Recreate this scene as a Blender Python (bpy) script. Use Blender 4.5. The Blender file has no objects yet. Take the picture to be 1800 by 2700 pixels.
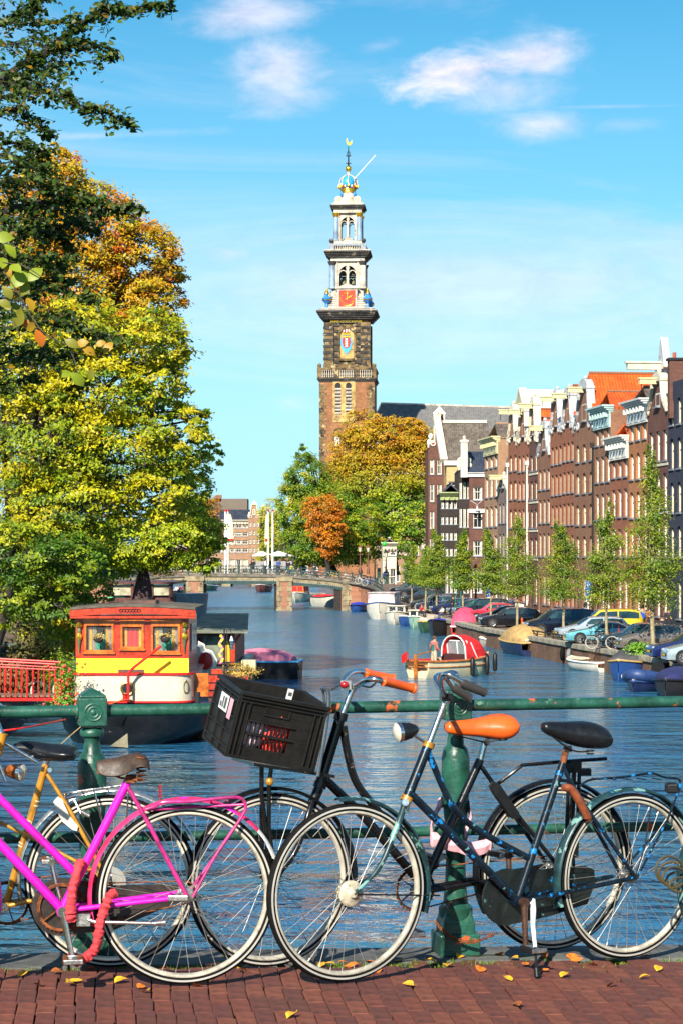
import bpy,math,random
import numpy as np
from mathutils import Vector,Matrix,noise
R=math.radians
PI=math.pi
random.seed(7)
S=bpy.context.scene
COL=S.collection
F=5400.0
EYE=6.2
HOR=1462.0
# ---------------------------------------------------------------- camera, sky, sun, exposure
cam_d=bpy.data.cameras.new('camera');cam=bpy.data.objects.new('camera',cam_d);COL.objects.link(cam)
cam.location=(0,0,EYE);cam.rotation_euler=(R(90),0,0)
cam_d.sensor_fit='HORIZONTAL';cam_d.sensor_width=36.0;cam_d.lens=36.0*F/1800.0
cam_d.shift_y=(HOR-1350.0)/1800.0
cam_d.clip_start=0.5;cam_d.clip_end=6000
S.camera=cam
S.view_settings.view_transform='Standard';S.view_settings.look='None'
S.view_settings.exposure=0.85;S.view_settings.gamma=1.0
S.view_settings.use_curve_mapping=False
S.cycles.use_denoising=True
S.cycles.max_bounces=8;S.cycles.transparent_max_bounces=24
S.cycles.caustics_reflective=False;S.cycles.caustics_refractive=False
SUN_EL=R(33);SUN_AZ=R(197)
sun_dir=Vector((math.sin(SUN_AZ)*math.cos(SUN_EL),math.cos(SUN_AZ)*math.cos(SUN_EL),math.sin(SUN_EL)))
sl=bpy.data.lights.new('sun','SUN');sl.energy=5.0;sl.angle=R(0.53);sl.color=(1.0,0.93,0.80)
so=bpy.data.objects.new('sun',sl);COL.objects.link(so)
so.rotation_euler=sun_dir.to_track_quat('Z','Y').to_euler();so.location=(-20,-40,60)
class NT:
 """small helper round a node tree"""
 def __init__(s,nt):s.nt=nt
 def n(s,typ,**kw):
  nd=s.nt.nodes.new(typ)
  for k,v in kw.items():
   if k.startswith('_'):setattr(nd,k[1:],v)
  return nd
 def link(s,a,b):s.nt.links.new(a,b)
 def val(s,sock,v):
  if isinstance(v,(int,float,tuple,list)):
   sock.default_value=v
  else:
   s.link(v,sock)
 def math(s,op,a,b=0.0,c=0.0,clamp=False):
  nd=s.nt.nodes.new('ShaderNodeMath');nd.operation=op;nd.use_clamp=clamp
  s.val(nd.inputs[0],a);s.val(nd.inputs[1],b);s.val(nd.inputs[2],c)
  return nd.outputs[0]
 def mix(s,f,a,b,blend='MIX'):
  nd=s.nt.nodes.new('ShaderNodeMix');nd.data_type='RGBA';nd.blend_type=blend
  s.val(nd.inputs[0],f)
  s.val(nd.inputs[6],a if not isinstance(a,tuple)or len(a)==4 else(*a,1))
  s.val(nd.inputs[7],b if not isinstance(b,tuple)or len(b)==4 else(*b,1))
  return nd.outputs[2]
 def noise(s,vec,scale=5,detail=4,rough=0.55,dist=0.0,dim='3D'):
  nd=s.nt.nodes.new('ShaderNodeTexNoise');nd.noise_dimensions=dim
  nd.inputs['Scale'].default_value=scale;nd.inputs['Detail'].default_value=detail
  nd.inputs['Roughness'].default_value=rough;nd.inputs['Distortion'].default_value=dist
  if vec is not None:s.link(vec,nd.inputs['Vector'])
  return nd.outputs[0]
 def ramp(s,f,stops,interp='LINEAR'):
  nd=s.nt.nodes.new('ShaderNodeValToRGB');nd.color_ramp.interpolation=interp
  els=nd.color_ramp.elements
  while len(els)<len(stops):els.new(0.5)
  for e,(p,c)in zip(els,stops):
   e.position=p
   e.color=(c,c,c,1)if isinstance(c,(int,float))else(*c,1)if len(c)==3 else c
  s.link(f,nd.inputs[0]);return nd.outputs[0]
 def mapping(s,vec,scale=(1,1,1),rot=(0,0,0),loc=(0,0,0)):
  nd=s.nt.nodes.new('ShaderNodeMapping')
  nd.inputs['Scale'].default_value=scale;nd.inputs['Rotation'].default_value=rot
  nd.inputs['Location'].default_value=loc
  s.link(vec,nd.inputs['Vector']);return nd.outputs[0]
W=bpy.data.worlds.new('World');S.world=W;W.use_nodes=True
W.node_tree.nodes.clear();w=NT(W.node_tree)
sky=w.n('ShaderNodeTexSky');sky.sky_type='NISHITA';sky.sun_disc=False
sky.sun_elevation=SUN_EL;sky.sun_rotation=SUN_AZ
sky.air_density=1.0;sky.dust_density=0.25;sky.ozone_density=2.2;sky.altitude=0
hs=w.n('ShaderNodeHueSaturation');hs.inputs['Saturation'].default_value=1.8
hs.inputs['Hue'].default_value=0.491;hs.inputs['Value'].default_value=1.0
w.link(sky.outputs[0],hs.inputs['Color'])
tc=w.n('ShaderNodeTexCoord');sx=w.n('ShaderNodeSeparateXYZ');w.link(tc.outputs['Generated'],sx.inputs[0])
az=w.math('ARCTAN2',sx.outputs[0],sx.outputs[1]);el=w.math('ARCSINE',sx.outputs[2])
n1=w.noise(w.mapping(tc.outputs['Generated'],scale=(9,9,17)),1.7,5,0.55,0.3)
n2=w.noise(w.mapping(tc.outputs['Generated'],scale=(2.2,2.2,9)),1.3,6,0.62,0.9)
nf=w.noise(w.mapping(tc.outputs['Generated'],scale=(14,14,34)),2.0,5,0.65,0.4)
def cloud(px,py,rx,ry,tilt=0.0,hard=0.5,amt=1.0):
 a0=math.atan((px-900)/F);e0=math.atan((HOR-py)/F)
 da=w.math('SUBTRACT',az,a0);de=w.math('SUBTRACT',el,e0)
 c,s_=math.cos(tilt),math.sin(tilt)
 u=w.math('DIVIDE',w.math('ADD',w.math('MULTIPLY',da,c),w.math('MULTIPLY',de,s_)),rx*1.5/F)
 v=w.math('DIVIDE',w.math('SUBTRACT',w.math('MULTIPLY',de,c),w.math('MULTIPLY',da,s_)),ry*1.55/F)
 d=w.math('SQRT',w.math('ADD',w.math('MULTIPLY',u,u),w.math('MULTIPLY',v,v)))
 t=w.math('ADD',w.math('SUBTRACT',1.0,d),w.math('MULTIPLY',w.math('SUBTRACT',n1,0.5),1.7))
 t=w.math('ADD',t,w.math('MULTIPLY',w.math('SUBTRACT',nf,0.5),1.0))
 nd=w.n('ShaderNodeMapRange',_interpolation_type='SMOOTHSTEP')
 w.link(t,nd.inputs[0]);nd.inputs[1].default_value=0.0;nd.inputs[2].default_value=hard+.45
 return w.math('MULTIPLY',nd.outputs[0],amt)
clouds=[cloud(1240,180,200,62,0.10,0.42,0.92),cloud(1400,150,110,60,0.0,0.6,0.8),cloud(1330,235,170,60,0,.9,.6),cloud(740,190,110,70,0,0.6,0.62),cloud(760,250,120,50,0,0.8,0.5),cloud(690,35,150,42,0.15,0.7,0.6),cloud(1440,335,150,36,0,0.7,0.62),cloud(1640,340,120,22,0,0.9,0.35),cloud(1010,120,60,22,0.2,0.9,0.4),cloud(1020,780,110,34,-0.1,0.7,0.55),cloud(600,670,110,34,0,0.8,0.5),cloud(740,760,130,30,0,1.0,0.35),cloud(1560,890,220,30,0.1,1.0,0.38),cloud(770,1060,60,30,0,1.0,0.3),cloud(1110,850,160,30,0,1.0,0.3),cloud(250,365,260,14,0.05,0.9,0.42),cloud(1600,290,200,6,-0.01,0.9,0.3)]
msk=clouds[0]
for c in clouds[1:]:
 msk=w.math('MAXIMUM',msk,c)
wisp=w.ramp(n2,[(0.44,0.0),(0.72,0.42)])
msk=w.math('MAXIMUM',msk,wisp)
patch=w.ramp(n1,[(0.62,0.0),(0.78,0.5)])
inframe=w.math('LESS_THAN',w.math('ABSOLUTE',az),0.19)
upf=w.math('LESS_THAN',el,0.3)
msk=w.math('MAXIMUM',msk,w.math('MULTIPLY',patch,w.math('SUBTRACT',1.0,w.math('MULTIPLY',inframe,upf))))
shade=w.ramp(nf,[(0.3,(7.2,6.6,7.9)),(0.65,(9.6,9.0,9.8))])
hz=w.n('ShaderNodeMapRange',_interpolation_type='SMOOTHSTEP');w.link(el,hz.inputs[0])
hz.inputs[1].default_value=0.40;hz.inputs[2].default_value=-0.03;hz.inputs[3].default_value=0.0;hz.inputs[4].default_value=0.92
skyc=w.mix(hz.outputs[0],hs.outputs[0],(3.9,7.7,9.5))
mixn=w.mix(msk,skyc,shade)
bg=w.n('ShaderNodeBackground');bg.inputs['Strength'].default_value=0.069
w.link(mixn,bg.inputs['Color'])
wo=w.n('ShaderNodeOutputWorld');w.link(bg.outputs[0],wo.inputs[0])
# ---------------------------------------------------------------- helpers
def s_at(y):return F/y
def V(px,py,y):
 return Vector(((px-900.0)*y/F,y,EYE+(HOR-py)*y/F))
def G(px,py,z):
 y=F*(EYE-z)/(py-HOR)
 return V(px,py,y)
MATS={}
def mat(name,col,rough=0.55,metal=0.0,var=0.12,scale=3.0,bump=0.0,bscale=40.0,chips=None,spec=0.5,coat=0.0,emit=None,trans=0.0,alpha=1.0,streak=0.0,coord='Object'):
 if name in MATS:return MATS[name]
 m=bpy.data.materials.new(name);m.use_nodes=True;MATS[name]=m
 t=NT(m.node_tree);b=m.node_tree.nodes['Principled BSDF']
 tc=t.n('ShaderNodeTexCoord');v=tc.outputs[coord]
 c=(*col,1.0)
 if var:
  n=t.noise(v,scale,5,0.6)
  lo=tuple(max(0,x*(1-var*1.6))for x in col);hi=tuple(min(1,x*(1+var*1.3))for x in col)
  out=t.ramp(n,[(0.32,lo),(0.5,col),(0.68,hi)])
 else:
  rgb=t.n('ShaderNodeRGB');rgb.outputs[0].default_value=c;out=rgb.outputs[0]
 if streak:
  n=t.noise(t.mapping(v,scale=(6,6,0.5)),1.5,5,0.65)
  f=t.ramp(n,[(0.45,0.0),(0.75,streak)])
  out=t.mix(f,out,tuple(x*0.35 for x in col))
 if chips:
  for(cc,th,sc)in chips:
   n=t.noise(v,sc,6,0.62)
   f=t.ramp(n,[(th,0.0),(th+0.03,1.0)])
   out=t.mix(f,out,cc)
 t.link(out,b.inputs['Base Color'])
 b.inputs['Metallic'].default_value=metal;b.inputs['Specular IOR Level'].default_value=spec
 if rough<0.9 and var:
  rr=t.ramp(t.noise(v,scale*4,4,0.6),[(0.3,max(0.02,rough-0.08)),(0.7,min(1,rough+0.12))])
  t.link(rr,b.inputs['Roughness'])
 else:
  b.inputs['Roughness'].default_value=rough
 b.inputs['Coat Weight'].default_value=coat;b.inputs['Coat Roughness'].default_value=0.06
 if trans:b.inputs['Transmission Weight'].default_value=trans
 if alpha<1:b.inputs['Alpha'].default_value=alpha
 if emit:b.inputs['Emission Color'].default_value=(*emit[0],1);b.inputs['Emission Strength'].default_value=emit[1]
 if bump:
  bn=t.n('ShaderNodeBump');bn.inputs['Strength'].default_value=1.0;bn.inputs['Distance'].default_value=bump
  t.link(t.noise(v,bscale,5,0.6),bn.inputs['Height']);t.link(bn.outputs[0],b.inputs['Normal'])
 return m
def brick_mat(name,c1,c2,mortar=(0.22,0.15,0.10),bw=0.24,bh=0.075,grime=0.35,lichen=None):
 if name in MATS:return MATS[name]
 m=bpy.data.materials.new(name);m.use_nodes=True;MATS[name]=m
 t=NT(m.node_tree);b=m.node_tree.nodes['Principled BSDF']
 tc=t.n('ShaderNodeTexCoord');sp=t.n('ShaderNodeSeparateXYZ');t.link(tc.outputs['Object'],sp.inputs[0])
 cb=t.n('ShaderNodeCombineXYZ');t.link(t.math('ADD',sp.outputs[0],sp.outputs[1]),cb.inputs[0]);t.link(sp.outputs[2],cb.inputs[1])
 br=t.n('ShaderNodeTexBrick');t.link(cb.outputs[0],br.inputs['Vector'])
 br.inputs['Color1'].default_value=(*c1,1);br.inputs['Color2'].default_value=(*c2,1);br.inputs['Mortar'].default_value=(*mortar,1)
 br.inputs['Scale'].default_value=1.0;br.inputs['Mortar Size'].default_value=0.007;br.inputs['Brick Width'].default_value=bw
 br.inputs['Row Height'].default_value=bh;br.inputs['Bias'].default_value=0.0
 n=t.noise(tc.outputs['Object'],0.7,6,0.65)
 f=t.ramp(n,[(0.38,0.0),(0.7,grime)])
 out=t.mix(f,br.outputs[0],tuple(x*0.35 for x in c1))
 n2=t.noise(tc.outputs['Object'],3.1,5,0.6)
 out=t.mix(t.ramp(n2,[(0.5,0.0),(0.8,0.22)]),out,tuple(min(1,x*1.5)for x in c2))
 if lichen:
  out=t.mix(t.ramp(t.noise(tc.outputs['Object'],1.7,6,0.7),[(0.55,0.0),(0.66,0.7)]),out,lichen)
 t.link(out,b.inputs['Base Color']);b.inputs['Roughness'].default_value=0.88
 bn=t.n('ShaderNodeBump');bn.inputs['Distance'].default_value=0.012
 t.link(t.math('SUBTRACT',1.0,br.outputs['Fac']),bn.inputs['Height']);t.link(bn.outputs[0],b.inputs['Normal'])
 return m
def tile_mat(name,col,tw=0.25,th=0.33,var=0.3,patch=None):
 """roof tiles: rows follow z, pans follow x+y"""
 if name in MATS:return MATS[name]
 m=bpy.data.materials.new(name);m.use_nodes=True;MATS[name]=m
 t=NT(m.node_tree);b=m.node_tree.nodes['Principled BSDF']
 tc=t.n('ShaderNodeTexCoord');sp=t.n('ShaderNodeSeparateXYZ');t.link(tc.outputs['UV'],sp.inputs[0])
 u=t.math('DIVIDE',sp.outputs[0],tw);v=t.math('DIVIDE',sp.outputs[1],th)
 wave=t.math('SINE',t.math('MULTIPLY',u,2*PI))
 row=t.math('FRACT',v)
 cell=t.n('ShaderNodeTexWhiteNoise');cell.noise_dimensions='2D'
 cb=t.n('ShaderNodeCombineXYZ');t.link(t.math('FLOOR',u),cb.inputs[0]);t.link(t.math('FLOOR',v),cb.inputs[1]);t.link(cb.outputs[0],cell.inputs[0])
 lo=tuple(x*(1-var)for x in col);hi=tuple(min(1,x*(1+var))for x in col)
 out=t.ramp(cell.outputs[0],[(0.0,lo),(0.6,col),(1.0,hi)])
 n=t.noise(tc.outputs['Object'],0.9,6,0.65)
 out=t.mix(t.ramp(n,[(0.45,0.0),(0.75,0.5)]),out,patch if patch else tuple(x*0.5 for x in col))
 t.link(out,b.inputs['Base Color']);b.inputs['Roughness'].default_value=0.62 if col[0]>.3 or col[0]<.05 else .95;b.inputs['Specular IOR Level'].default_value=.25
 h=t.math('ADD',t.math('MULTIPLY',wave,0.02),t.math('MULTIPLY',t.math('SUBTRACT',1.0,row),0.05))
 bn=t.n('ShaderNodeBump');bn.inputs['Distance'].default_value=1.0
 t.link(h,bn.inputs['Height']);t.link(bn.outputs[0],b.inputs['Normal'])
 return m
def leaf_mat(name,trans=0.45,rough=0.5):
 if name in MATS:return MATS[name]
 m=bpy.data.materials.new(name);m.use_nodes=True;MATS[name]=m
 t=NT(m.node_tree);m.node_tree.nodes.clear()
 at=t.n('ShaderNodeAttribute');at.attribute_name='Col'
 b=t.n('ShaderNodeBsdfPrincipled');b.inputs['Roughness'].default_value=rough;b.inputs['Specular IOR Level'].default_value=0.35
 tr=t.n('ShaderNodeBsdfTranslucent');mx=t.n('ShaderNodeMixShader');mx.inputs[0].default_value=trans
 t.link(at.outputs['Color'],b.inputs['Base Color'])
 hs_=t.n('ShaderNodeHueSaturation');hs_.inputs['Saturation'].default_value=1.15;hs_.inputs['Value'].default_value=1.1
 t.link(at.outputs['Color'],hs_.inputs['Color']);t.link(hs_.outputs[0],tr.inputs['Color'])
 t.link(b.outputs[0],mx.inputs[1]);t.link(tr.outputs[0],mx.inputs[2])
 o=t.n('ShaderNodeOutputMaterial');t.link(mx.outputs[0],o.inputs[0])
 return m
class MB:
 """collects shapes for ONE mesh; faces carry a material slot"""
 def __init__(s):s.v=[];s.f=[];s.mi=[];s.cur=0
 def add(s,vs,fs,mi=None):
  o=len(s.v);s.v.extend([tuple(p)for p in vs])
  s.f.extend([tuple(i+o for i in f)for f in fs]);s.mi.extend([s.cur if mi is None else mi]*len(fs));return s
 def box(s,c,d,rot=None,mi=None):
  """centre, full size"""
  x,y,z=d[0]/2,d[1]/2,d[2]/2
  vs=[Vector(p)for p in((-x,-y,-z),(x,-y,-z),(x,y,-z),(-x,y,-z),(-x,-y,z),(x,-y,z),(x,y,z),(-x,y,z))]
  if rot is not None:vs=[rot@p for p in vs]
  c=Vector(c)
  return s.add([p+c for p in vs],[(0,3,2,1),(4,5,6,7),(0,1,5,4),(1,2,6,5),(2,3,7,6),(3,0,4,7)],mi)
 def bx(s,x0,x1,y0,y1,z0,z1,mi=None):
  return s.box(((x0+x1)/2,(y0+y1)/2,(z0+z1)/2),(abs(x1-x0),abs(y1-y0),abs(z1-z0)),None,mi)
 def bar(s,a,b,w_,h_,up=(0,0,1),mi=None):
  a=Vector(a);b=Vector(b);d=(b-a);L=d.length;d.normalize();up=Vector(up)
  sd=d.cross(up)
  if sd.length<1e-4:sd=d.cross(Vector((1,0,0)))
  sd.normalize();u2=sd.cross(d)
  rot=Matrix((d,sd,u2)).transposed()
  return s.box((a+b)/2,(L,w_,h_),rot,mi)
 def tube(s,pts,r,n=8,caps=True,mi=None,closed=False):
  pts=[Vector(p)for p in pts];m=len(pts)
  rs=r if isinstance(r,(list,tuple))else[r]*m
  vs=[];prev=None
  for i,p in enumerate(pts):
   if closed:t=pts[(i+1)%m]-pts[i-1]
   else:t=pts[min(i+1,m-1)]-pts[max(i-1,0)]
   if t.length<1e-9:t=Vector((0,0,1))
   t.normalize()
   if prev is None:
    a=t.cross(Vector((0,0,1)))
    if a.length<0.05:a=t.cross(Vector((0,1,0)))
   else:
    a=prev-t*prev.dot(t)
    if a.length<1e-6:a=t.cross(Vector((0,0,1)))
   a.normalize();prev=a;b=t.cross(a)
   for k in range(n):
    th=2*PI*k/n
    vs.append(p+(a*math.cos(th)+b*math.sin(th))*rs[i])
  fs=[]
  for i in range(m if closed else m-1):
   j=(i+1)%m
   for k in range(n):
    k2=(k+1)%n
    fs.append((i*n+k,i*n+k2,j*n+k2,j*n+k))
  if caps and not closed:
   fs.append(tuple(range(n-1,-1,-1)));fs.append(tuple((m-1)*n+k for k in range(n)))
  return s.add(vs,fs,mi)
 def lathe(s,prof,c,axis='Z',n=16,rot=None,mi=None,sq=False):
  """prof: [(r, h)] along the axis from c"""
  vs=[];c=Vector(c)
  for(r,h)in prof:
   for k in range(n):
    th=2*PI*(k+0.5*sq)/n
    p=Vector((r*math.cos(th),r*math.sin(th),h))
    if axis=='Y':p=Vector((p.x,p.z,-p.y))if False else Vector((p.x,h,p.y))
    elif axis=='X':p=Vector((h,p.x,p.y))
    if rot is not None:p=rot@p
    vs.append(c+p)
  fs=[]
  for i in range(len(prof)-1):
   for k in range(n):
    k2=(k+1)%n
    fs.append((i*n+k,i*n+k2,(i+1)*n+k2,(i+1)*n+k))
  fs.append(tuple(range(n-1,-1,-1)));fs.append(tuple((len(prof)-1)*n+k for k in range(n)))
  return s.add(vs,fs,mi)
 def ball(s,c,r,n=12,m=8,rot=None,mi=None):
  r=r if isinstance(r,(tuple,list))else(r,r,r);c=Vector(c);vs=[];fs=[]
  for i in range(m+1):
   ph=PI*i/m
   for k in range(n):
    th=2*PI*k/n
    p=Vector((r[0]*math.sin(ph)*math.cos(th),r[1]*math.sin(ph)*math.sin(th),r[2]*math.cos(ph)))
    if rot is not None:p=rot@p
    vs.append(c+p)
  for i in range(m):
   for k in range(n):
    k2=(k+1)%n
    fs.append((i*n+k,(i+1)*n+k,(i+1)*n+k2,i*n+k2))
  return s.add(vs,fs,mi)
 def prism(s,poly,d,mi=None):
  """poly: 3-D points (planar ring), d: extrusion vector"""
  d=Vector(d);a=[Vector(p)for p in poly];n=len(a)
  fs=[tuple(range(n)),tuple(2*n-1-i for i in range(n))]
  fs+=[(i,(i+1)%n,n+(i+1)%n,n+i)for i in range(n)]
  fs[1]=tuple(n+i for i in reversed(range(n)))
  return s.add(a+[p+d for p in a],fs,mi)
 def loft(s,rings,close=True,cap=True,mi=None):
  n=len(rings[0]);vs=[p for r_ in rings for p in r_];fs=[]
  for i in range(len(rings)-1):
   for k in range(n if close else n-1):
    k2=(k+1)%n
    fs.append((i*n+k,i*n+k2,(i+1)*n+k2,(i+1)*n+k))
  if cap and close:
   fs.append(tuple(range(n-1,-1,-1)));fs.append(tuple((len(rings)-1)*n+k for k in range(n)))
  return s.add(vs,fs,mi)
 def torus(s,c,R_,r,n=48,m=10,u=Vector((1,0,0)),v=Vector((0,0,1)),mi=None,prof=None,arc=None):
  """ring in the plane (u,v) round c; prof = closed section [(radial, lateral)]"""
  c=Vector(c);u=Vector(u);v=Vector(v);w_=u.cross(v)
  if prof is None:prof=[(r*math.cos(2*PI*k/m),r*math.sin(2*PI*k/m))for k in range(m)]
  m=len(prof);vs=[];fs=[]
  full=arc is None;a0,a1=(0,2*PI)if full else arc
  steps=n if full else n+1
  for i in range(steps):
   th=a0+(a1-a0)*i/n;e=u*math.cos(th)+v*math.sin(th)
   for(pr,pl)in prof:vs.append(c+e*(R_+pr)+w_*pl)
  for i in range(n):
   j=(i+1)%n if full else i+1
   for k in range(m):
    k2=(k+1)%m
    fs.append((i*m+k,j*m+k,j*m+k2,i*m+k2))
  if not full:
   fs.append(tuple(range(m)));fs.append(tuple(n*m+m-1-k for k in range(m)))
  return s.add(vs,fs,mi)
WL={}
def link(o):COL.objects.link(o);return o
def root(name,loc,label,cat,group=None,rotz=0.0,kind=None):
 o=bpy.data.objects.new(name,None);link(o);o.location=loc;o.rotation_euler=(0,0,rotz)
 o.empty_display_size=0.3
 o['label']=label;o['category']=cat
 if group:o['group']=group
 if kind:o['kind']=kind
 WL[o]=Vector(loc);return o
def tag(o,label=None,cat=None,group=None,kind=None):
 if label:o['label']=label
 if cat:o['category']=cat
 if group:o['group']=group
 if kind:o['kind']=kind
 return o
def obj(name,mb,mats,parent=None,world=False,smooth=False,bevel=0.0,label=None,kind=None,sharp=40):
 """world=True: the vertices are world coordinates and are shifted to the parent's base"""
 if not isinstance(mats,(list,tuple)):mats=[mats]
 off=WL.get(parent,Vector((0,0,0)))if(world and parent is not None)else Vector((0,0,0))
 me=bpy.data.meshes.new(name)
 vs=mb.v if off.length==0 else[(p[0]-off.x,p[1]-off.y,p[2]-off.z)for p in mb.v]
 me.from_pydata(vs,[],mb.f)
 for m in mats:me.materials.append(m)
 if len(mats)>1:me.polygons.foreach_set('material_index',mb.mi)
 if smooth:
  me.polygons.foreach_set('use_smooth',[True]*len(me.polygons))
  if sharp<180:me.set_sharp_from_angle(angle=R(sharp))
 me.update()
 o=bpy.data.objects.new(name,me);link(o)
 if parent is not None:o.parent=parent
 WL[o]=WL.get(parent,Vector((0,0,0))).copy()
 if bevel:
  b=o.modifiers.new('bevel','BEVEL');b.width=bevel;b.segments=2;b.limit_method='ANGLE';b.angle_limit=R(40)
 if label:o['label']=label
 if kind:o['kind']=kind
 return o
def single(name,mb,mats,label,cat,group=None,smooth=False,bevel=0.0,kind=None,origin=None):
 """a thing that is one mesh, its vertices in world coordinates"""
 if origin is None:
  a=np.array(mb.v);origin=Vector(((a[:,0].min()+a[:,0].max())/2,(a[:,1].min()+a[:,1].max())/2,a[:,2].min()))
 mb.v=[(p[0]-origin[0],p[1]-origin[1],p[2]-origin[2])for p in mb.v]
 o=obj(name,mb,mats,None,smooth=smooth,bevel=bevel);o.location=origin;WL[o]=Vector(origin)
 return tag(o,label,cat,group,kind)
def dup(r_,loc,rotz=None,label=None,group=None,scale=None):
 c=r_.copy();link(c);c.location=loc
 if rotz is not None:c.rotation_euler=(0,0,rotz)
 if label:c['label']=label
 if group:c['group']=group
 if scale:c.scale=scale
 WL[c]=Vector(loc)
 for ch in list(r_.children):
  d=ch.copy();link(d);d.parent=c
  for g in list(ch.children):
   e=g.copy();link(e);e.parent=d
 return c
def again(o,parent,loc,name=None,rot=None,scale=None):
 """one more copy of a part (shared mesh)"""
 c=o.copy();link(c);c.parent=parent;c.location=loc
 if rot is not None:c.rotation_euler=rot
 if scale is not None:c.scale=scale
 return c
def catmull(pts,k=6):
 pts=[Vector(p)for p in pts];out=[]
 for i in range(len(pts)-1):
  p0=pts[max(i-1,0)];p1=pts[i];p2=pts[i+1];p3=pts[min(i+2,len(pts)-1)]
  for j in range(k):
   t=j/k
   out.append(0.5*((2*p1)+(-p0+p2)*t+(2*p0-5*p1+4*p2-p3)*t*t+(-p0+3*p1-3*p2+p3)*t**3))
 out.append(pts[-1]);return out
def text_mesh(txt,size,m,parent,loc,rot,name='lettering',depth=0.01,align='CENTER'):
 c=bpy.data.curves.new(name,'FONT');c.body=txt;c.size=size;c.align_x=align;c.align_y='CENTER';c.extrude=depth
 c.resolution_u=2;c.materials.append(m)
 t=bpy.data.objects.new(name,c);link(t);me=bpy.data.meshes.new_from_object(t.evaluated_get(bpy.context.evaluated_depsgraph_get()))
 bpy.data.objects.remove(t);o=bpy.data.objects.new(name,me);link(o);o.parent=parent;o.location=loc;o.rotation_euler=rot
 return o
 # ---------------------------------------------------------------- water, canal bed, banks
def water_mat():
 m=bpy.data.materials.new('canal_water');m.use_nodes=True
 t=NT(m.node_tree);b=m.node_tree.nodes['Principled BSDF']
 tc=t.n('ShaderNodeTexCoord');v=tc.outputs['Object']
 big=t.noise(v,0.12,4,0.6)
 col=t.ramp(big,[(0.35,(0.020,0.12,0.25)),(0.65,(0.035,0.13,0.18))])
 t.link(col,b.inputs['Base Color']);sy=t.n('ShaderNodeSeparateXYZ');t.link(v,sy.inputs[0]);mr=t.n('ShaderNodeMapRange');t.link(sy.outputs[1],mr.inputs[0]);mr.inputs[1].default_value=45;mr.inputs[2].default_value=230;mr.inputs[3].default_value=0.04;mr.inputs[4].default_value=0.24;t.link(mr.outputs[0],b.inputs['Roughness']);b.inputs['IOR'].default_value=1.5
 b.inputs['Specular IOR Level'].default_value=0.85
 h1=t.noise(t.mapping(v,scale=(0.9,1.15,1),rot=(0,0,0.3)),1.0,1,0.5,0.6)
 h2=t.noise(t.mapping(v,scale=(0.8,1.3,1),rot=(0,0,-0.25)),2.3,1.5,0.5,0.9)
 h2=t.math('SUBTRACT',1.0,t.math('ABSOLUTE',t.math('SUBTRACT',t.math('MULTIPLY',h2,2.0),1.0)))
 h3=t.noise(t.mapping(v,scale=(1.0,1.1,1),rot=(0,0,0.9)),6.0,2,0.5,0.6)
 calm=t.ramp(t.noise(v,0.07,3,0.5),[(0.35,0.55),(0.65,1.0)])
 h=t.math('ADD',t.math('MULTIPLY',h1,0.20),t.math('ADD',t.math('MULTIPLY',h2,0.085),t.math('MULTIPLY',h3,0.035)))
 h0=t.noise(t.mapping(v,scale=(0.5,1.2,1),rot=(0,0,-0.15)),0.42,2,0.6,0.4)
 h=t.math('ADD',t.math('MULTIPLY',h,calm),t.math('MULTIPLY',h0,0.55))
 bn=t.n('ShaderNodeBump');bn.inputs['Distance'].default_value=1.0;bn.inputs['Strength'].default_value=1.0
 t.link(h,bn.inputs['Height']);t.link(bn.outputs[0],b.inputs['Normal'])
 return m
WM=water_mat()
mb=MB();mb.add([(-400,8.6,0),(400,8.6,0),(400,520,0),(-400,520,0)],[(0,1,2,3)])
tag(obj('water',mb,WM),kind='structure',label='rippled blue canal water')
mb=MB();mb.add([(-3000,-200,-2),(3000,-200,-2),(3000,5500,-2),(-3000,5500,-2)],[(0,1,2,3)])
tag(obj('ground',mb,mat('bed_earth',(0.08,0.08,0.06),0.9)),kind='structure')
RQ=[(-20,26.0),(60,20.5),(104,14.3),(138,9.6),(170,6.8),(200,4.5),(226,3.0),(300,1.5),(420,-4),(520,-9)]
LQ=[(-20,-9.0),(30,-11.5),(60,-11.8),(75,-12.2),(104,-15.0),(150,-19.5),(226,-27.0),(300,-36),(420,-52),(520,-66)]
def qx(line,y):
 for(a,xa),(b,xb)in zip(line,line[1:]):
  if y<=b:return xa+(xb-xa)*(y-a)/(b-a)
 return line[-1][1]
QB=brick_mat('quay_brick',(0.16,0.07,0.04),(0.24,0.12,0.07),grime=0.7,bw=0.21,bh=0.065,lichen=(0.09,0.10,0.03))
COPE=mat('coping_stone',(0.33,0.29,0.22),0.85,var=0.3,scale=1.5,bump=0.01,chips=[((0.14,0.15,0.05),0.58,2.5)])
STREET=mat('street_clinker',(0.15,0.105,0.08),0.9,var=0.3,scale=1.2,bump=0.01)
QZ=1.2
def bank(line,side,far_x,name_q,y0=20,y1=520):
 ys=[y for y in range(y0,y1+1,10)]
 wall=MB();g=MB()
 pts=[(qx(line,y),y)for y in ys]
 n=len(pts)
 vs=[(x,y,-1.0)for x,y in pts]+[(x,y,QZ-0.2)for x,y in pts]
 fs=[(i,i+1,n+i+1,n+i)for i in range(n-1)]
 wall.add(vs,fs if side>0 else[f[::-1]for f in fs])
 q=obj(name_q,wall,QB);tag(q,kind='structure')
 q['label']='dark brick quay wall on the %s side of the canal'%('right' if side>0 else 'left')
 vs=[(x+side*0.45,y,QZ)for x,y in pts]+[(far_x,y,QZ)for x,y in pts]
 fs=[(i,i+1,n+i+1,n+i)for i in range(n-1)]
 g.add(vs,[f[::-1]for f in fs]if side>0 else fs)
 s_=obj('street',g,STREET);tag(s_,kind='structure')
 return q
qr=bank(RQ,1,400,'quay_wall')
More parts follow.
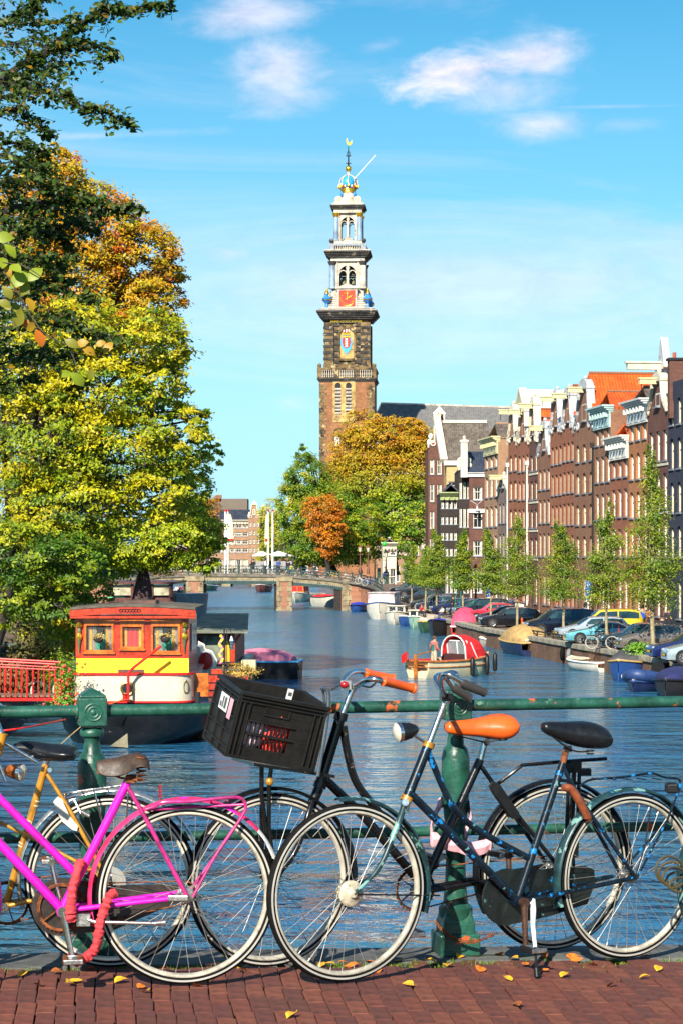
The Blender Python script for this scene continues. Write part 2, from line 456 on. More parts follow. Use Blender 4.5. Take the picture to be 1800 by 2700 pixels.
ql=bank(LQ,-1,-400,'quay_wall')
proto=None
cop_mb=MB();cop_mb.bx(-0.1,0.5,0.01,1.53,-0.22,0.05)
y=60.0
k=0
while y<224:
 a=Vector((qx(RQ,y),y,QZ));b=Vector((qx(RQ,y+1.55),y+1.55,QZ));d=b-a
 if proto is None:
  proto=obj('coping_stone',cop_mb,COPE,qr,bevel=0.02);c=proto
 else:
  c=proto.copy();link(c)
 c.location=a+Vector((0,0,random.uniform(-0.015,0.015)));c.rotation_euler=(0,0,math.atan2(d.y,d.x)-PI/2)
 y+=1.55;k+=1
mb=MB();pts=[(qx(LQ,y),y)for y in range(20,521,10)]
for(x0,y0),(x1,y1)in zip(pts,pts[1:]):
 mb.bar((x0-0.2,y0,QZ-0.08),(x1-0.2,y1,QZ-0.08),0.6,0.26)
obj('coping',mb,COPE,ql)
# ---------------------------------------------------------------- near bridge: kerb strip, brick pavement
def railY(px):
 """distance of the railing line, which recedes to the right"""
 k_=math.tan(R(11.5));y0=8.17;x0=(243-900)*y0/F
 r_=(px-900)/F
 return(y0-x0*k_)/(1-r_*k_)
RD=Vector((math.cos(R(11.5)),math.sin(R(11.5)),0))
RN=Vector((-RD.y,RD.x,0))
RP=Vector(((243-900)*8.17/F,8.17,0))
def deckz(p):
 """the deck falls a little towards the kerb and to the right"""
 d=(Vector((p[0],p[1],0))-RP);u=d.dot(RD);v_=d.dot(RN)
 return 4.60-0.028*max(0,u)*1.0+(-0.045*(v_+0.45)if v_>-0.45 else 0.0)-0.0
SOIL=mat('joint_soil',(0.075,0.05,0.03),0.95,var=0.5,scale=12,bump=0.01,chips=[((0.07,0.10,0.02),0.52,9)])
def strip(name,v0,v1,dz,m,u0=-6,u1=9,step=0.5):
 mb=MB();n=int((u1-u0)/step)
 for i in range(n+1):
  u=u0+i*step
  for v_ in(v0,v1):
   p=RP+RD*u+RN*v_;mb.v.append((p.x,p.y,deckz(p)+dz))
 for i in range(n):mb.f.append((2*i,2*i+2,2*i+3,2*i+1));mb.mi.append(0)
 return obj(name,mb,m)
pav=strip('pavement',-14,-0.16,-0.018,SOIL,-9,12)
tag(pav,kind='structure');pav['label']='dark red clinker brick pavement of the bridge deck'
BR=[mat('paver_%d'%i,c,0.78,var=0.28,scale=18,bump=0.002,bscale=120,coord='Object',chips=[((0.05,0.055,0.02),0.66,7)])for i,c in enumerate([(0.145,0.038,0.022),(0.120,0.033,0.021),(0.165,0.048,0.026),(0.105,0.031,0.021)])]
def brick_mesh(m_,seed):
 rnd=random.Random(seed);mb=MB();hx,hy,hz=0.0328,0.1008,0.03;b=0.003
 j=lambda a:a+rnd.uniform(-0.0016,0.0016)
 lo=[(-hx,-hy),(hx,-hy),(hx,hy),(-hx,hy)]
 vs=[(j(x),j(y),-hz)for x,y in lo]+[(j(x),j(y),-b)for x,y in lo]
 vs+=[(j(x-math.copysign(b,x)),j(y-math.copysign(b,y)),rnd.uniform(-0.001,0.001))for x,y in lo]
 fs=[]
 for r_ in(0,4):fs+=[(r_+i,r_+(i+1)%4,r_+4+(i+1)%4,r_+4+i)for i in range(4)]
 fs.append((8,9,10,11));mb.add(vs,fs)
 return mb
protos=[obj('brick',brick_mesh(None,i),BR[i%4],pav)for i in range(8)]
bvp=330.0
bdir=Vector(((bvp-900)/F,1,0)).normalized();bside=Vector((bdir.y,-bdir.x,0))
bang=math.atan2(bdir.y,bdir.x)-PI/2
org=V(900,2700,6.6);org.z=0
place=[]
for i in range(-34,52):
 off=(i*0.37)%1.0*0.205 if i%2 else 0.1+(i*0.13)%0.05
 for j in range(-6,14):
  p=org+bside*(i*0.0695)+bdir*(j*0.2055+off)
  p.x+=0.006*math.sin(j*1.3+i*0.1)
  v_=(p-RP).dot(RN)
  if v_>-0.17-0.05:continue
  px=900+F*p.x/p.y;py=HOR+F*(EYE-deckz(p))/p.y
  if px<-70 or px>1870 or py>2760:continue
  place.append((py,p))
place.sort(key=lambda q:-q[0])
rest=MB()
for n_,(py,p)in enumerate(place):
 z=deckz(p)+random.uniform(-0.0015,0.0015)
 if n_<298:
  s_=random.choice(protos)if n_>=8 else protos[n_]
  o=s_ if n_<8 else s_.copy()
  if n_>=8:link(o)
  o.location=(p.x,p.y,z);o.rotation_euler=(random.uniform(-.006,.006),random.uniform(-.008,.008),bang+random.uniform(-.012,.012))
 else:
  q=brick_mesh(None,n_%9);M_=Matrix.Rotation(bang,3,'Z')
  rest.add([M_@Vector(a)+Vector((p.x,p.y,z))for a in q.v],q.f,n_%4)
for i in range(-60,90):
 for j in range(-30,-6):
  pass
if rest.v:
 o=obj('bricks_by_the_kerb',rest,BR,pav);o['kind']='stuff'
mb=MB();p0=RP+RN*-1.9
for(u,v_)in((-12,-14),(14,-14),(14,-2.35),(-12,-2.35)):
 p=RP+RD*u+RN*v_;mb.v.append((p.x,p.y,deckz(p)-0.002))
mb.f.append((0,1,2,3));mb.mi.append(0)
tag(obj('road',mb,brick_mat('deck_brick',(0.16,0.05,0.035),(0.2,0.065,0.045),(0.05,0.04,0.03),0.2,0.07)),kind='structure')
KS=mat('kerb_stone',(0.10,0.10,0.095),0.85,var=0.35,scale=6,bump=0.006,bscale=30,chips=[((0.05,0.08,0.02),0.6,6)])
kr=root('kerb',RP+Vector((0,0,4.5)),'dark grey stone kerb along the bridge edge','kerb',kind='structure')
u=-5.0;i=0
while u<6.5:
 L=0.98
 mb=MB();a=RP+RD*(u+0.006);b=RP+RD*(u+L-0.006)
 za=deckz(a);zb=deckz(b)
 vs=[]
 for p,z in((a,za),(b,zb)):
  for v_ in(-0.155,0.14):
   for dz in(-0.3,0.012):q=p+RN*v_;vs.append((q.x,q.y,z+dz))
 mb.add(vs,[(0,1,3,2),(4,6,7,5),(0,4,5,1),(2,3,7,6),(1,5,7,3),(0,2,6,4)])
 obj('kerb_stone',mb,KS,kr,world=True,bevel=0.008);u+=L
mb=MB();a=RP+RD*-9+RN*0.1;b=RP+RD*12+RN*0.1
mb.add([(a.x,a.y,-1),(b.x,b.y,-1),(b.x,b.y,4.22),(a.x,a.y,4.22)],[(0,1,2,3)])
tag(obj('bridge_side_wall',mb,QB),kind='structure')
gm=leaf_mat('grass_blade',0.3,0.7)
def blades(name,pts,hmin,hmax,wd,cols,lean=0.5,seed=1):
 rnd=random.Random(seed);vs=[];fs=[];cs=[]
 for p in pts:
  h=rnd.uniform(hmin,hmax);a=rnd.uniform(0,2*PI);l_=rnd.uniform(0,lean)*h
  d=Vector((math.cos(a),math.sin(a),0));sd=Vector((-d.y,d.x,0))*wd
  o=len(vs);q=Vector(p)
  vs+=[q-sd,q+sd,q+d*l_*0.4+sd*0.7+Vector((0,0,h*0.6)),q+d*l_*0.4-sd*0.7+Vector((0,0,h*0.6)),q+d*l_+Vector((0,0,h))]
  fs+=[(o,o+1,o+2,o+3),(o+3,o+2,o+4)]
  c=rnd.choice(cols);f=rnd.uniform(0.7,1.3);cs+=[(c[0]*f,c[1]*f,c[2]*f,1)]*5
 me=bpy.data.meshes.new(name);me.from_pydata([tuple(v_)for v_ in vs],[],fs)
 at=me.color_attributes.new('Col','FLOAT_COLOR','POINT');at.data.foreach_set('color',np.array(cs,dtype=np.float32).ravel())
 me.materials.append(gm);o=bpy.data.objects.new(name,me);link(o);return o
rnd=random.Random(3);pts=[]
for i in range(3600):
 u=rnd.uniform(-2.5,3.2);d=noise.noise(Vector((u*2.3,3.1,0)))
 if d<-0.08-rnd.random()*0.3:continue
 v_=-0.17-abs(rnd.gauss(0,0.05))*(1+2*max(0,d))
 p=RP+RD*u+RN*v_;pts.append((p.x,p.y,deckz(p)-0.006))
tag(blades('moss',pts,0.004,0.011,0.004,[(0.13,0.17,0.02),(0.20,0.20,0.03),(0.07,0.11,0.02)],1.0),kind='stuff',label='green moss growing between pavement and kerb',cat='moss')
pts=[]
for(px,n_,sp)in((50,50,.05),(430,35,.05),(560,40,.05),(860,60,.06),(900,40,.04),(1080,60,.05),(1130,60,.06),(1200,50,.06),(1750,30,.05),(1290,30,.05),(600,20,.03)):
 for i in range(n_):
  y=railY(px);u=(Vector(((px-900)*y/F,y,0))-RP).dot(RD)+rnd.gauss(0,sp)
  p=RP+RD*u+RN*(-0.19+rnd.gauss(0,0.03));pts.append((p.x,p.y,deckz(p)-0.01))
tag(blades('grass',pts,0.01,0.032,0.002,[(0.10,0.20,0.02),(0.18,0.26,0.03)],0.8,5),kind='stuff',label='grass tufts sprouting along the kerb',cat='grass')
# ---------------------------------------------------------------- green bridge railing
GREEN=mat('railing_green',(0.014,0.075,0.050),0.34,var=0.35,scale=9,bump=0.0025,bscale=55,chips=[((0.10,0.19,0.13),0.66,16),((0.55,0.10,0.025),0.625,8.5)])
rail=root('bridge_railing',RP,'green painted iron bridge railing with two pipe rails and turned posts','railing')
def rail_pt(px,py):y=railY(px);return V(px,py,y)
mb=MB();mb.tube([rail_pt(-700,1889),rail_pt(0,1878.5),rail_pt(900,1866),rail_pt(1800,1850.5),rail_pt(2600,1838)],0.0242,20)
obj('top_rail',mb,GREEN,rail,world=True,smooth=True)
mb=MB();mb.tube([rail_pt(-700,2226),rail_pt(0,2212),rail_pt(900,2198),rail_pt(1800,2178),rail_pt(2600,2162)],0.021,16)
obj('lower_rail',mb,GREEN,rail,world=True,smooth=True)
def post(px,pytop_rail):
 y=railY(px);c=V(px,pytop_rail,y);zb=deckz(c)+0.012;H=c.z-zb
 rot=Matrix.Rotation(R(11.5),3,'Z')
 pr=obj('post',(lambda m:m.lathe([(0.062,0.11),(0.070,0.13),(0.070,0.16),(0.052,0.175),(0.044,0.25),(0.040,0.36),(0.044,0.42),(0.052,0.45),(0.052,0.468),(0.042,0.48),(0.042,0.50),(0.048,0.53),(0.0555,0.62),(0.0585,0.72),(0.0575,0.78),(0.050,0.815),(0.036,0.83),(0.034,0.855),(0.030,0.87),(0.034,0.885),(0.047,0.893),(0.050,0.905),(0.046,0.918),(0.036,0.925)],(c.x,c.y,zb-(0.99-H)),n=28)or m)(MB()),GREEN,rail,world=True,smooth=True)
 q=MB()
 q.box((c.x,c.y,c.z),(0.112,0.115,0.112),rot)
 q.box((c.x,c.y,c.z+0.0615),(0.104,0.104,0.011),rot)
 base=[rot@Vector(p)+Vector((c.x,c.y,c.z+0.067))for p in((-.05,-.05,0),(.05,-.05,0),(.05,.05,0),(-.05,.05,0),(0,0,0.027))]
 q.add(base,[(0,1,4),(1,2,4),(2,3,4),(3,0,4),(3,2,1,0)])
 obj('finial',q,GREEN,rail,world=True,bevel=0.005)
 q=MB();n_=-RN
 fc=c+n_*0.0575;rz=Matrix.Rotation(R(11.5),3,'Z')
 q.torus(fc,0.033,0.0042,n=32,m=8,u=RD,v=Vector((0,0,1)))
 q.torus(fc,0.020,0.004,n=28,m=8,u=RD,v=Vector((0,0,1)))
 q.ball(fc,(0.012,0.006,0.012),14,8,rot=rz)
 obj('rosette',q,GREEN,rail,world=True,smooth=True)
 for k_ in(-1,1):q=MB();q.torus(c+RD*0.060*k_,0.0265,0.006,n=24,m=8,u=RN,v=Vector((0,0,1)));obj('rail_collar',q,GREEN,rail,world=True,smooth=True)
 q=MB();q.box((c.x,c.y,zb+0.045),(0.17,0.16,0.09),rz);q.box((c.x,c.y,zb+0.11),(0.135,0.13,0.05),rz)
 r1=[rz@Vector(p)+Vector((c.x,c.y,zb))for p in((-.0675,-.065,.13),(.0675,-.065,.13),(.0675,.065,.13),(-.0675,.065,.13))]
 r2=[rz@Vector(p)+Vector((c.x,c.y,zb))for p in((-.045,-.045,.21),(.045,-.045,.21),(.045,.045,.21),(-.045,.045,.21))]
 q.loft([r1,r2])
 obj('base',q,GREEN,rail,world=True,bevel=0.006)
 return c
for px,py in((243,1876),(1200,1862),(2160,1846),(-720,1890)):
 post(px,py)
 # ---------------------------------------------------------------- bicycles leaning on the railing
RUB=mat('tyre_rubber',(0.006,0.0055,0.005),0.75,spec=0.15,var=0.3,scale=30,bump=0.0008,bscale=300,chips=[((0.035,0.03,0.022),0.64,14)])
WALL=mat('tyre_reflective_band',(0.42,0.40,0.36),0.4,var=0.15)
CREAM=mat('cream_sidewall',(0.50,0.42,0.28),0.6,var=0.25,scale=20)
CHROME=mat('chrome',(0.66,0.65,0.62),0.16,1.0,var=0.12,scale=20,chips=[((0.22,0.11,0.05),0.66,25)])
ALU=mat('dull_aluminium',(0.52,0.50,0.47),0.33,0.95,var=0.25,scale=25,chips=[((0.22,0.12,0.06),0.67,20)])
RIMG=mat('brushed_rim',(0.66,0.60,0.48),0.38,0.45,var=0.25,scale=12,chips=[((0.25,0.14,0.06),0.68,22)])
SPOKE=mat('spoke_steel',(0.36,0.34,0.30),0.5,0.7,var=0.1)
RUST=mat('rusty_steel',(0.20,0.062,0.02),0.8,0.3,var=0.5,scale=40,bump=0.001)
BLK=mat('black_enamel',(0.006,0.006,0.007),0.25,var=0.2,scale=20,coat=0.25,spec=.35,chips=[((0.50,0.32,0.06),0.71,34),((0.10,0.08,0.06),0.66,30)])
BLKP=mat('black_plastic',(0.010,0.010,0.011),0.42,spec=0.3,var=0.2,scale=15)
BLUE=mat('chipped_blue_enamel',(0.004,0.011,0.020),0.3,var=0.3,scale=20,coat=0.2,spec=.3,chips=[((0.008,0.20,0.55),0.60,26),((0.12,0.30,0.30),0.64,24),((0.02,0.015,0.01),0.68,40)])
TEAL=mat('weathered_teal',(0.012,0.040,0.046),0.35,var=0.4,scale=14,chips=[((0.16,0.33,0.30),0.56,15),((0.01,0.20,0.42),0.66,22),((0.2,0.09,0.03),0.69,25)])
PINK=mat('magenta_enamel',(0.56,0.010,0.42),0.3,var=0.12,scale=10,coat=0.5,chips=[((0.20,0.02,0.13),0.66,40),((0.80,0.5,0.72),0.70,22)])
PINKD=mat('dark_pink_enamel',(0.42,0.02,0.16),0.32,var=0.3,scale=14,coat=0.4,chips=[((0.15,0.04,0.05),0.64,30)])
REDP=mat('red_pink_fender',(0.72,0.03,0.13),0.4,var=0.3,scale=9,chips=[((0.75,0.02,0.45),0.60,7),((0.3,0.05,0.03),0.66,40)])
GOLD=mat('gold_enamel',(0.55,0.25,0.025),0.28,0.35,var=0.25,scale=10,coat=0.4,chips=[((0.20,0.06,0.02),0.65,30)])
ORANGE=mat('orange_vinyl',(0.75,0.105,0.012),0.33,var=0.10,scale=9,coat=0.25)
VINYL=mat('black_vinyl',(0.008,0.009,0.012),0.3,spec=0.4,var=0.15,scale=9)
LEATHER=mat('old_brown_leather',(0.045,0.026,0.015),0.5,var=0.4,scale=16,bump=0.001,bscale=90)
TAN=mat('tan_lock',(0.24,0.06,0.022),0.5,var=0.3,scale=14)
GRIPG=mat('grey_grip',(0.035,0.032,0.03),0.7,var=0.2)
class BikePlane:
 """upright plane through the two tyre contact points; pt() reads a point of it off the photo"""
 def __init__(s,fpx,fpy,rpx,rpy):
  z=4.60
  def gp(px,py):
   p=G(px,py,z)
   for _ in range(4):p=G(px,py,deckz(p)+0.001)
   return p
  s.a=gp(fpx,fpy);s.b=gp(rpx,rpy);d=s.b-s.a;d.z=0;s.d=d.normalized();s.n=Vector((s.d.y,-s.d.x,0))
 def pt(s,px,py,off=0.0):
  r_=Vector(((px-900)/F,1,(HOR-py)/F));o=s.a+s.n*off;C_=Vector((0,0,EYE))
  t=(o-C_).dot(s.n)/r_.dot(s.n);return C_+r_*t
 def at(s,p,off):return p+s.n*off
def wheel(bp,root_,cpx,cpy,r,name='wheel',band=True,rimm=None,hubr=0.018,seed=0,tyre_m=None,off=0.0,hubm=None,tilt=0.0):
 c=bp.pt(cpx,cpy,off);rimm=rimm or RIMG
 u=bp.d;v=Vector((0,0,1));n_=bp.n
 if tilt:u=(bp.d*math.cos(tilt)+bp.n*math.sin(tilt)).normalized();n_=Vector((u.y,-u.x,0))
 w_=MB();prof=[(0.004,0.015),(0.010,0.0175),(0.020,0.0165),(0.028,0.011),(0.0315,0.0),(0.028,-0.011),(0.020,-0.0165),(0.010,-0.0175),(0.004,-0.015)]
 prof=[(a-0.0315,b)for a,b in prof]
 w_.torus(c,r,0,n=88,u=u,v=v,prof=prof)
 wh=obj(name,w_,tyre_m or RUB,root_,world=True,smooth=True)
 if band:
  q=MB()
  for sgn in(-1,1):
   for i in range(88):
    pass
   q.torus(c,r-0.0155,0,n=88,u=u,v=v,prof=[(-0.0035,sgn*0.0182),(0.0035,sgn*0.0178),(0.0035,sgn*0.0165),(-0.0035,sgn*0.0165)][::sgn])
  obj('tyre_band',q,band if not isinstance(band,bool)else WALL,wh,world=True)
 q=MB();ri=r-0.030
 q.torus(c,ri,0,n=88,u=u,v=v,prof=[(0.004,0.0135),(0.001,0.0150),(-0.006,0.0135),(-0.011,0.006),(-0.012,0),(-0.011,-0.006),(-0.006,-0.0135),(0.001,-0.0150),(0.004,-0.0135)])
 obj('rim',q,rimm,wh,world=True,smooth=True)
 q=MB();rnd=random.Random(seed);a0=rnd.uniform(0,6)
 for i in range(36):
  th=a0+2*PI*i/36;side=1 if i%2 else-1;k_=1 if(i//2)%2 else-1
  ph=th+k_*R(62)
  e=u*math.cos(th)+v*math.sin(th);e2=u*math.cos(ph)+v*math.sin(ph)
  q.tube([c+e*(ri-0.013),c+e2*hubr+n_*side*0.026],0.00115,4,caps=False)
  q.tube([c+e*(ri-0.013),c+e*(ri-0.026)],0.0021,4,caps=False)
 obj('spokes',q,SPOKE,wh,world=True)
 q=MB();rot=Matrix((u,-n_,v)).transposed()
 q.lathe([(0.006,-0.055),(0.006,-0.036),(hubr+0.004,-0.034),(hubr+0.004,-0.029),(hubr*0.75,-0.026),(hubr*0.75,0.026),(hubr+0.004,0.029),(hubr+0.004,0.034),(0.006,0.036),(0.006,0.055)],c,'Y',16,rot)
 obj('hub',q,hubm or ALU,wh,world=True,smooth=True)
 return c,wh
def fender(bp,root_,c,r,a0,a1,m,name='fender',w_=0.026,n=44):
 q=MB();sec=[(0,-w_),(0.008,-w_*0.75),(0.0125,0),(0.008,w_*0.75),(0,w_),(-0.0015,w_),(0.0065,w_*0.72),(0.011,0),(0.0065,-w_*0.72),(-0.0015,-w_)]
 q.torus(c,r,0,n=n,u=bp.d,v=Vector((0,0,1)),prof=sec,arc=(R(a0),R(a1)))
 return obj(name,q,m,root_,world=True,smooth=True)
def tubes(root_,name,paths,m,n=12,label=None):
 q=MB()
 for pts,r in paths:q.tube(pts,r,n)
 return obj(name,q,m,root_,world=True,smooth=True,label=label)
def saddle(bp,root_,prof_top,wmax,thick,m,name='saddle',off=0,nose=0.022,droop=0.6,label=None):
 """prof_top: photo pixels (x, y_top, y_bottom) from nose to tail (or tail to nose)"""
 rings=[];n=len(prof_top)
 for i,(px,yt,yb,wf)in enumerate(prof_top):
  t=bp.pt(px,yt,off);b=bp.pt(px,yb,off);h=(t.z-b.z);w_=nose+(wmax-nose)*wf
  ring=[]
  for k in range(16):
   th=2*PI*k/16;cs,sn=math.cos(th),math.sin(th)
   yy=w_*math.copysign(abs(cs)**0.8,cs);zz=(b.z+t.z)/2+(h/2)*math.copysign(abs(sn)**0.7,sn)
   if sn>0:zz-=0.18*h*(abs(cs)**2.5)
   ring.append(Vector((t.x,t.y,zz))+bp.n*yy)
  rings.append(ring)
 q=MB();q.loft(rings)
 o=obj(name,q,m,root_,world=True,smooth=True,label=label,sharp=70)
 sm=o.modifiers.new('smooth','SUBSURF');sm.levels=1;sm.render_levels=1
 return o
def crank(bp,root_,bb,ends,m,pm,side=0.05):
 """ends: (dx, dz, side sign) of the arm ends in metres along the bike"""
 for(ex,ez,sg)in ends:
  q=MB();a=bb+bp.n*sg*side;b=a+bp.d*ex+Vector((0,0,ez))+bp.n*sg*0.012
  q.tube([a,b],[0.014,0.010],10);q.tube([a-bp.n*0.012,a+bp.n*0.012],0.019,14)
  q.tube([b-bp.n*0.012,b+bp.n*0.012],0.013,12)
  arm=obj('crank',q,m,root_,world=True,smooth=True)
  q=MB();p=b+bp.n*sg*0.055
  rot=Matrix((bp.d,bp.n,Vector((0,0,1)))).transposed()
  q.box(p+bp.d*0.027,(0.018,0.088,0.022),rot);q.box(p-bp.d*0.027,(0.018,0.088,0.022),rot)
  q.box(p,(0.036,0.09,0.012),rot,1);q.box(p+bp.n*0.043,(0.07,0.006,0.018),rot,1);q.box(p-bp.n*0.043,(0.07,0.006,0.018),rot,1)
  obj('pedal',q,[pm,ALU],arm,world=True,bevel=0.003)
def bullet_lamp(root_,a,d,m,r=0.034,L=0.085,name='headlight'):
 """a: lens centre, d: direction the lamp points"""
 d=d.normalized();up=Vector((0,0,1));sd=d.cross(up).normalized();u2=sd.cross(d)
 rot=Matrix((sd,u2,d)).transposed()
 q=MB();q.lathe([(0.006,-L),(r*0.55,-L*0.86),(r*0.86,-L*0.6),(r,-L*0.28),(r*1.0,0)],a,'Z',22,rot)
 h=obj(name,q,m,root_,world=True,smooth=True)
 q=MB();q.lathe([(r*1.04,-0.006),(r*1.04,0.004),(r*0.9,0.007),(r*0.5,0.014),(0.001,0.016)],a,'Z',22,rot)
 obj('lens',q,mat('lamp_lens',(0.75,0.72,0.6),0.08,0.3,var=0.05),h,world=True,smooth=True)
 q=MB();q.lathe([(r*1.07,-0.012),(r*1.09,-0.002),(r*1.05,0.003)],a,'Z',22,rot)
 obj('lamp_ring',q,CHROME,h,world=True,smooth=True)
 return h
def chainwheel(bp,root_,c,r,m,off,name='chainring',arms=5):
 q=MB();c=c+bp.n*off
 q.torus(c,r*0.93,0,n=40,u=bp.d,v=Vector((0,0,1)),prof=[(r*0.05,0.0015),(-r*0.06,0.0015),(-r*0.06,-0.0015),(r*0.05,-0.0015)])
 for i in range(34):
  th=2*PI*i/34;e=bp.d*math.cos(th)+Vector((0,0,math.sin(th)))
  q.bar(c+e*r*0.95,c+e*(r*1.02),0.003,r*0.08,up=bp.n)
 for i in range(arms):
  th=2*PI*i/arms;e=bp.d*math.cos(th)+Vector((0,0,math.sin(th)))
  q.bar(c+e*r*0.15,c+e*r*0.9,0.003,r*0.14,up=bp.n)
 q.lathe([(r*0.25,-0.004),(r*0.25,0.004)],c,'Y',18,Matrix((bp.d,bp.n,Vector((0,0,1)))).transposed())
 return obj(name,q,m,root_,world=True)
def chain_loop(bp,root_,c1,r1,c2,r2,m,off,name='chain',h=0.006):
 c1=c1+bp.n*off;c2=c2+bp.n*off;q=MB();d=(c2-c1);ang=math.atan2(d.z,d.dot(bp.d))
 pts=[]
 for i in range(13):
  th=ang+PI/2+PI*i/12;pts.append(c1+(bp.d*math.cos(th)+Vector((0,0,math.sin(th))))*r1)
 for i in range(9):
  th=ang-PI/2+PI*i/8;pts.append(c2+(bp.d*math.cos(th)+Vector((0,0,math.sin(th))))*r2)
 q.tube(pts,h/2,6,closed=True)
 return obj(name,q,m,root_,world=True)
def P(bp,pts,off=0.0):return[bp.pt(p[0],p[1],p[2]if len(p)>2 else off)for p in pts]
# --- 1. the chipped blue lady's bicycle in front
B1=BikePlane(914,2592,1655,2537)
b1=root('bicycle',B1.a,"lady's bicycle with chipped blue paint, grey handlebar grips and black saddle",'bicycle')
c1,w1=wheel(B1,b1,914,2354,0.3385,seed=1,hubr=0.024,hubm=mat('drum_cream',(0.5,0.44,0.32),0.45,var=0.3,scale=40,chips=[((0.28,0.1,0.03),0.6,35)]))
q=MB();rot=Matrix((B1.d,-B1.n,Vector((0,0,1)))).transposed()
q.lathe([(0.045,-0.018),(0.050,-0.024),(0.050,-0.034),(0.040,-0.042),(0.018,-0.046),(0.012,-0.058)],c1,'Y',26,rot)
obj('drum_brake',q,MATS['drum_cream'],w1,world=True,smooth=True)
c2,w2=wheel(B1,b1,1655,2310,0.338,seed=2,hubr=0.022)
f1=fender(B1,b1,c1,0.352,97,-17,TEAL,'front_fender');f2=fender(B1,b1,c2,0.352,196,12,TEAL,'rear_fender')
ht_t,ht_b=B1.pt(1127,1968),B1.pt(1072,2106)
tubes(b1,'head_tube',[((ht_t,ht_b),0.0195)],BLUE,16)
tubes(b1,'headset',[((B1.pt(1131,1958),B1.pt(1126,1972)),0.024)],GOLD,16);tubes(b1,'headset',[((B1.pt(1074,2101),B1.pt(1068,2114)),0.024)],GOLD,16)
tubes(b1,'top_tube',[(catmull(P(B1,[(1126,1982),(1142,2018),(1163,2068),(1187,2117),(1214,2152),(1248,2182),(1313,2221),(1392,2263)])),0.0135)],BLUE)
tubes(b1,'down_tube',[(P(B1,[(1080,2092),(1362,2374)]),0.0165)],BLUE)
tubes(b1,'seat_tube',[(P(B1,[(1483,2012),(1362,2376)]),0.0155)],BLUE)
tubes(b1,'seat_post',[(P(B1,[(1492,1975),(1482,2016)]),0.013)],RUST)
bb1=B1.pt(1362,2376)
for s_ in(-1,1):
 tubes(b1,'seat_stay',[([B1.pt(1484,2026,0.01*s_),B1.pt(1530,2110,0.034*s_),c2+B1.n*0.052*s_],0.0085)],BLUE)
 tubes(b1,'chain_stay',[([bb1+B1.n*0.03*s_,bb1.lerp(c2,.35)+B1.n*0.036*s_,c2+B1.n*0.052*s_],0.0095)],BLUE)
 tubes(b1,'fork_blade',[(catmull([B1.pt(1067,2118,0.014*s_),B1.pt(1052,2165,0.033*s_),B1.pt(1032,2215,0.043*s_),B1.pt(1010,2268,0.047*s_),B1.pt(980,2312,0.05*s_),c1+B1.n*0.052*s_]),[0.0125]*12+[0.011]*6+[0.009]*6+[0.007]*7)],TEAL)
tubes(b1,'fork_crown',[((B1.pt(1068,2116,0.035),B1.pt(1068,2116,-0.035)),0.014),((B1.pt(1070,2108),B1.pt(1066,2140)),0.017)],CHROME,14)
tubes(b1,'stem',[(P(B1,[(1129,1964),(1172,1850)]),0.0115),((B1.pt(1172,1852),B1.pt(1177,1836)),0.017)],CHROME,14)
hb=catmull([B1.pt(1223,1803,0.26),B1.pt(1180,1778,0.24),B1.pt(1162,1790,0.16),B1.pt(1166,1822,0.06),B1.pt(1174,1840,0.0),B1.pt(1166,1826,-0.06),B1.pt(1146,1790,-0.16),B1.pt(1168,1781,-0.24),B1.pt(1195,1817,-0.27)])
tubes(b1,'handlebar',[(hb,0.0108)],CHROME,12)
q=MB();q.tube([B1.pt(1215,1800,0.26),B1.pt(1226,1806,0.26),B1.pt(1270,1824,0.25),B1.pt(1277,1827,0.25)],[0.014,0.0185,0.0165,0.0175],16);obj('grip',q,GRIPG,b1,world=True,smooth=True)
q=MB();q.tube([B1.pt(1192,1812,-0.27),B1.pt(1200,1817,-0.27),B1.pt(1230,1836,-0.28),B1.pt(1238,1841,-0.28)],[0.014,0.0185,0.0165,0.0175],16);obj('grip',q,GRIPG,b1,world=True,smooth=True)
q=MB();q.tube(catmull([B1.pt(1176,1836,0.02),B1.pt(1163,1815,0.05),B1.pt(1160,1786,0.08),B1.pt(1176,1778,.1)]),0.010,10);q.box(B1.pt(1178,1838,0.01),(0.045,0.045,0.03));obj('clamp',q,BLK,b1,world=True,smooth=True)
q=MB();q.ball(B1.pt(1190,1779,0.08),(0.03,0.03,0.018),16,8);obj('bell',q,CHROME,b1,world=True,smooth=True)
bullet_lamp(b1,B1.pt(1048,1932,0.02),-B1.d-B1.n*0.10-Vector((0,0,0.12)),VINYL,0.036,0.088)
tubes(b1,'lamp_bracket',[((B1.pt(1092,1940),B1.pt(1118,1957)),0.006)],CHROME,8)
saddle(B1,b1,[(1429,1907,1926,0),(1436,1903,1935,.06),(1465,1903,1950,.16),(1500,1902,1965,.4),(1535,1899,1974,.8),(1562,1903,1976,1),(1582,1915,1974,.9),(1590,1932,1962,.6)],0.105,0,VINYL)
q=MB()
for s_ in(-1,1):
 q.tube(catmull([B1.pt(1452,1940,0.01*s_),B1.pt(1490,1968,0.025*s_),B1.pt(1520,1982,0.03*s_),B1.pt(1565,1980,0.05*s_)]),0.0035,6)
 q.torus(B1.pt(1555,1980,0.05*s_),0.013,0.003,n=14,m=6,u=B1.d,v=B1.n);q.torus(B1.pt(1555,1988,0.05*s_),0.013,0.003,n=14,m=6,u=B1.d,v=B1.n)
q.box(B1.pt(1496,1975),(0.03,0.04,0.022));obj('saddle_rails',q,BLKP,b1,world=True,smooth=True)
q=MB()
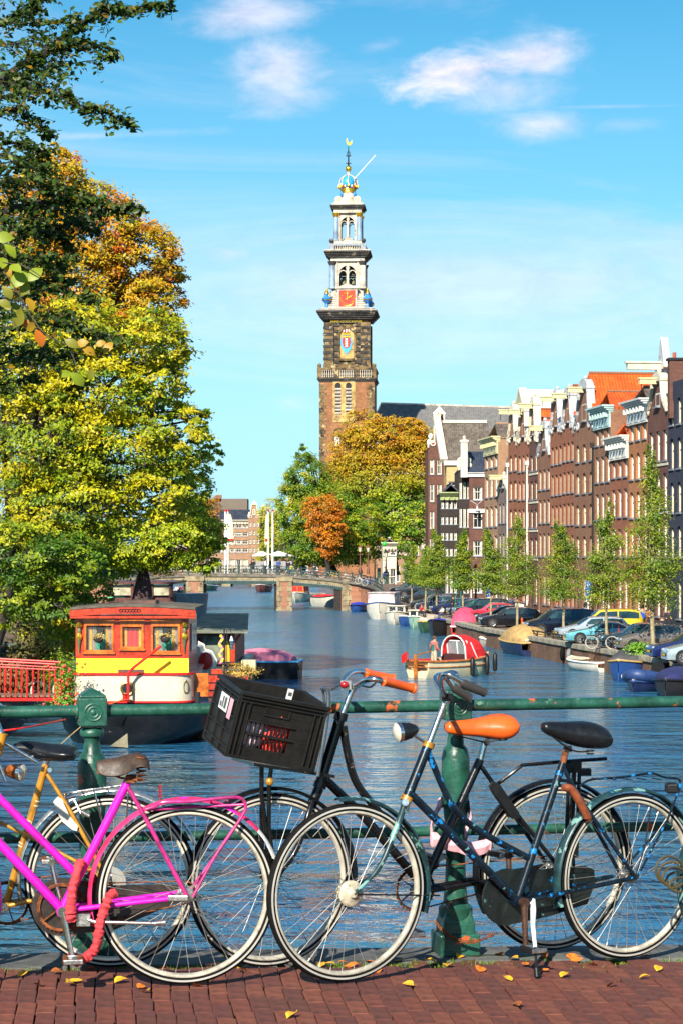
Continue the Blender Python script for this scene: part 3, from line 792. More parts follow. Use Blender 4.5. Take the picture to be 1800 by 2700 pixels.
for s_ in(-1,1):
 q.tube(catmull([B1.pt(1527,2073,0.045*s_),B1.pt(1560,2056,0.052*s_),B1.pt(1640,2050,0.058*s_),B1.pt(1715,2040,0.06*s_),B1.pt(1752,2050,.055*s_),B1.pt(1790,2056,0.045*s_),B1.pt(1790,2085,0.05*s_)]),0.005,8)
 q.tube([B1.pt(1790,2080,0.05*s_),B1.pt(1760,2160,0.052*s_),c2+B1.n*0.06*s_],0.0048,8)
for px in(1560,1600,1640,1680,1720):q.tube([B1.pt(px,2052,.056),B1.pt(px+22,2056,0),B1.pt(px,2052,-.056)],0.0035,6)
q.tube([B1.pt(1790,2057,.045),B1.pt(1796,2058,0),B1.pt(1790,2057,-.045)],0.005,8)
obj('luggage_rack',q,BLUE,b1,world=True,smooth=True)
q=MB();q.box(B1.pt(1770,2078,0.0),(0.05,0.075,0.042));tl=obj('rear_light',q,BLKP,b1,world=True,bevel=0.008)
q=MB();q.ball(B1.pt(1783,2082,0.01),(0.018,0.03,0.018),14,8);obj('lens',q,mat('red_lens',(0.35,0.01,0.012),0.12,coat=0.6),tl,world=True,smooth=True)
q=MB();pth=catmull([B1.pt(1482,2078,0.05),B1.pt(1505,2082,.055),B1.pt(1530,2120,0.055),B1.pt(1548,2155,.055),B1.pt(1546,2160,0.055)]);q.tube(pth,[0.013]*3+[0.017]*(len(pth)-6)+[0.013]*3,10)
obj('wheel_lock',q,TAN,b1,world=True,smooth=True)
q=MB();ring=[]
cc=B1.pt(1350,2370);rr_=0.108
for i in range(15):
 th=R(70)+R(215)*i/14;ring.append(cc+(B1.d*math.cos(th)+Vector((0,0,math.sin(th))))*rr_)
for(px,py)in((1460,2418),(1560,2385),(1580,2330),(1577,2300),(1560,2292),(1450,2300)):ring.append(B1.pt(px,py))
q.prism([p-B1.n*0.05 for p in ring],B1.n*0.014)
obj('chain_case',q,mat('chain_case_paint',(0.010,0.014,0.014),0.3,var=0.3,scale=10,coat=.3,chips=[((0.10,0.25,0.26),0.585,9),((0.01,0.17,0.42),0.66,13)]),b1,world=True,bevel=0.005)
q=MB();q.tube([bb1-B1.n*0.04,bb1+B1.n*0.04],0.021,18);obj('bottom_bracket',q,BLUE,b1,world=True,smooth=True)
crank(B1,b1,bb1-Vector((0,0,0.0)),[(0.0,-0.172,1),(0.0,0.172,-1)],mat('brown_crank',(0.10,0.05,0.035),0.4,0.5,var=0.3,scale=30),BLKP)
q=MB();q.tube([B1.pt(1403,2372,.03),B1.pt(1405,2402,.05),B1.pt(1404,2440,.07),B1.pt(1410,2500,.13)],[0.012,0.012,0.0095,0.008],10);obj('kickstand',q,mat('white_paint_worn',(0.7,0.7,0.68),0.5,var=0.15,scale=30,chips=[((0.25,0.2,0.15),.62,40)]),b1,world=True,smooth=True)
q=MB();q.tube([B1.pt(1410,2500,.13),B1.pt(1414,2560,.19)],0.0055,8);q.tube([B1.pt(1413,2554,.19),B1.pt(1415,2577,.2)],0.012,10);obj('kickstand_foot',q,BLKP,b1,world=True,smooth=True)
q=MB();q.tube([c1+B1.n*.05,B1.pt(1000,2360,.05),B1.pt(1158,2362,.0)],0.0035,6);obj('fender_stay',q,BLKP,b1,world=True);q=MB();q.tube([c2+B1.n*.05,B1.pt(1700,2230,0.05),B1.pt(1720,2100,0.0)],0.003,6);obj('fender_stay',q,BLKP,b1,world=True)
# --- 2. black bicycle with the crate, behind
B2=BikePlane(712,2554,1459,2521)
b2=root('bicycle',B2.a,'black bicycle with orange grips and orange saddle, a crate over its front wheel','bicycle')
c3,w3=wheel(B2,b2,712,2321,0.341,seed=3);c4,w4=wheel(B2,b2,1459,2287,0.345,seed=4)
fender(B2,b2,c3,0.356,128,-22,BLK,'front_fender',0.03);fender(B2,b2,c4,0.358,208,-8,BLK,'rear_fender',0.03)
tubes(b2,'head_tube',[(P(B2,[(897,1893),(843,2070)]),0.0215)],BLK,16)
tubes(b2,'headset',[(P(B2,[(901,1880),(896,1900)]),0.0265)],BLK,16);tubes(b2,'headset',[(P(B2,[(846,2062),(841,2078)]),0.0265)],BLK,16)
tubes(b2,'fork_steerer',[(P(B2,[(841,2078),(822,2122)]),0.0205)],BLK,16)
for s_ in(-1,1):
 tubes(b2,'fork_blade',[(catmull([B2.pt(824,2112,0.02*s_),B2.pt(812,2150,0.038*s_),B2.pt(796,2205,0.045*s_),B2.pt(775,2252,0.048*s_),B2.pt(745,2292,.05*s_),c3+B2.n*0.053*s_]),0.0115)],BLK)
tubes(b2,'top_tube',[(catmull(P(B2,[(905,1915),(910,1955),(918,1995),(931,2045),(950,2082),(980,2120),(1030,2180),(1085,2235),(1150,2285)])),0.0165)],BLK)
tubes(b2,'down_tube',[(P(B2,[(850,2048),(960,2155),(1112,2335)]),0.0185)],BLK)
bb2=B2.pt(1106,2350)
tubes(b2,'seat_tube',[((B2.pt(1265,2004),bb2),0.0175)],BLK)
tubes(b2,'seat_post',[(P(B2,[(1277,1955),(1264,2008)]),0.0135)],CHROME)
for s_ in(-1,1):
 tubes(b2,'seat_stay',[([B2.pt(1268,2022,0.012*s_),B2.pt(1310,2082,0.036*s_),c4+B2.n*0.055*s_],0.0095)],BLK)
 tubes(b2,'chain_stay',[([bb2+B2.n*0.03*s_,c4+B2.n*0.055*s_],0.010)],BLK)
tubes(b2,'stem',[(P(B2,[(900,1889),(925,1826),(930,1812)]),0.0125),((B2.pt(926,1822),B2.pt(931,1806)),0.018)],CHROME,14)
hb=catmull([B2.pt(1010,1797,0.27),B2.pt(985,1791,0.27),B2.pt(962,1795,0.22),B2.pt(942,1808,0.1),B2.pt(929,1813,0.0),B2.pt(905,1800,-0.1),B2.pt(922,1776,-0.2),B2.pt(945,1771,-0.26),B2.pt(965,1775,-0.28)])
tubes(b2,'handlebar',[(hb,0.0115)],CHROME,14)
def grip(root_,a,b,m,r=0.0175):
 d=b-a;q=MB();q.tube([a-d*0.02,a,a+d*.04,a+d*0.06,a+d*.94,a+d*.96,b,b+d*0.02],[r*.6,r*1.12,r*1.12,r,r*.93,r*1.1,r*1.1,r*0.7],18)
 return obj('grip',q,m,root_,world=True,smooth=True)
grip(b2,B2.pt(1010,1796,0.27),B2.pt(1091,1816,0.25),ORANGE,0.019);grip(b2,B2.pt(964,1776,-0.28),B2.pt(1036,1790,-0.29),ORANGE,0.019)
q=MB();q.tube(catmull([B2.pt(936,1812,.03),B2.pt(950,1808,.1),B2.pt(975,1812,.2),B2.pt(990,1800,.24)]),0.0045,8);q.box(B2.pt(912,1806,0),(0.04,0.05,0.035));obj('brake_lever',q,ALU,b2,world=True,smooth=True)
q=MB();q.ball(B2.pt(908,1806,0.03),(0.018,0.012,0.014),12,8);obj('reflector',q,MATS['red_lens'],b2,world=True,smooth=True)
saddle(B2,b2,[(1174,1908,1930,0.0),(1181,1902,1936,.05),(1210,1899,1940,.10),(1245,1896,1942,.22),(1280,1888,1947,.55),(1305,1881,1955,.9),(1328,1880,1951,1),(1345,1886,1938,.9),(1351,1900,1924,.62)],0.10,0,ORANGE)
q=MB()
for s_ in(-1,1):
 q.tube(catmull([B2.pt(1195,1938,0.008*s_),B2.pt(1245,1950,0.022*s_),B2.pt(1275,1956,0.025*s_),B2.pt(1320,1952,0.05*s_)]),0.0035,6)
 q.torus(B2.pt(1325,1950,0.05*s_),0.015,0.004,n=14,m=6,u=B2.d,v=B2.n)
q.tube([B2.pt(1283,1958,.03),B2.pt(1283,1958,-.03)],0.014,14);obj('saddle_rails',q,BLKP,b2,world=True,smooth=True)
q=MB()
for s_ in(-1,1):
 q.tube([B2.pt(1313,2066,0.02*s_),B2.pt(1340,2046,0.04*s_),B2.pt(1376,2018,0.055*s_),B2.pt(1480,2009,0.06*s_),B2.pt(1598,2001,0.06*s_)],0.0075,8)
 q.tube([B2.pt(1512,2008,0.06*s_),B2.pt(1506,2120,.058*s_),c4+B2.n*0.062*s_+B2.d*.06],0.007,8)
for px in(1400,1450,1500,1550,1596):q.tube([B2.pt(px,2014-(px-1400)*.07,.06),B2.pt(px,2014-(px-1400)*.07,-.06)],0.005,6)
obj('luggage_rack',q,BLK,b2,world=True,smooth=True)
q=MB()
for px in(1499,1514,1527):
 q.bar(B2.pt(px,2022,.07),B2.pt(px-8,2262,.065),0.004,0.016,up=B2.d)
q.box(B2.pt(1510,2022,.06),(0.07,0.02,0.05));q.box(B2.pt(1542,2036,.05),(0.045,0.05,0.028));obj('carrier_straps',q,BLKP,b2,world=True)
q=MB();q.prism([p+B2.n*.045 for p in P(B2,[(1277,2070),(1284,2062),(1294,2066),(1345,2140),(1347,2150),(1338,2153),(1328,2146),(1286,2088)])],B2.n*0.022);obj('wheel_lock',q,BLKP,b2,world=True,bevel=0.006)
chainwheel(B2,b2,bb2,0.088,BLKP,-0.045);q=MB();q.tube([bb2-B2.n*0.05,bb2+B2.n*0.05],0.022,16);obj('bottom_bracket',q,BLK,b2,world=True,smooth=True)
chain_loop(B2,b2,bb2,0.085,c4,0.04,RUST,-0.045)
crank(B2,b2,bb2,[(-0.085,-0.145,1),(0.12,0.12,-1)],ALU,BLKP)
q=MB()
for s_ in(-1,1):
 q.tube([B2.pt(690,2020,0.06*s_),B2.pt(690,2100,0.06*s_),c3+B2.n*0.062*s_-B2.d*.01],0.009,10)
 q.tube([B2.pt(716,2022,0.065*s_),B2.pt(710,2065,0.065*s_),B2.pt(709,2180,0.064*s_),c3+B2.n*0.064*s_],0.0085,10)
q.bar(B2.pt(640,2008),B2.pt(850,2040),0.26,0.012)
cr_=obj('front_carrier',q,BLK,b2,world=True,smooth=True)
q=MB();q.ball(B2.pt(711,2062,.085),(.016,.012,.016),12,8);obj('bolt',q,GOLD,cr_,world=True,smooth=True)
q=MB()
for s_ in(-1,1):q.tube(catmull([B2.pt(838,2048,.16*s_),B2.pt(862,1900,.14*s_),B2.pt(866,1830,.12*s_),B2.pt(852,1817,.08*s_),B2.pt(849,1816,0)]),0.0075,8)
for o_ in(-.05,.05):q.tube([B2.pt(858,1870,o_),B2.pt(851,1817,o_)],.005,6)
q.tube([B2.pt(872,1820,.05),B2.pt(908,1800,.02)],0.003,6);obj('crate_bracket',q,mat('grey_steel_bracket',(0.09,0.11,0.12),0.35,0.6,var=0.2),b2,world=True,smooth=True)
# --- the crate on the carrier
CRATE=mat('crate_plastic',(0.011,0.010,0.009),0.5,spec=0.3,var=0.25,scale=9,bump=0.0006,bscale=160)
A_=B2.pt(639,1822,0.15);e1=(B2.d*0.335+B2.n*-0.0+Vector((0,0,-0.062)))
e1=(B2.pt(869,1866,0.15)-A_);L1=e1.length;e1=e1.normalized()
e3=(Vector((-0.05,0.29,0.035)));e3=(e3-e1*e3.dot(e1));e3.normalize();e2=e3.cross(e1)*-1
if e2.z<0:e2=-e2
L2,L3=0.262,0.30
cr=root('crate',A_-e2*L2,'black plastic crate with two rows of slots fixed over a bicycle front wheel','crate')
rotC=Matrix((e1,e3,e2)).transposed()
def cpt(x,y,z):return A_+e1*x+e3*y+e2*(z-L2)
def cbox(q,x0,x1,y0,y1,z0,z1,mi=None):
 q.box(cpt((x0+x1)/2,(y0+y1)/2,(z0+z1)/2),(x1-x0,y1-y0,z1-z0),rotC,mi)
T=0.006;tp=0.018
def front_panel(q,flip):
 y0,y1=(0.008,0.014)if not flip else(L3-0.014,L3-0.008)
 sx0,sx1=0.055,0.24
 hz0,hz1=0.186,0.216
 hx0,hx1=0.115,0.215
 cbox(q,0.01,L1-0.01,y0,y1,0.22,L2-0.002)
 cbox(q,0.01,hx0,y0,y1,hz0,0.22);cbox(q,hx1,L1-0.01,y0,y1,hz0,0.22);cbox(q,hx0,hx1,y0,y1,hz1,0.22)
 cbox(q,0.01,L1-0.01,y0,y1,0.158,hz0)
 rows=((0.108,0.150),(0.050,0.096))
 cbox(q,0.01,L1-0.01,y0,y1,0.150,0.158);cbox(q,0.01,L1-0.01,y0,y1,0.096,0.108);cbox(q,0.01,L1-0.01,y0,y1,0.004,0.050)
 for(za,zb_)in rows:
  cbox(q,0.01,sx0,y0,y1,za,zb_);cbox(q,sx1,L1-0.01,y0,y1,za,zb_)
  for k in range(11):
   xx=sx0+(sx1-sx0)*k/10;cbox(q,xx-0.0032,xx+0.0032,y0,y1,za,zb_)
 yy0,yy1=(-0.002,0.008)if not flip else(L3-0.008,L3+0.002)
 for z in(0.2,):pass
 cbox(q,0.0,L1,yy0-0.004 if not flip else yy0,yy1 if not flip else yy1+0.004,L2-0.014,L2)
 cbox(q,0.004,L1-0.004,yy0,yy1,L2-0.027,L2-0.021);cbox(q,0.004,L1-0.004,yy0,yy1,L2-0.041,L2-0.036)
 cbox(q,0.004,L1-0.004,yy0,yy1,0.0,0.012)
 for x in(0.004,0.022,0.046,L1-0.052,L1-0.028,L1-0.010):cbox(q,x,x+0.006,yy0,yy1,0.01,L2-0.036)
 for z in(0.154,0.102):cbox(q,sx0-0.012,sx1+0.012,yy0,yy1,z-0.003,z+0.003)
 for x in(hx0-0.004,hx1):cbox(q,x,x+0.004,yy0+0.004 if not flip else yy0,yy1,hz0,hz1)
 cbox(q,hx0-0.004,hx1+0.004,yy0+0.004 if not flip else yy0,yy1,hz0-0.004,hz0)
q=MB();front_panel(q,False);obj('slotted_side',q,CRATE,cr,world=True,bevel=0.0015)
q=MB();cbox(q,0.01,L1-.01,L3-.014,L3-.008,0,L2-.002);cbox(q,0,L1,L3-.01,L3+.006,L2-.014,L2);obj('back_side',q,CRATE,cr,world=True,bevel=0.0015)
for x0 in(0.004,L1-0.012):
 q=MB();cbox(q,x0,x0+0.008,0.0,L3,0.0,L2-0.002)
 xo=-0.006 if x0<.1 else L1-.004
 cbox(q,xo,xo+0.012,-0.003,L3+.003,L2-0.014,L2)
 for z in(L2-0.03,L2-.045,0.15,0.09,0.03,0.0):cbox(q,xo,xo+0.010,0.0,L3,z,z+0.006)
 for y in(0.0,L3*.35,L3*.65,L3-.008):cbox(q,xo,xo+0.010,y,y+.006,0,L2-.03)
 obj('end_side',q,CRATE,cr,world=True,bevel=0.0015)
q=MB();cbox(q,0.008,L1-.008,0.01,L3-.01,0.0,0.006);obj('bottom',q,CRATE,cr,world=True)
STK=mat('sticker_white',(0.72,0.70,0.68),0.5,var=0.1);STKB=mat('sticker_print',(0.08,0.08,0.08),0.5,var=0)
q=MB();cbox(q,-0.0075,-0.0065,0.10,0.20,0.15,0.215,0);cbox(q,-0.0085,-0.0077,0.115,0.14,0.16,0.205,1);cbox(q,-0.0085,-0.0077,0.15,0.165,0.16,0.205,1);cbox(q,-0.0085,-0.0077,0.172,0.19,0.16,0.18,1)
cbox(q,-0.0075,-0.0065,0.045,0.085,0.135,0.215,2);obj('sticker',q,[STK,STKB,mat('sticker_pink',(0.6,0.35,0.4),.5)],cr,world=True)
q=MB();cbox(q,L1-0.075,L1-0.05,L3-0.018,L3-0.0145,L2-0.05,L2-0.002,0);cbox(q,L1-0.07,L1-0.055,L3-0.0195,L3-0.0182,L2-0.03,L2-0.015,1);obj('sticker',q,[STK,STKB],cr,world=True)
def bag(cx,cz,rx,rz,m,seed,label,cy=0.15,ry=0.1):
 q=MB();c=cpt(cx,cy,cz);q.ball(c,(rx,ry,rz),26,18,rotC)
 rnd_=Vector((seed*3.1,0,0));q.v=[tuple(Vector(p)+(Vector(p)-c).normalized()*0.010*noise.noise(Vector(p)*26+rnd_))for p in q.v]
 return single('shopping_bag',q,m,label,'bag',smooth=True)
bag(0.090,0.098,0.072,0.078,mat('bag_pink',(0.92,0.60,0.64),0.35,var=0.35,scale=22),1,'pink and white plastic bag inside the black crate, at its left end',.062,.044)
bag(0.205,0.098,0.068,0.078,mat('bag_red',(0.92,0.05,0.035),0.35,var=0.3,scale=22,chips=[((0.85,0.75,0.75),0.58,18),((0.8,0.35,0.02),0.64,12)]),2,'red plastic bag with pale patches inside the black crate, at its right end',.062,.044)
q=MB();q.add([cpt(0.185,0.03,0.165),cpt(0.215,0.03,0.165),cpt(0.197,0.035,0.188),cpt(0.2,0.045,0.165)],[(0,1,2),(1,3,2),(3,0,2),(0,3,1)]);single('paper_scrap',q,ORANGE,'orange scrap showing in the hand hole of the black crate','scrap')
# --- 3. magenta bicycle, front left
B3=BikePlane(-262,2622,490,2600)
b3=root('bicycle',B3.a,"magenta lady's bicycle at the front left with a worn brown leather saddle",'bicycle')
c6,w6=wheel(B3,b3,490,2359,0.336,seed=6,hubr=0.024,tyre_m=RUB,band=True)
c5,w5=wheel(B3,b3,-262,2378,0.336,seed=5)
fender(B3,b3,c6,0.352,197,41,REDP,'rear_fender',0.027)
fender(B3,b3,c6,0.3525,41,20,mat('white_fender_tip',(0.62,0.60,0.58),0.5,var=0.25,scale=20),'fender_tip',0.0272,8)
fender(B3,b3,c5,0.352,110,-20,PINK,'front_fender',0.027)
bb3=B3.pt(163,2399)
tubes(b3,'seat_tube',[((B3.pt(337,2062),bb3),0.0160)],PINK)
tubes(b3,'top_tube',[(P(B3,[(198,2304),(0,2107),(-150,1958)]),0.0150)],PINK)
tubes(b3,'down_tube',[((bb3,B3.pt(0,2226),B3.pt(-172,2040)),0.0175)],PINK)
tubes(b3,'head_tube',[(P(B3,[(-130,1925),(-180,2060)]),0.019)],PINK)
tubes(b3,'seat_post',[(P(B3,[(345,2046),(336,2066)]),0.0135)],RUST)
tubes(b3,'stem',[(P(B3,[(-130,1930),(-100,1850)]),0.012)],CHROME)
for s_ in(-1,1):
 tubes(b3,'seat_stay',[([B3.pt(338,2076,0.012*s_),B3.pt(385,2160,0.034*s_),c6+B3.n*0.055*s_],0.0085)],PINKD)
 tubes(b3,'chain_stay',[([bb3+B3.n*0.03*s_,bb3.lerp(c6,.3)+B3.n*0.036*s_,c6+B3.n*0.055*s_],0.0100)],PINK)
 tubes(b3,'fork_blade',[(catmull([B3.pt(-182,2066,0.015*s_),B3.pt(-200,2140,0.045*s_),c5+B3.n*0.052*s_]),0.010)],PINK)
hb=catmull([B3.pt(-40,1880,.27),B3.pt(-90,1850,.2),B3.pt(-100,1845,0),B3.pt(-90,1850,-.2),B3.pt(-40,1880,-.27)]);tubes(b3,'handlebar',[(hb,.011)],CHROME)
q=MB()
for s_ in(-1,1):
 q.tube(catmull([B3.pt(385,2135,0.03*s_),B3.pt(408,2128,0.04*s_),B3.pt(432,2116,0.055*s_),B3.pt(500,2114,0.06*s_),B3.pt(600,2104,0.06*s_),B3.pt(636,2106,0.055*s_),B3.pt(648,2128,0.055*s_),B3.pt(632,2163,0.055*s_),B3.pt(570,2255,.056*s_),c6+B3.n*0.062*s_+B3.d*.02]),0.0062,8)
 q.tube([B3.pt(390,2136,.03*s_),B3.pt(520,2128,.02*s_),B3.pt(645,2122,0.05*s_)],0.005,8)
for px in(465,510,555,600):q.tube([B3.pt(px,2112,.06),B3.pt(px,2112,-.06)],0.004,6)
obj('luggage_rack',q,PINKD,b3,world=True,smooth=True)
rings=[]
for(px,yt,yb,wf,cv)in((252,2008,2030,.12,.5),(262,2004,2042,.2,.6),(285,2001,2048,.28,.8),(310,1997,2046,.36,.8),(335,1990,2036,.6,.7),(355,1984,2018,.9,.6),(372,1984,2012,1,.5),(388,1994,2022,.95,.4),(393,2006,2030,.85,.3)):
 w_=0.018+0.082*wf;ring=[]
 t_=B3.pt(px,yt);b_=B3.pt(px,yb)
 for k in range(9):
  a=-1+2*k/8;ring.append(t_+B3.n*(w_*a)-Vector((0,0,(t_.z-b_.z)*abs(a)**2.4)))
 rings.append(ring+[p-Vector((0,0,0.006))+(t_-p).normalized()*0.004 if(t_-p).length>1e-4 else p-Vector((0,0,.006))for p in reversed(ring)])
q=MB();q.loft(rings);o=obj('saddle',q,LEATHER,b3,world=True,smooth=True,sharp=80);sm=o.modifiers.new('s','SUBSURF');sm.levels=1;sm.render_levels=1
q=MB()
for s_ in(-1,1):
 cps=[B3.pt(368+8*math.cos(t*.9)*0,0,0)for t in()]
 base=B3.pt(372,2056,0.05*s_);pth=[base+Vector((0,0,0.088*i/40))+(B3.d*math.cos(i*.9)+B3.n*math.sin(i*.9))*0.0165 for i in range(41)]
 q.tube(pth,0.0032,6)
 q.tube([B3.pt(258,2030,.008*s_),B3.pt(320,2052,.02*s_),B3.pt(345,2056,.02*s_),B3.pt(374,2058,0.05*s_)],0.0042,8)
q.box(B3.pt(345,2054),(0.035,0.05,0.026));q.tube([B3.pt(374,2058,.06),B3.pt(374,2058,-.06)],.006,8);obj('saddle_springs',q,RUST,b3,world=True,smooth=True)
q=MB();q.tube([bb3-B3.n*0.045,bb3+B3.n*0.045],0.022,18);obj('bottom_bracket',q,PINK,b3,world=True,smooth=True)
chainwheel(B3,b3,bb3,0.09,RUST,-0.045);chain_loop(B3,b3,bb3,0.087,c6,0.042,RUST,-0.045)
q=MB();ring=[];
for i in range(14):
 th=R(75)+R(215)*i/13;ring.append(bb3-B3.n*.06+(B3.d*math.cos(th)+Vector((0,0,math.sin(th))))*0.108)
ring+=[p-B3.n*.06 for p in P(B3,[(300,2462),(440,2400),(500,2380),(500,2340),(380,2340),(300,2342)])]
q.prism(ring,B3.n*0.006);obj('chain_guard',q,mat('guard_black',(0.03,0.022,0.018),0.4,var=.4,scale=12,chips=[((.2,.06,.02),.63,14)]),b3,world=True)
crank(B3,b3,bb3,[(0.035,-0.165,1),(-0.035,0.165,-1)],CHROME,RUST)
q=MB();q.tube([B3.pt(222,2423,.03),B3.pt(250,2432,.06),B3.pt(410,2436,.07)],[.009,.0075,.0065],10);q.tube([B3.pt(408,2436,.07),B3.pt(436,2433,.07)],.011,10);q.box(B3.pt(222,2424,.02),(.05,.05,.045));obj('kickstand',q,ALU,b3,world=True,smooth=True)
q=MB();q.box(B3.pt(470,2369,.062),(.075,.02,.022));obj('axle_plate',q,ALU,b3,world=True,bevel=.004)
q=MB()
def cloth_tube(q,pts,r,sd):
 pp=catmull(pts,16);rr=[r*(.95+0.34*noise.noise(Vector((i*0.30,sd,0))))for i in range(len(pp))];rr[0]*=.75;rr[-1]*=.75
 o=len(q.v);q.tube(pp,rr,14)
 for i in range(o,len(q.v)):
  p=Vector(q.v[i]);q.v[i]=tuple(p+noise.noise_vector(p*60)*0.006)
cloth_tube(q,P(B3,[(214,2272,.03),(205,2295,.05),(194,2340,.06),(188,2380,.06),(186,2410,.06),(190,2428,.05)]),0.0185,1)
cloth_tube(q,P(B3,[(305,2355,.05),(290,2365,.06),(275,2400,.065),(264,2440,.065),(258,2480,.065),(245,2510,.06),(222,2530,.055),(200,2535,.04),(188,2520,.0)]),0.0185,7)
cloth_tube(q,P(B3,[(238,2298,-.03),(250,2318,-.02),(262,2330,-.03)]),0.014,4)
single('cloth_chain_lock',q,mat('faded_red_cloth',(0.56,0.045,0.055),0.85,var=0.25,scale=14,bump=0.002,bscale=90),'faded red cloth sleeve lock looped through the magenta bicycle frame','bike lock',smooth=True)
# --- 4. gold bicycle, behind left
B4=BikePlane(-450,2562,292,2553)
b4=root('bicycle',B4.a,'gold framed bicycle behind the magenta one, with silver fender and black saddle','bicycle')
c8,w8=wheel(B4,b4,292,2324,0.336,seed=8);c7,w7=wheel(B4,b4,-450,2333,0.336,seed=9)
SILF=mat('silver_fender',(0.50,0.50,0.48),0.28,0.8,var=0.15,scale=15)
fender(B4,b4,c8,0.353,197,14,SILF,'rear_fender',0.024)
bb4=B4.pt(15,2388)
tubes(b4,'seat_tube',[((B4.pt(121,2016),bb4),0.0148)],GOLD)
tubes(b4,'seat_post',[(P(B4,[(124,1996),(120,2022)]),0.0125)],CHROME)
for s_ in(-1,1):
 tubes(b4,'seat_stay',[([B4.pt(124,2042,0.012*s_),B4.pt(180,2130,0.032*s_),c8+B4.n*0.055*s_],0.0078)],GOLD)
 tubes(b4,'chain_stay',[([bb4+B4.n*0.03*s_,c8+B4.n*0.055*s_],0.0095)],GOLD)
 tubes(b4,'side_tube',[([B4.pt(-230,2056,0.015*s_),B4.pt(0,2169,0.02*s_),B4.pt(90,2213,.025*s_),B4.pt(212,2278,0.04*s_),c8+B4.n*0.055*s_],0.0072)],GOLD)
 tubes(b4,'fork_blade',[([B4.pt(-370,2100,.02*s_),B4.pt(-400,2220,.045*s_),c7+B4.n*.052*s_],0.0095)],GOLD)
tubes(b4,'down_tube',[((bb4,B4.pt(-355,2080)),0.0155)],GOLD);tubes(b4,'head_tube',[(P(B4,[(-318,1930),(-366,2090)]),0.018)],GOLD)
q=MB()
for(px,py)in((97,2110),(93,2122),(79,2163),(72,2180),(60,2222),(58,2230)):q.tube([B4.pt(px,py),B4.pt(px-1.2,py+3.5)],0.0153,14)
obj('frame_decal',q,mat('decal_cream',(0.6,0.5,0.3),.4),b4,world=True,smooth=True)
saddle(B4,b4,[(30,1968,1976,0),(36,1958,1982,.06),(65,1953,1990,.16),(95,1955,1998,.35),(130,1961,2004,.7),(165,1962,2008,1),(192,1964,2006,1),(206,1974,1998,.75)],0.10,0,VINYL)
q=MB()
for s_ in(-1,1):q.tube([B4.pt(60,1992,.01*s_),B4.pt(115,2005,.02*s_),B4.pt(170,2008,.04*s_)],.0035,6)
q.tube([B4.pt(131,2031,.03),B4.pt(131,2031,-.03)],.009,12);obj('saddle_rails',q,CHROME,b4,world=True,smooth=True)
q=MB()
for s_ in(-1,1):
 q.tube(catmull([B4.pt(178,2112,0.03*s_),B4.pt(172,2096,.04*s_),B4.pt(190,2090,0.055*s_),B4.pt(247,2082,0.06*s_),B4.pt(322,2072,0.06*s_)]),0.0045,8)
 q.tube([B4.pt(248,2083,.06*s_),B4.pt(270,2170,.058*s_),c8+B4.n*.06*s_],.004,6);q.tube([B4.pt(338,2090,.055*s_),B4.pt(332,2200,.056*s_)],.0035,6)
for px in(215,245,280,318):q.tube([B4.pt(px,2087-(px-215)*.13,.06),B4.pt(px,2087-(px-215)*.13,-.06)],.0035,6)
q.tube([B4.pt(183,2063,.02),B4.pt(200,2085,.02)],.004,6)
obj('luggage_rack',q,CHROME,b4,world=True,smooth=True)
q=MB();q.prism([p+B4.n*.04 for p in P(B4,[(149,2110),(156,2102),(165,2108),(185,2150),(206,2175),(204,2182),(196,2180),(172,2160),(154,2128)])],B4.n*0.02);obj('wheel_lock',q,mat('cream_plastic',(.68,.62,.48),.45,var=.12),b4,world=True,bevel=.005)
q=MB();q.tube([B4.pt(215,2140,.05),B4.pt(236,2152,.05)],.009,10);q.tube([B4.pt(196,2110,.03),B4.pt(214,2146,.045)],.004,6);obj('side_dynamo',q,ALU,b4,world=True,smooth=True)
q=MB();q.tube([bb4-B4.n*.045,bb4+B4.n*.045],.021,16);obj('bottom_bracket',q,GOLD,b4,world=True,smooth=True)
chainwheel(B4,b4,bb4,.085,RUST,-.045);chain_loop(B4,b4,bb4,.083,c8,.045,RUST,-.045)
crank(B4,b4,bb4,[(-0.17,0.0,1),(0.16,0.03,-1)],CHROME,BLKP)
q=MB();q.lathe([(.0,-.036),(.062,-.034),(.062,-.030),(.0,-.028)],c8,'Y',28,Matrix((B4.d,-B4.n,Vector((0,0,1)))).transposed());obj('spoke_guard',q,mat('clear_guard',(.5,.5,.45),.3,alpha=.35,var=0),b4,world=True,smooth=True)
q=MB();q.box(B4.pt(423,2087,.02),(.008,.02,.05));q.tube([B4.pt(423,2100),B4.pt(424,2118)],.004,6);obj('rear_reflector',q,MATS['red_lens'],b4,world=True)
# --- 5. third bicycle at the left edge: only its handlebar side shows
B5=BikePlane(-360,2570,-1100,2580)
b5=root('bicycle',Vector((B5.pt(-40,2575).x,B5.pt(-40,2575).y,4.6)),'bicycle at the left edge with black grip and orange rusted headlight','bicycle')
tubes(b5,'fork_crown',[((B5.pt(8,1934),B5.pt(-4,1975)),.019)],GOLD,14)
tubes(b5,'stem',[((B5.pt(4,1934),B5.pt(-30,1855),B5.pt(-40,1850)),.0115)],CHROME)
tubes(b5,'top_tube',[((B5.pt(12,1958,.02),B5.pt(98,2010,.02)),.0085)],CHROME)
tubes(b5,'handlebar',[(catmull([B5.pt(10,1868,.3),B5.pt(-12,1856,.25),B5.pt(-35,1850,.1),B5.pt(-38,1850,0),B5.pt(-35,1850,-.1),B5.pt(-12,1850,-.25)]),.011)],CHROME)
q=MB();q.tube([B5.pt(6,1863,.3),B5.pt(20,1866,.3),B5.pt(35,1872,.3),B5.pt(58,1882,.3),B5.pt(72,1887,.3),B5.pt(76,1889,.3)],[.013,.0165,.0145,.015,.0175,.013],16);obj('grip',q,BLKP,b5,world=True,smooth=True)
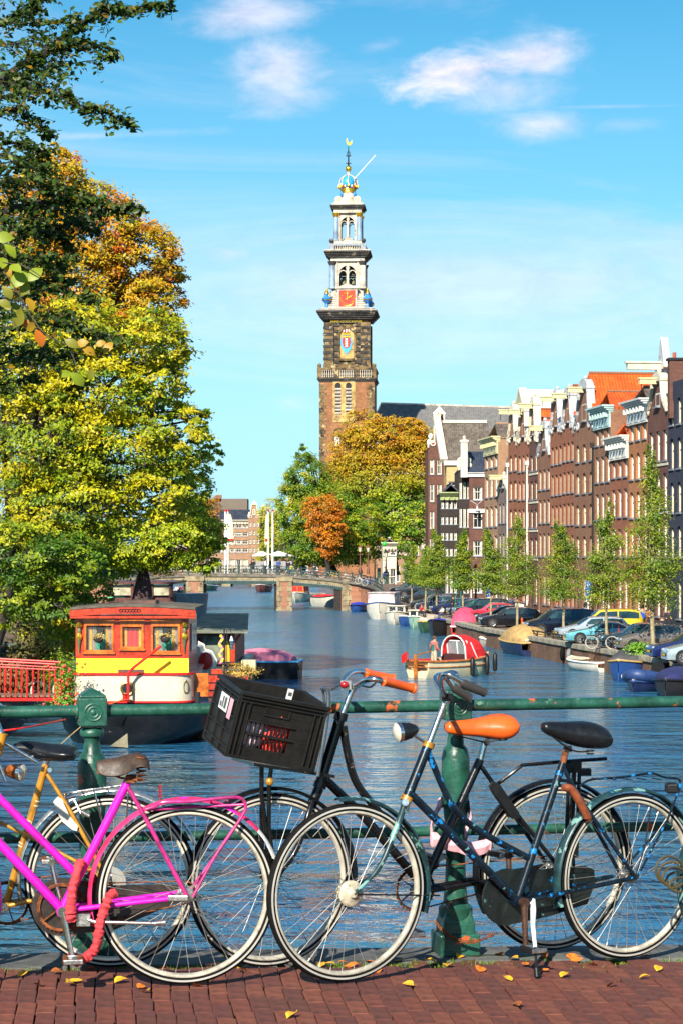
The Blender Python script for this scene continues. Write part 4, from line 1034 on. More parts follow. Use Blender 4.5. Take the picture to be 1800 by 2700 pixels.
bullet_lamp(b5,B5.pt(57,2038,.05),Vector((1,-.35,-.12)),mat('orange_rusted_shell',(.45,.12,.02),.25,.4,var=.4,scale=20,coat=.4),.031,.082)
tubes(b5,'lamp_bracket',[((B5.pt(15,2060),B5.pt(-5,2010)),.007)],CHROME)
tubes(b5,'head_tube',[((B5.pt(-4,1975),B5.pt(-60,2120)),.019)],GOLD,14)
tubes(b5,'fork_blade',[((B5.pt(-60,2120,.04),B5.pt(-110,2240,.05),B5.pt(-225,2345,.05)),.0105),((B5.pt(-60,2120,-.04),B5.pt(-110,2240,-.05),B5.pt(-225,2345,-.05)),.0105)],GOLD)
c9,w9=wheel(B5,b5,-229,2350,0.337,seed=12,band=True)
c10,w10=wheel(B5,b5,-960,2350,0.337,seed=14)
tubes(b5,'down_tube',[((B5.pt(-50,2110),B5.pt(-560,2400)),.016)],GOLD);tubes(b5,'seat_tube',[((B5.pt(-560,2400),B5.pt(-680,2040)),.016)],GOLD)
# --- 6. bicycle at the right edge with a coiled lock
B6=BikePlane(1983,2545,2730,2500)
b6=root('bicycle',B6.a,'bicycle at the right edge, only its dark front wheel and coiled lock showing','bicycle')
c11,w11=wheel(B6,b6,1983,2312,0.336,seed=15);c12,w12=wheel(B6,b6,2730,2275,0.336,seed=16)
fender(B6,b6,c11,.352,120,225,TEAL,'front_fender',.028)
tubes(b6,'fork_blade',[((c11+B6.n*.052,B6.pt(2060,2190,.045),B6.pt(2110,2070,.02)),.0105),((c11-B6.n*.052,B6.pt(2060,2190,-.045),B6.pt(2110,2070,-.02)),.0105)],TEAL)
tubes(b6,'head_tube',[(P(B6,[(2110,2070),(2170,1930)]),.019)],TEAL);tubes(b6,'down_tube',[(P(B6,[(2115,2060),(2400,2340)]),.016)],TEAL);tubes(b6,'seat_tube',[(P(B6,[(2400,2340),(2520,1990)]),.016)],TEAL)
q=MB();pth=[]
for i in range(150):
 t=i/149;th=t*2*PI*4.6+2;rr_=44-12*t
 pth.append(B6.pt(1762+8*t*4+rr_*0.8*math.cos(th),2292+45*t+rr_*0.9*math.sin(th)*(1-.3*t),.02+.06*math.sin(th*.5)))
q.tube(pth,.0052,8)
single('coil_lock',q,mat('smoky_coil_plastic',(.09,.07,.03),.2,var=.3,coat=.5),'smoky brown coiled cable lock hanging at the right edge','bike lock',smooth=True)
q=MB();yy=railY(1200);pc=V(1205,2160,yy)
def ribbon(q,pts,w0,sd):
 pp=catmull(pts,8);rings=[]
 for i,p in enumerate(pp):
  ww=w0*(1+.35*noise.noise(Vector((i*.2,sd,1))));nn=noise.noise_vector(Vector((i*.25,sd,3)))*.012
  rings.append([p+nn+Vector((0,0,ww)),p+nn-RN*.012,p+nn-Vector((0,0,ww)),p+nn+RN*.006])
 q.loft(rings)
ribbon(q,[V(1158,2120,yy-.07),V(1140,2170,yy-.09),V(1135,2205,yy-.1),V(1165,2222,yy-.11),V(1205,2232,yy-.12),V(1250,2238,yy-.11),V(1292,2225,yy-.1)],.028,2)
ribbon(q,[V(1160,2118,yy-.05),V(1175,2112,yy+.06),V(1215,2110,yy+.07),V(1235,2130,yy-.02),V(1240,2165,yy-.06),V(1228,2200,yy-.08)],.024,5)
single('tied_cloth_bag',q,mat('pale_pink_cloth',(.72,.36,.40),.8,var=.2,scale=25,chips=[((.04,.04,.05),.69,22)]),'pale pink printed cloth bag knotted round the right railing post','cloth bag',smooth=True)
q=MB();pts=catmull([V(1148,2434,yy-.1),V(1175,2462,yy-.12),V(1215,2482,yy-.12),V(1255,2483,yy-.14),V(1300,2465,yy-.2)],10)
for i,p in enumerate(pts[:-1]):
 q.torus((p+pts[i+1])/2,.007,.0026,n=8,m=5,u=(pts[i+1]-p).normalized(),v=Vector((0,0,1))if i%2 else RN)
single('rusty_chain',q,RUST,'rusty chain hanging between the right post and a bicycle wheel','chain',smooth=True)
LFM=[mat('leaf_'+n_,c,.6,var=.3,scale=60)for n_,c in(('yellow',(.70,.36,.02)),('orange',(.62,.16,.015)),('brown',(.30,.09,.02)))]
def leaf_poly(L,seed):
 rnd=random.Random(seed);q=MB();n=7;up=[];dn=[];mid=[]
 for i in range(n):
  t=i/(n-1);w_=L*.36*math.sin(PI*min(1,t*1.02)**.8)*(1+rnd.uniform(-.12,.12));z=L*(.10*math.sin(t*3.3+seed)+.02)
  mid.append((L*(t-.5),0,z));up.append((L*(t-.5),w_,z+.30*w_));dn.append((L*(t-.5),-w_,z+.25*w_))
 vs=mid+up+dn;fs=[]
 for i in range(n-1):fs+=[(i,i+1,n+i+1,n+i),(2*n+i,2*n+i+1,i+1,i)]
 q.add(vs,fs);q.add([(-L*.5,.001,0),(-L*.5,-.001,0),(-L*.72,-.001,.004),(-L*.72,.001,.004)],[(0,1,2,3)])
 return q
lp=[(520,2600,1),(640,2562,0),(990,2560,1),(1075,2600,0),(1180,2548,0),(1265,2560,1),(1490,2575,0),(1560,2545,1),(1610,2600,2),(430,2560,2),(240,2556,1),(100,2600,2),(1700,2580,0),(1360,2652,2),(58,2572,0),(150,2567,2),(188,2598,0),(200,2590,0),(320,2590,0),(385,2618,0),(372,2606,1),(768,2682,0),(735,2542,1),(745,2546,1),(845,2548,0),(868,2545,0),(905,2542,1),(925,2548,1),(975,2538,1),(1050,2536,0),(1210,2527,0),(1248,2524,1),(1315,2522,1),(1352,2532,0),(1385,2545,1),(1340,2584,0),(1432,2528,1),(1438,2525,2),(1505,2527,1),(1520,2524,1),(1520,2534,1),(1660,2512,0),(1680,2505,1),(1632,2514,1),(1606,2534,0),(1735,2558,0),(1782,2512,1),(1700,2526,1),(1435,2560,1),(890,2584,0),(600,2547,1),(665,2539,2),(1140,2540,0)]
lead={}
for i,(px,py,k_)in enumerate(lp):
 p=G(px,py,4.6)
 for _ in range(3):p=G(px,py,deckz(p)+.005)
 L=random.uniform(.042,.062)
 if(k_,i%3)not in lead:
  o=obj('fallen_leaf',leaf_poly(.05,i%3+k_*3),LFM[k_]);lead[(k_,i%3)]=o
 else:o=lead[(k_,i%3)].copy();link(o)
 o.scale=(L/.05,)*3;o.location=(p.x,p.y,p.z+.004);o.rotation_euler=(random.uniform(-.35,.35),random.uniform(-.3,.3),random.uniform(0,6.28))
 where='on the open brick pavement' if py>2555 else 'against the kerb stones'
 tag(o,('yellow','orange','brown')[k_]+' fallen leaf lying '+where,'leaf','fallen leaves on the bridge')
 # ---------------------------------------------------------------- church tower and nave
TY=410.0;TX=(918-900)*TY/F
def TZ(py):return EYE+(HOR-py)*TY/F
def TW(px):return px*TY/F
BRK_T=brick_mat('tower_brick',(0.25,0.085,0.028),(0.34,0.145,0.055),(0.40,0.30,0.2),grime=0.45,bw=0.5,bh=0.16)
SAND=mat('dark_sandstone',(0.16,0.105,0.045),0.9,var=0.55,scale=0.55,bump=0.03,bscale=2,streak=0.75,chips=[((0.42,0.31,0.15),0.58,0.5),((0.025,0.022,0.02),0.56,0.9)])
SANDY=mat('yellow_sandstone',(0.42,0.28,0.10),0.9,var=0.4,scale=0.8,streak=0.3,chips=[((0.08,0.06,0.04),0.62,1.1)])
BLKST=mat('sooty_stone',(0.045,0.04,0.036),0.85,var=0.5,scale=0.8,streak=0.5,chips=[((0.26,0.21,0.14),0.62,0.8)])
PALE=mat('pale_stone',(0.52,0.46,0.37),0.8,var=0.25,scale=0.7,streak=0.7,chips=[((0.10,0.09,0.08),0.62,0.8)])
LEAD=mat('blue_grey_lead',(0.20,0.29,0.40),0.55,var=0.3,scale=0.6,streak=0.5)
GILT=mat('gilding',(0.85,0.52,0.05),0.25,0.9,var=0.15,scale=3)
CLR=mat('clock_red',(0.50,0.010,0.005),0.5,var=0.08)
DARK=mat('dark_opening',(0.012,0.012,0.014),0.8,var=0)
SKYB=mat('crown_blue',(0.03,0.33,0.66),0.35,var=0.25,scale=0.7,streak=0.3)
BRONZE=mat('bell_bronze',(0.16,0.17,0.10),0.5,0.5,var=0.3)
tw=root('church_tower',(TX,TY,QZ),'tall brick and stone church tower with red clock face and blue crown on top','church tower',rotz=R(-3.5))
Z0=QZ
def tz(py):return TZ(py)-Z0
def cornice(mb,half,z0,z1,over,steps=3):
 """stepped square moulding growing outwards with height"""
 for i in range(steps):
  a=z0+(z1-z0)*i/steps;b=z0+(z1-z0)*(i+1)/steps;o=half+over*(i+1)/steps
  mb.bx(-o,o,-o,o,a,b+(0.0 if i==steps-1 else 0.004))
h=TW(71)
mb=MB();mb.bx(-h,h,-h,h,-1,tz(1012));obj('brick_shaft',mb,BRK_T,tw)
mb=MB();cornice(mb,h,tz(1298),tz(1290),0.35,2);obj('string_course',mb,SAND,tw)
mb=MB();n_=int((tz(1012)-tz(1400))/0.62)
for i in range(n_):
 z=tz(1400)+i*0.62;L=1.5 if i%2 else 0.95
 for sx in(-1,1):
  x0=sx*(h+0.05);x1=sx*(h-L);mb.bx(min(x0,x1),max(x0,x1),-h-0.05,-h+0.3,z+0.02,z+0.60)
  mb.bx(min(sx*(h+0.05),sx*(h-.3)),max(sx*(h+0.05),sx*(h-.3)),-h+0.301,-h+L,z+0.02,z+0.60)
o=obj('corner_stones',mb,SAND,tw,kind='stuff')
wz0,wz1=tz(1098),tz(1022);wx=[(-TW(30),-TW(15)),(-TW(3),TW(12))]
cx0,cx1=-TW(36),TW(22)
mb=MB();hz_=h+0.12
mb.bx(cx0,wx[0][0],-hz_,-h+0.2,wz0-1.5,tz(1012));mb.bx(wx[0][1],wx[1][0],-hz_,-h+0.2,wz0-1.5,tz(1012));mb.bx(wx[1][1],cx1,-hz_,-h+0.2,wz0-1.5,tz(1012))
for a,b in wx:
 mb.bx(a,b,-hz_,-h+0.2,wz0-1.5,wz0)
 r_=(b-a)/2;c_=(a+b)/2;pts=[(a,wz1+0.001),(a,tz(1012)),(b,tz(1012)),(b,wz1+0.001)]
 arc=[(c_+r_*math.cos(R(180-15*i)),wz1+r_*math.sin(R(15*i))*1.0)for i in range(13)]
 for i in range(12):
  (xa,za),(xb,zb_)=arc[i],arc[i+1]
  mb.prism([(xa,-hz_,za),(xb,-hz_,zb_),(xb,-hz_,tz(1012)),(xa,-hz_,tz(1012))],(0,.3,0))
obj('window_surround',mb,SANDY,tw)
for a,b in wx:
 mb=MB();mb.bx(a,b,-h-0.02,-h+0.02,wz0,wz1+(b-a)/2);wn=obj('louvred_window',mb,DARK,tw)
 for i in range(8):
  z=wz0+0.25+i*(wz1-wz0-0.3)/8
  q=MB();q.box(((a+b)/2,-h-0.12,z),(b-a-0.02,0.35,0.3),Matrix.Rotation(R(38),3,'X'));obj('louvre',q,PALE,wn)
q=MB();r_=TW(14)
for i in range(12):
 a0,a1=R(15*i),R(15*i+15);cx_=-TW(20);cz_=tz(1150)
 q.prism([(cx_+r_*math.cos(a0),-h-.14,cz_+r_*math.sin(a0)),(cx_+r_*1.3*math.cos(a0),-h-.14,cz_+r_*1.3*math.sin(a0)),(cx_+r_*1.3*math.cos(a1),-h-.14,cz_+r_*1.3*math.sin(a1)),(cx_+r_*math.cos(a1),-h-.14,cz_+r_*math.sin(a1))],(0,.2,0))
q.bx(cx_-r_*1.3,cx_-r_,-h-.14,-h+.05,cz_-6,cz_);q.bx(cx_+r_,cx_+1.3*r_,-h-.14,-h+.05,cz_-6,cz_);obj('blind_arch',q,SAND,tw)
q=MB();q.bx(cx_-.8,cx_+.1,-h-.1,-h+.05,tz(1148)-2.4,tz(1148)-.6);obj('window',q,mat('white_frame',(.72,.70,.62),.6),tw)
g=TW(76)
mb=MB();cornice(mb,h,tz(1012),tz(1003),TW(6),3);obj('gallery_cornice',mb,BLKST,tw)
mb=MB();mb.bx(-g,g,-g,g,tz(1003),tz(1000));mb.bx(-g,g,-g,-g+.45,tz(981),tz(976));mb.bx(-g,-g+.45,-g+.451,g,tz(981),tz(976));mb.bx(g-.45,g,-g+.451,g,tz(981),tz(976))
for x in(-g+.4,-TW(26),TW(26),g-.4):
 mb.bx(x-.42,x+.42,-g-.05,-g+.5,tz(1000)+.004,tz(975))
mb.bx(-g-.05,-g+.5,-.4,.4,tz(1000)+.004,tz(975));mb.bx(g-.5,g+.05,-.4,.4,tz(1000)+.004,tz(975))
obj('balustrade_rail',mb,SAND,tw)
bal=MB();hb_=tz(981)-tz(1000);bal.lathe([(.13,0),(.13,.08*hb_),(.07,.14*hb_),(.16,.4*hb_),(.06,.78*hb_),(.12,.9*hb_),(.12,hb_)],(0,0,0),n=8)
bo=None
xs=[x for x in np.linspace(-g+1.0,-TW(26)-.65,6)]+[x for x in np.linspace(-TW(26)+.7,TW(26)-.7,8)]+[x for x in np.linspace(TW(26)+.65,g-1.0,6)]
for x in xs:
 if bo is None:bo=obj('baluster',bal,PALE,tw,smooth=True);bo.location=(x,-g+.22,tz(1000))
 else:again(bo,tw,(x,-g+.22,tz(1000)))
for y in np.linspace(-g+1.0,g-1.0,16):
 if abs(y)>.7:again(bo,tw,(-g+.22,y,tz(1000)))
for sx,sy in((-1,-1),(1,-1),(-1,1)):
 q=MB();q.ball((sx*(g-.4),sy*(g-.4),tz(970)),(.42,.42,.46),12,8);q.lathe([(.4,0),(.18,.25)],(sx*(g-.4),sy*(g-.4),tz(975)),n=10);obj('stone_ball',q,SAND,tw,smooth=True)
for x in(-TW(26),TW(26)):
 q=MB();q.ball((x,-g+.25,tz(970)),.3,10,8);obj('stone_ball',q,SAND,tw,smooth=True)
h2=TW(60);ya,yb=1000,846
mb=MB();mb.bx(-h2+.5,h2-.5,-h2+.5,h2-.5,tz(ya),tz(yb));mb.bx(-h2-.1,h2+.1,-h2-.1,h2+.1,tz(ya),tz(965))
for sx in(-1,1):
 for sy in(-1,1):
  mb.bx(*sorted((sx*(h2-1.9),sx*(h2))),*sorted((sy*(h2-1.9),sy*h2)),tz(965)+.004,tz(856))
obj('stone_stage',mb,SAND,tw)
mb=MB();k=0
for i in range(13):
 z=tz(963)+i*(tz(858)-tz(963))/13;dz=(tz(858)-tz(963))/13
 for sx in(-1,1):
  if i%2:mb.bx(*sorted((sx*(h2-1.95),sx*(h2+.1))),-h2-.1,-h2+.5,z+.03,z+dz-.03)
  if i%2==0:mb.bx(*sorted((sx*(h2-1.6),sx*(h2-3.1))),-h2+.28,-h2+.7,z+.03,z+dz-.03)
obj('banded_blocks',mb,BLKST,tw,kind='stuff')
mb=MB();nx=TW(18);nz0,nz1=tz(950),tz(890);fy=-h2+.46
mb.bx(-nx,nx,fy-.03,fy+.2,nz0,nz1)
arc=[(nx*math.cos(R(15*i)),nz1+nx*math.sin(R(15*i)))for i in range(13)]
mb.prism([(x,fy-.03,z)for x,z in arc],(0,.2,0));obj('niche',mb,SANDY,tw)
mb=MB()
for i in range(12):
 (xa,za),(xb,zb_)=arc[i],arc[i+1];k1=1.14;k0=1.45
 mb.prism([(xa*1.0,fy-.35,za),(xa*1.28,fy-.35,nz1+(za-nz1)*1.28),(xb*1.28,fy-.35,nz1+(zb_-nz1)*1.28),(xb,fy-.35,zb_)],(0,.45,0))
for sx in(-1,1):mb.bx(*sorted((sx*nx,sx*nx*1.28)),fy-.35,fy+.1,nz0,nz1)
mb.bx(-nx*1.5,nx*1.5,fy-.3,fy+.1,nz0-.5,nz0-.01);obj('niche_frame',mb,SAND,tw)
cz=tz(907);q=MB()
pts=[(-.95,.9),(-.5,1.3),(.5,1.3),(.95,.9),(1.2,0),(.9,-1.4),(.3,-2.1),(0,-2.5),(-.3,-2.1),(-.9,-1.4),(-1.2,0)]
ax=-TW(2)
q.prism([(ax+x,fy-.12,cz+z)for x,z in reversed(pts)],(0,.08,0));arms=obj('coat_of_arms',q,mat('arms_blue',(.04,.33,.55),.5),tw)
q=MB();q.prism([(ax+x,fy-.2,cz+z)for x,z in reversed([(-.72,.85),(.72,.85),(.85,0),(.6,-.9),(0,-1.25),(-.6,-.9),(-.85,0)])],(0,.07,0));obj('shield',q,CLR,arms)
q=MB();q.bx(ax-.26,ax+.26,fy-.22,fy-.205,cz-1.0,cz+.84);obj('pale',q,DARK,arms)
WHT=mat('white_paint',(.78,.77,.72),.5,var=.08)
for i in range(3):
 q=MB();z=cz+.5-i*.62
 for a in(45,-45):q.box((ax,fy-.24-.004*(a>0),z),(.66,.02,.15),Matrix.Rotation(R(a),3,'Y'))
 obj('saltire',q,WHT,arms)
q=MB();zc=cz+1.75
q.bx(ax-.7,ax+.7,fy-.25,fy-.05,zc-.35,zc-.1)
for i in range(5):x=ax-.56+i*.28;q.ball((x,fy-.15,zc),(.13,.1,.2),8,6)
q.ball((ax,fy-.15,zc+1.25),(.16,.12,.2),8,6);q.bx(ax-.8,ax+.8,fy-.22,fy-.05,cz+.9,cz+1.2);obj('gilt_crown',q,GILT,arms)
q=MB()
for i,mi in enumerate((0,1,0,1,0)):q.ball((ax-.5+i*.25,fy-.12,zc+.55),(.16,.12,.55-.09*abs(i-2)),8,6,mi=mi)
obj('crown_cap',q,[WHT,CLR],arms)
q=MB();q.bx(-TW(30),TW(26),fy-.3,fy+.1,tz(858),tz(850));o=obj('inscription_panel',q,DARK,tw)
text_mesh('ANNO·CIƆIƆCXXXVII·',0.62,GILT,o,(-.15,fy-.32,(tz(858)+tz(850))/2),(R(90),0,0),'inscription',.02)
mb=MB();cornice(mb,h2,tz(848),tz(826),TW(19),5);mb.bx(-TW(73),TW(73),-TW(73),TW(73),tz(826)+.004,tz(822));obj('great_cornice',mb,BLKST,tw)
mb=MB();mb.bx(-TW(76),TW(76),-TW(76),TW(76),tz(826)-.01,tz(824));mb.bx(-TW(66),TW(66),-TW(66),TW(66),tz(822)+.004,tz(818));obj('cornice_slab',mb,PALE,tw)
h3=TW(49)
mb=MB();mb.bx(-h3,h3,-h3,h3,tz(818)+.004,tz(788));mb.bx(-h3+.6,h3-.6,-h3+.6,h3-.6,tz(788)+.004,tz(768))
for sx in(-1,1):mb.bx(*sorted((sx*TW(27),sx*(h3+.15))),-h3-.15,h3+.15,tz(790),tz(786))
for i in range(5):
 for sx in(-1,1):mb.bx(*sorted((sx*TW(26),sx*(h3+.08))),-h3-.12,-h3+.2,tz(817-i*5.4)+.05,tz(817-i*5.4-4.6))
obj('clock_stage',mb,PALE,tw)
cw=TW(21);ccz=tz(793);mb=MB();yf=-h3-.45
mb.bx(-cw-.35,cw+.35,yf+.03,-h3+.1,ccz-cw-.35,ccz+cw+.35);cf=obj('clock_case',mb,PALE,tw)
q=MB();q.bx(-cw,cw,yf-.02,yf+.028,ccz-cw,ccz+cw);face=obj('clock_face',q,CLR,tw)
q=MB();q.torus((0,yf-.05,ccz),cw*.93,.05,n=40,m=5);obj('minute_ring',q,GILT,face)
for i,nm in enumerate(('XII','I','II','III','IIII','V','VI','VII','VIII','IX','X','XI')):
 a=R(-30*i);text_mesh(nm,.40,GILT,face,(-math.sin(a)*cw*.72,yf-.06,ccz+math.cos(a)*cw*.72),(R(90),-a,0),'numeral',.03)
for(ang,L,w_)in((0,.80,.13),(-60,.62,.2)):
 q=MB();a=R(ang);d=Vector((-math.sin(a),0,math.cos(a)));c_=Vector((0,yf-.12,ccz));q.bar(c_-d*cw*.25,c_+d*cw*L,w_,.05,up=(0,1,0));q.box(c_+d*cw*L*.7,(.3,.06,.3),Matrix.Rotation(R(45),3,'Y'));obj('clock_hand',q,GILT,face)
q=MB();q.prism([(-cw-.6,yf-.15,ccz+cw+.4),(cw+.6,yf-.15,ccz+cw+.4),(0,yf-.15,ccz+cw+1.45)],(0,.9,0));q.bx(-cw-.7,cw+.7,yf-.25,-h3,ccz+cw+.36,ccz+cw+.55);obj('clock_pediment',q,PALE,tw)
for sx,sy in((-1,-1),(1,-1),(-1,1),(1,1)):
 q=MB();c_=(sx*TW(53),sy*TW(53),tz(818));q.lathe([(.5,0),(.28,.35),(.22,.9),(.75,1.3),(.95,1.9),(.55,2.3),(.4,2.6),(.5,2.8)],c_,n=14);u_=obj('urn',q,mat('urn_blue',(.03,.22,.62),.35,var=.2),tw,smooth=True)
 q=MB();q.lathe([(.52,2.8),(.42,3.1),(.3,3.3),(.18,3.7),(.04,4.1)],c_,n=10);q.torus((c_[0],c_[1],c_[2]+1.6),.9,.09,n=16,m=5,u=Vector((1,0,0)),v=Vector((0,1,0)));obj('urn_gilding',q,GILT,u_,smooth=True)
def belfry(half,zb0,zb1,pier,colr,colm,name_,caps,bells):
 g_=MB()
 for sx in(-1,1):
  for sy in(-1,1):
   g_.bx(*sorted((sx*(half-pier),sx*(half-.35))),*sorted((sy*(half-pier),sy*(half-.35))),zb0,zb1)
 st=obj(name_,g_,PALE,tw)
 for sx in(-1,1):
  for sy in(-1,1):
   q=MB();c_=(sx*(half-.42),sy*(half-.42),zb0);H=zb1-zb0
   q.lathe([(colr*1.3,0),(colr*1.3,.25),(colr,.4),(colr,H-.9),(colr*.88,H-.8)],c_,n=14);obj('column',q,colm if sx<0 or caps else PALE,tw,smooth=True)
   q=MB();q.lathe([(colr*.95,H-.85),(colr*1.15,H-.5),(colr*1.5,H-.05),(colr*1.5,H)],c_,n=12);obj('capital',q,GILT if caps else BLKST,tw,smooth=True)
 ow=half-pier;za=zb1-ow-.55
 for fy_,ax_ in((-half+.75,'x'),(half-.75,'x'),(-half+.75,'y'),(half-.75,'y')):
  q=MB()
  def pr(poly,dep):
   if ax_=='x':q.prism([(x,fy_-dep/2,z)for x,z in poly],(0,dep,0))
   else:q.prism([(fy_-dep/2,x,z)for x,z in poly],(dep,0,0))
  ra=ow
  arc_=[(ra*math.cos(R(15*i)),za+ra*math.sin(R(15*i)))for i in range(13)]
  for i in range(12):
   (xa,z_a),(xb,z_b)=arc_[i],arc_[i+1]
   pr([(xa*.86,za+(z_a-za)*.86),(xa,z_a),(xb,z_b),(xb*.86,za+(z_b-za)*.86)],.5)
   pr([(xa,z_a),(xa,zb1),(xb,zb1),(xb,z_b)],.35)
  m_=ow*.12
  pr([(-m_,zb0),(m_,zb0),(m_,za+ra*.9),(-m_,za+ra*.9)],.4)
  for sx in(-1,1):
   pr([(sx*ow*.86,zb0),(sx*ow,zb0),(sx*ow,za),(sx*ow*.86,za)],.45)
   rr2=ow*.40;cx2=sx*ow*.48
   for i in range(12):
    a0,a1=R(15*i),R(15*i+15)
    pr([(cx2+rr2*.8*math.cos(a0),za+rr2*.8*math.sin(a0)),(cx2+rr2*math.cos(a0),za+rr2*math.sin(a0)),(cx2+rr2*math.cos(a1),za+rr2*math.sin(a1)),(cx2+rr2*.8*math.cos(a1),za+rr2*.8*math.sin(a1))],.3)
  rc=ow*.2;
  for i in range(10):
   a0,a1=R(36*i),R(36*i+36);zc_=za+ow*.60
   pr([(rc*.75*math.cos(a0),zc_+rc*.75*math.sin(a0)),(rc*math.cos(a0),zc_+rc*math.sin(a0)),(rc*math.cos(a1),zc_+rc*math.sin(a1)),(rc*.75*math.cos(a1),zc_+rc*.75*math.sin(a1))],.3)
  obj('tracery',q,PALE,tw)
 for(bx_,bz_,br_)in bells:
  q=MB();q.lathe([(br_*1.1,0),(br_*.95,br_*.25),(br_*.7,br_*.8),(br_*.55,br_*1.4),(br_*.2,br_*1.65)],(bx_,0,zb0+bz_),n=14);obj('bell',q,BRONZE,tw,smooth=True)
 if bells:
  q=MB();ws=sorted(set(round(b[1]+b[2]*1.7,2)for b in bells));[q.bx(-ow,ow,-.12,.12,zb0+z,zb0+z+.18)for z in ws];obj('bell_beam',q,DARK,tw)
belfry(TW(45),tz(766),tz(694),TW(20),.62,LEAD,'belfry',False,[(-TW(12),1.2,.85),(TW(12),1.2,.85),(-TW(13),3.0,.7),(TW(14),3.0,.85),(0,1.0,.9)])
mb=MB();mb.bx(-TW(44),TW(44),-TW(44),TW(44),tz(694)+.004,tz(684));obj('entablature',mb,PALE,tw)
mb=MB();cornice(mb,TW(46),tz(684),tz(668),TW(14),4);obj('cornice',mb,BLKST,tw)
mb=MB();mb.bx(-TW(60),TW(60),-TW(60),TW(60),tz(670)+.003,tz(668)+.2);obj('cornice_slab',mb,PALE,tw)
g2=TW(47);mb=MB();a,b=tz(665),tz(650)
for y0,y1 in((-g2,-g2+.4),(g2-.4,g2)):mb.bx(-g2,g2,y0,y1,b-.3,b+.1);mb.bx(-g2,g2,y0,y1,a-.3,a)
for x0,x1 in((-g2,-g2+.4),(g2-.4,g2)):mb.bx(x0,x1,-g2+.401,g2-.401,b-.3,b+.1);mb.bx(x0,x1,-g2+.401,g2-.401,a-.3,a)
for sx in(-1,1):
 for sy in(-1,1):mb.bx(*sorted((sx*(g2-1),sx*(g2+.06))),*sorted((sy*(g2-1),sy*(g2+.06))),a-.2,b+.15)
obj('balustrade_rail',mb,mat('grey_blue_stone',(.24,.27,.31),.7,var=.25,streak=.4),tw)
for x in np.linspace(-g2+1.3,g2-1.3,11):again(bo,tw,(x,-g2+.2,a),scale=(.9,.9,(b-a-.3)/hb_))
for y in np.linspace(-g2+1.3,g2-1.3,9):again(bo,tw,(-g2+.2,y,a),scale=(.9,.9,(b-a-.3)/hb_))
for sx in(-1,1):
 q=MB();q.ball((sx*(g2-.4),-g2+.4,b+.75),.46,12,8);q.lathe([(.4,0),(.2,.3)],(sx*(g2-.4),-g2+.4,b+.15),n=10);obj('stone_ball',q,BLKST,tw,smooth=True)
q=MB();q.bx(-1.0,1.0,-g2+.45,-g2+1.2,a,b+1.0);q.prism([(-1.25,-g2+.4,b+1.0),(1.25,-g2+.4,b+1.0),(0,-g2+.4,b+1.5)],(0,.9,0));obj('gallery_hatch',q,PALE,tw)
mb=MB();mb.bx(-TW(38),TW(38),-TW(38),TW(38),tz(666),tz(640));obj('plinth',mb,PALE,tw)
belfry(TW(35.5),tz(640)+.004,tz(566),TW(15),.55,LEAD,'upper_belfry',True,[(-TW(9),4.0,.55),(TW(9),4.0,.6)])
mb=MB();mb.bx(-TW(36),TW(36),-TW(36),TW(36),tz(566)+.004,tz(556));obj('entablature',mb,PALE,tw)
mb=MB();cornice(mb,TW(37),tz(556),tz(546),TW(8.5),3);obj('cornice',mb,BLKST,tw)
mb=MB();mb.bx(-TW(41),TW(41),-TW(41),TW(41),tz(546)+.004,tz(541));mb.bx(-TW(35),TW(35),-TW(35),TW(35),tz(541)+.004,tz(536));obj('cornice_slab',mb,PALE,tw)
mb=MB();mb.lathe([(TW(33),tz(536)+.004),(TW(27),tz(530)),(TW(20),tz(520)),(TW(17),tz(510)),(TW(18),tz(508))],(0,0,0),n=8,sq=True);obj('cupola',mb,PALE,tw,smooth=True,sharp=30)
for sx in(-1,1):
 for sy in(-1,1):
  q=MB();q.torus((sx*TW(24),sy*TW(24)*.8,tz(530)),.55,.3,n=16,m=8,u=Vector((1,0,0)),v=Vector((0,0,1)));q.ball((sx*TW(24),sy*TW(24)*.8,tz(530)),.35,8,6);obj('scroll',q,PALE,tw,smooth=True)
  q=MB();q.ball((sx*TW(17),sy*TW(17)*.8,tz(514)),(.3,.3,.55),8,6);obj('small_urn',q,mat('urn_blue',(.03,.22,.62)),tw,smooth=True)
q=MB();q.lathe([(TW(17),tz(509)),(TW(20),tz(507)),(TW(19),tz(503)),(TW(20.5),tz(501)),(TW(20),tz(498))],(0,0,0),n=24);crown_=obj('crown_ring',q,GILT,tw,smooth=True)
q=MB();rr0=TW(21.5);q.lathe([(rr0*math.cos(R(a)),tz(483)+rr0*.98*math.sin(R(a)))for a in(-45,-30,-15,0,15,30,45,60,75,88)],(0,0,0),n=28);obj('crown_orb',q,SKYB,tw,smooth=True)
for k in range(8):
 th=R(45*k+3);q=MB();pts=[Vector((math.cos(th)*rr0*1.07*math.cos(R(a)),math.sin(th)*rr0*1.07*math.cos(R(a)),tz(483)+rr0*1.05*math.sin(R(a))))for a in range(-40,91,13)]
 q.tube(pts,.12,6);obj('crown_band',q,PALE,tw,smooth=True)
 q=MB();p=Vector((math.cos(th)*TW(22),math.sin(th)*TW(22),tz(493)));q.ball(p,(.26,.26,.34),8,6);obj('ruby',q,CLR,tw,smooth=True)
 q=MB();e=Vector((math.cos(th),math.sin(th),0));q.lathe([(.05,0),(.20,.3),(.12,.5),(.03,.8)],p+e*.25-Vector((0,0,.3)),n=6);th2=th+R(22.5);p2=Vector((math.cos(th2)*TW(23),math.sin(th2)*TW(23),tz(494)));q.lathe([(.03,0),(.13,.2),(.08,.4),(.02,.6)],p2-Vector((0,0,.3)),n=6);obj('crown_leaf',q,GILT,tw,smooth=True)
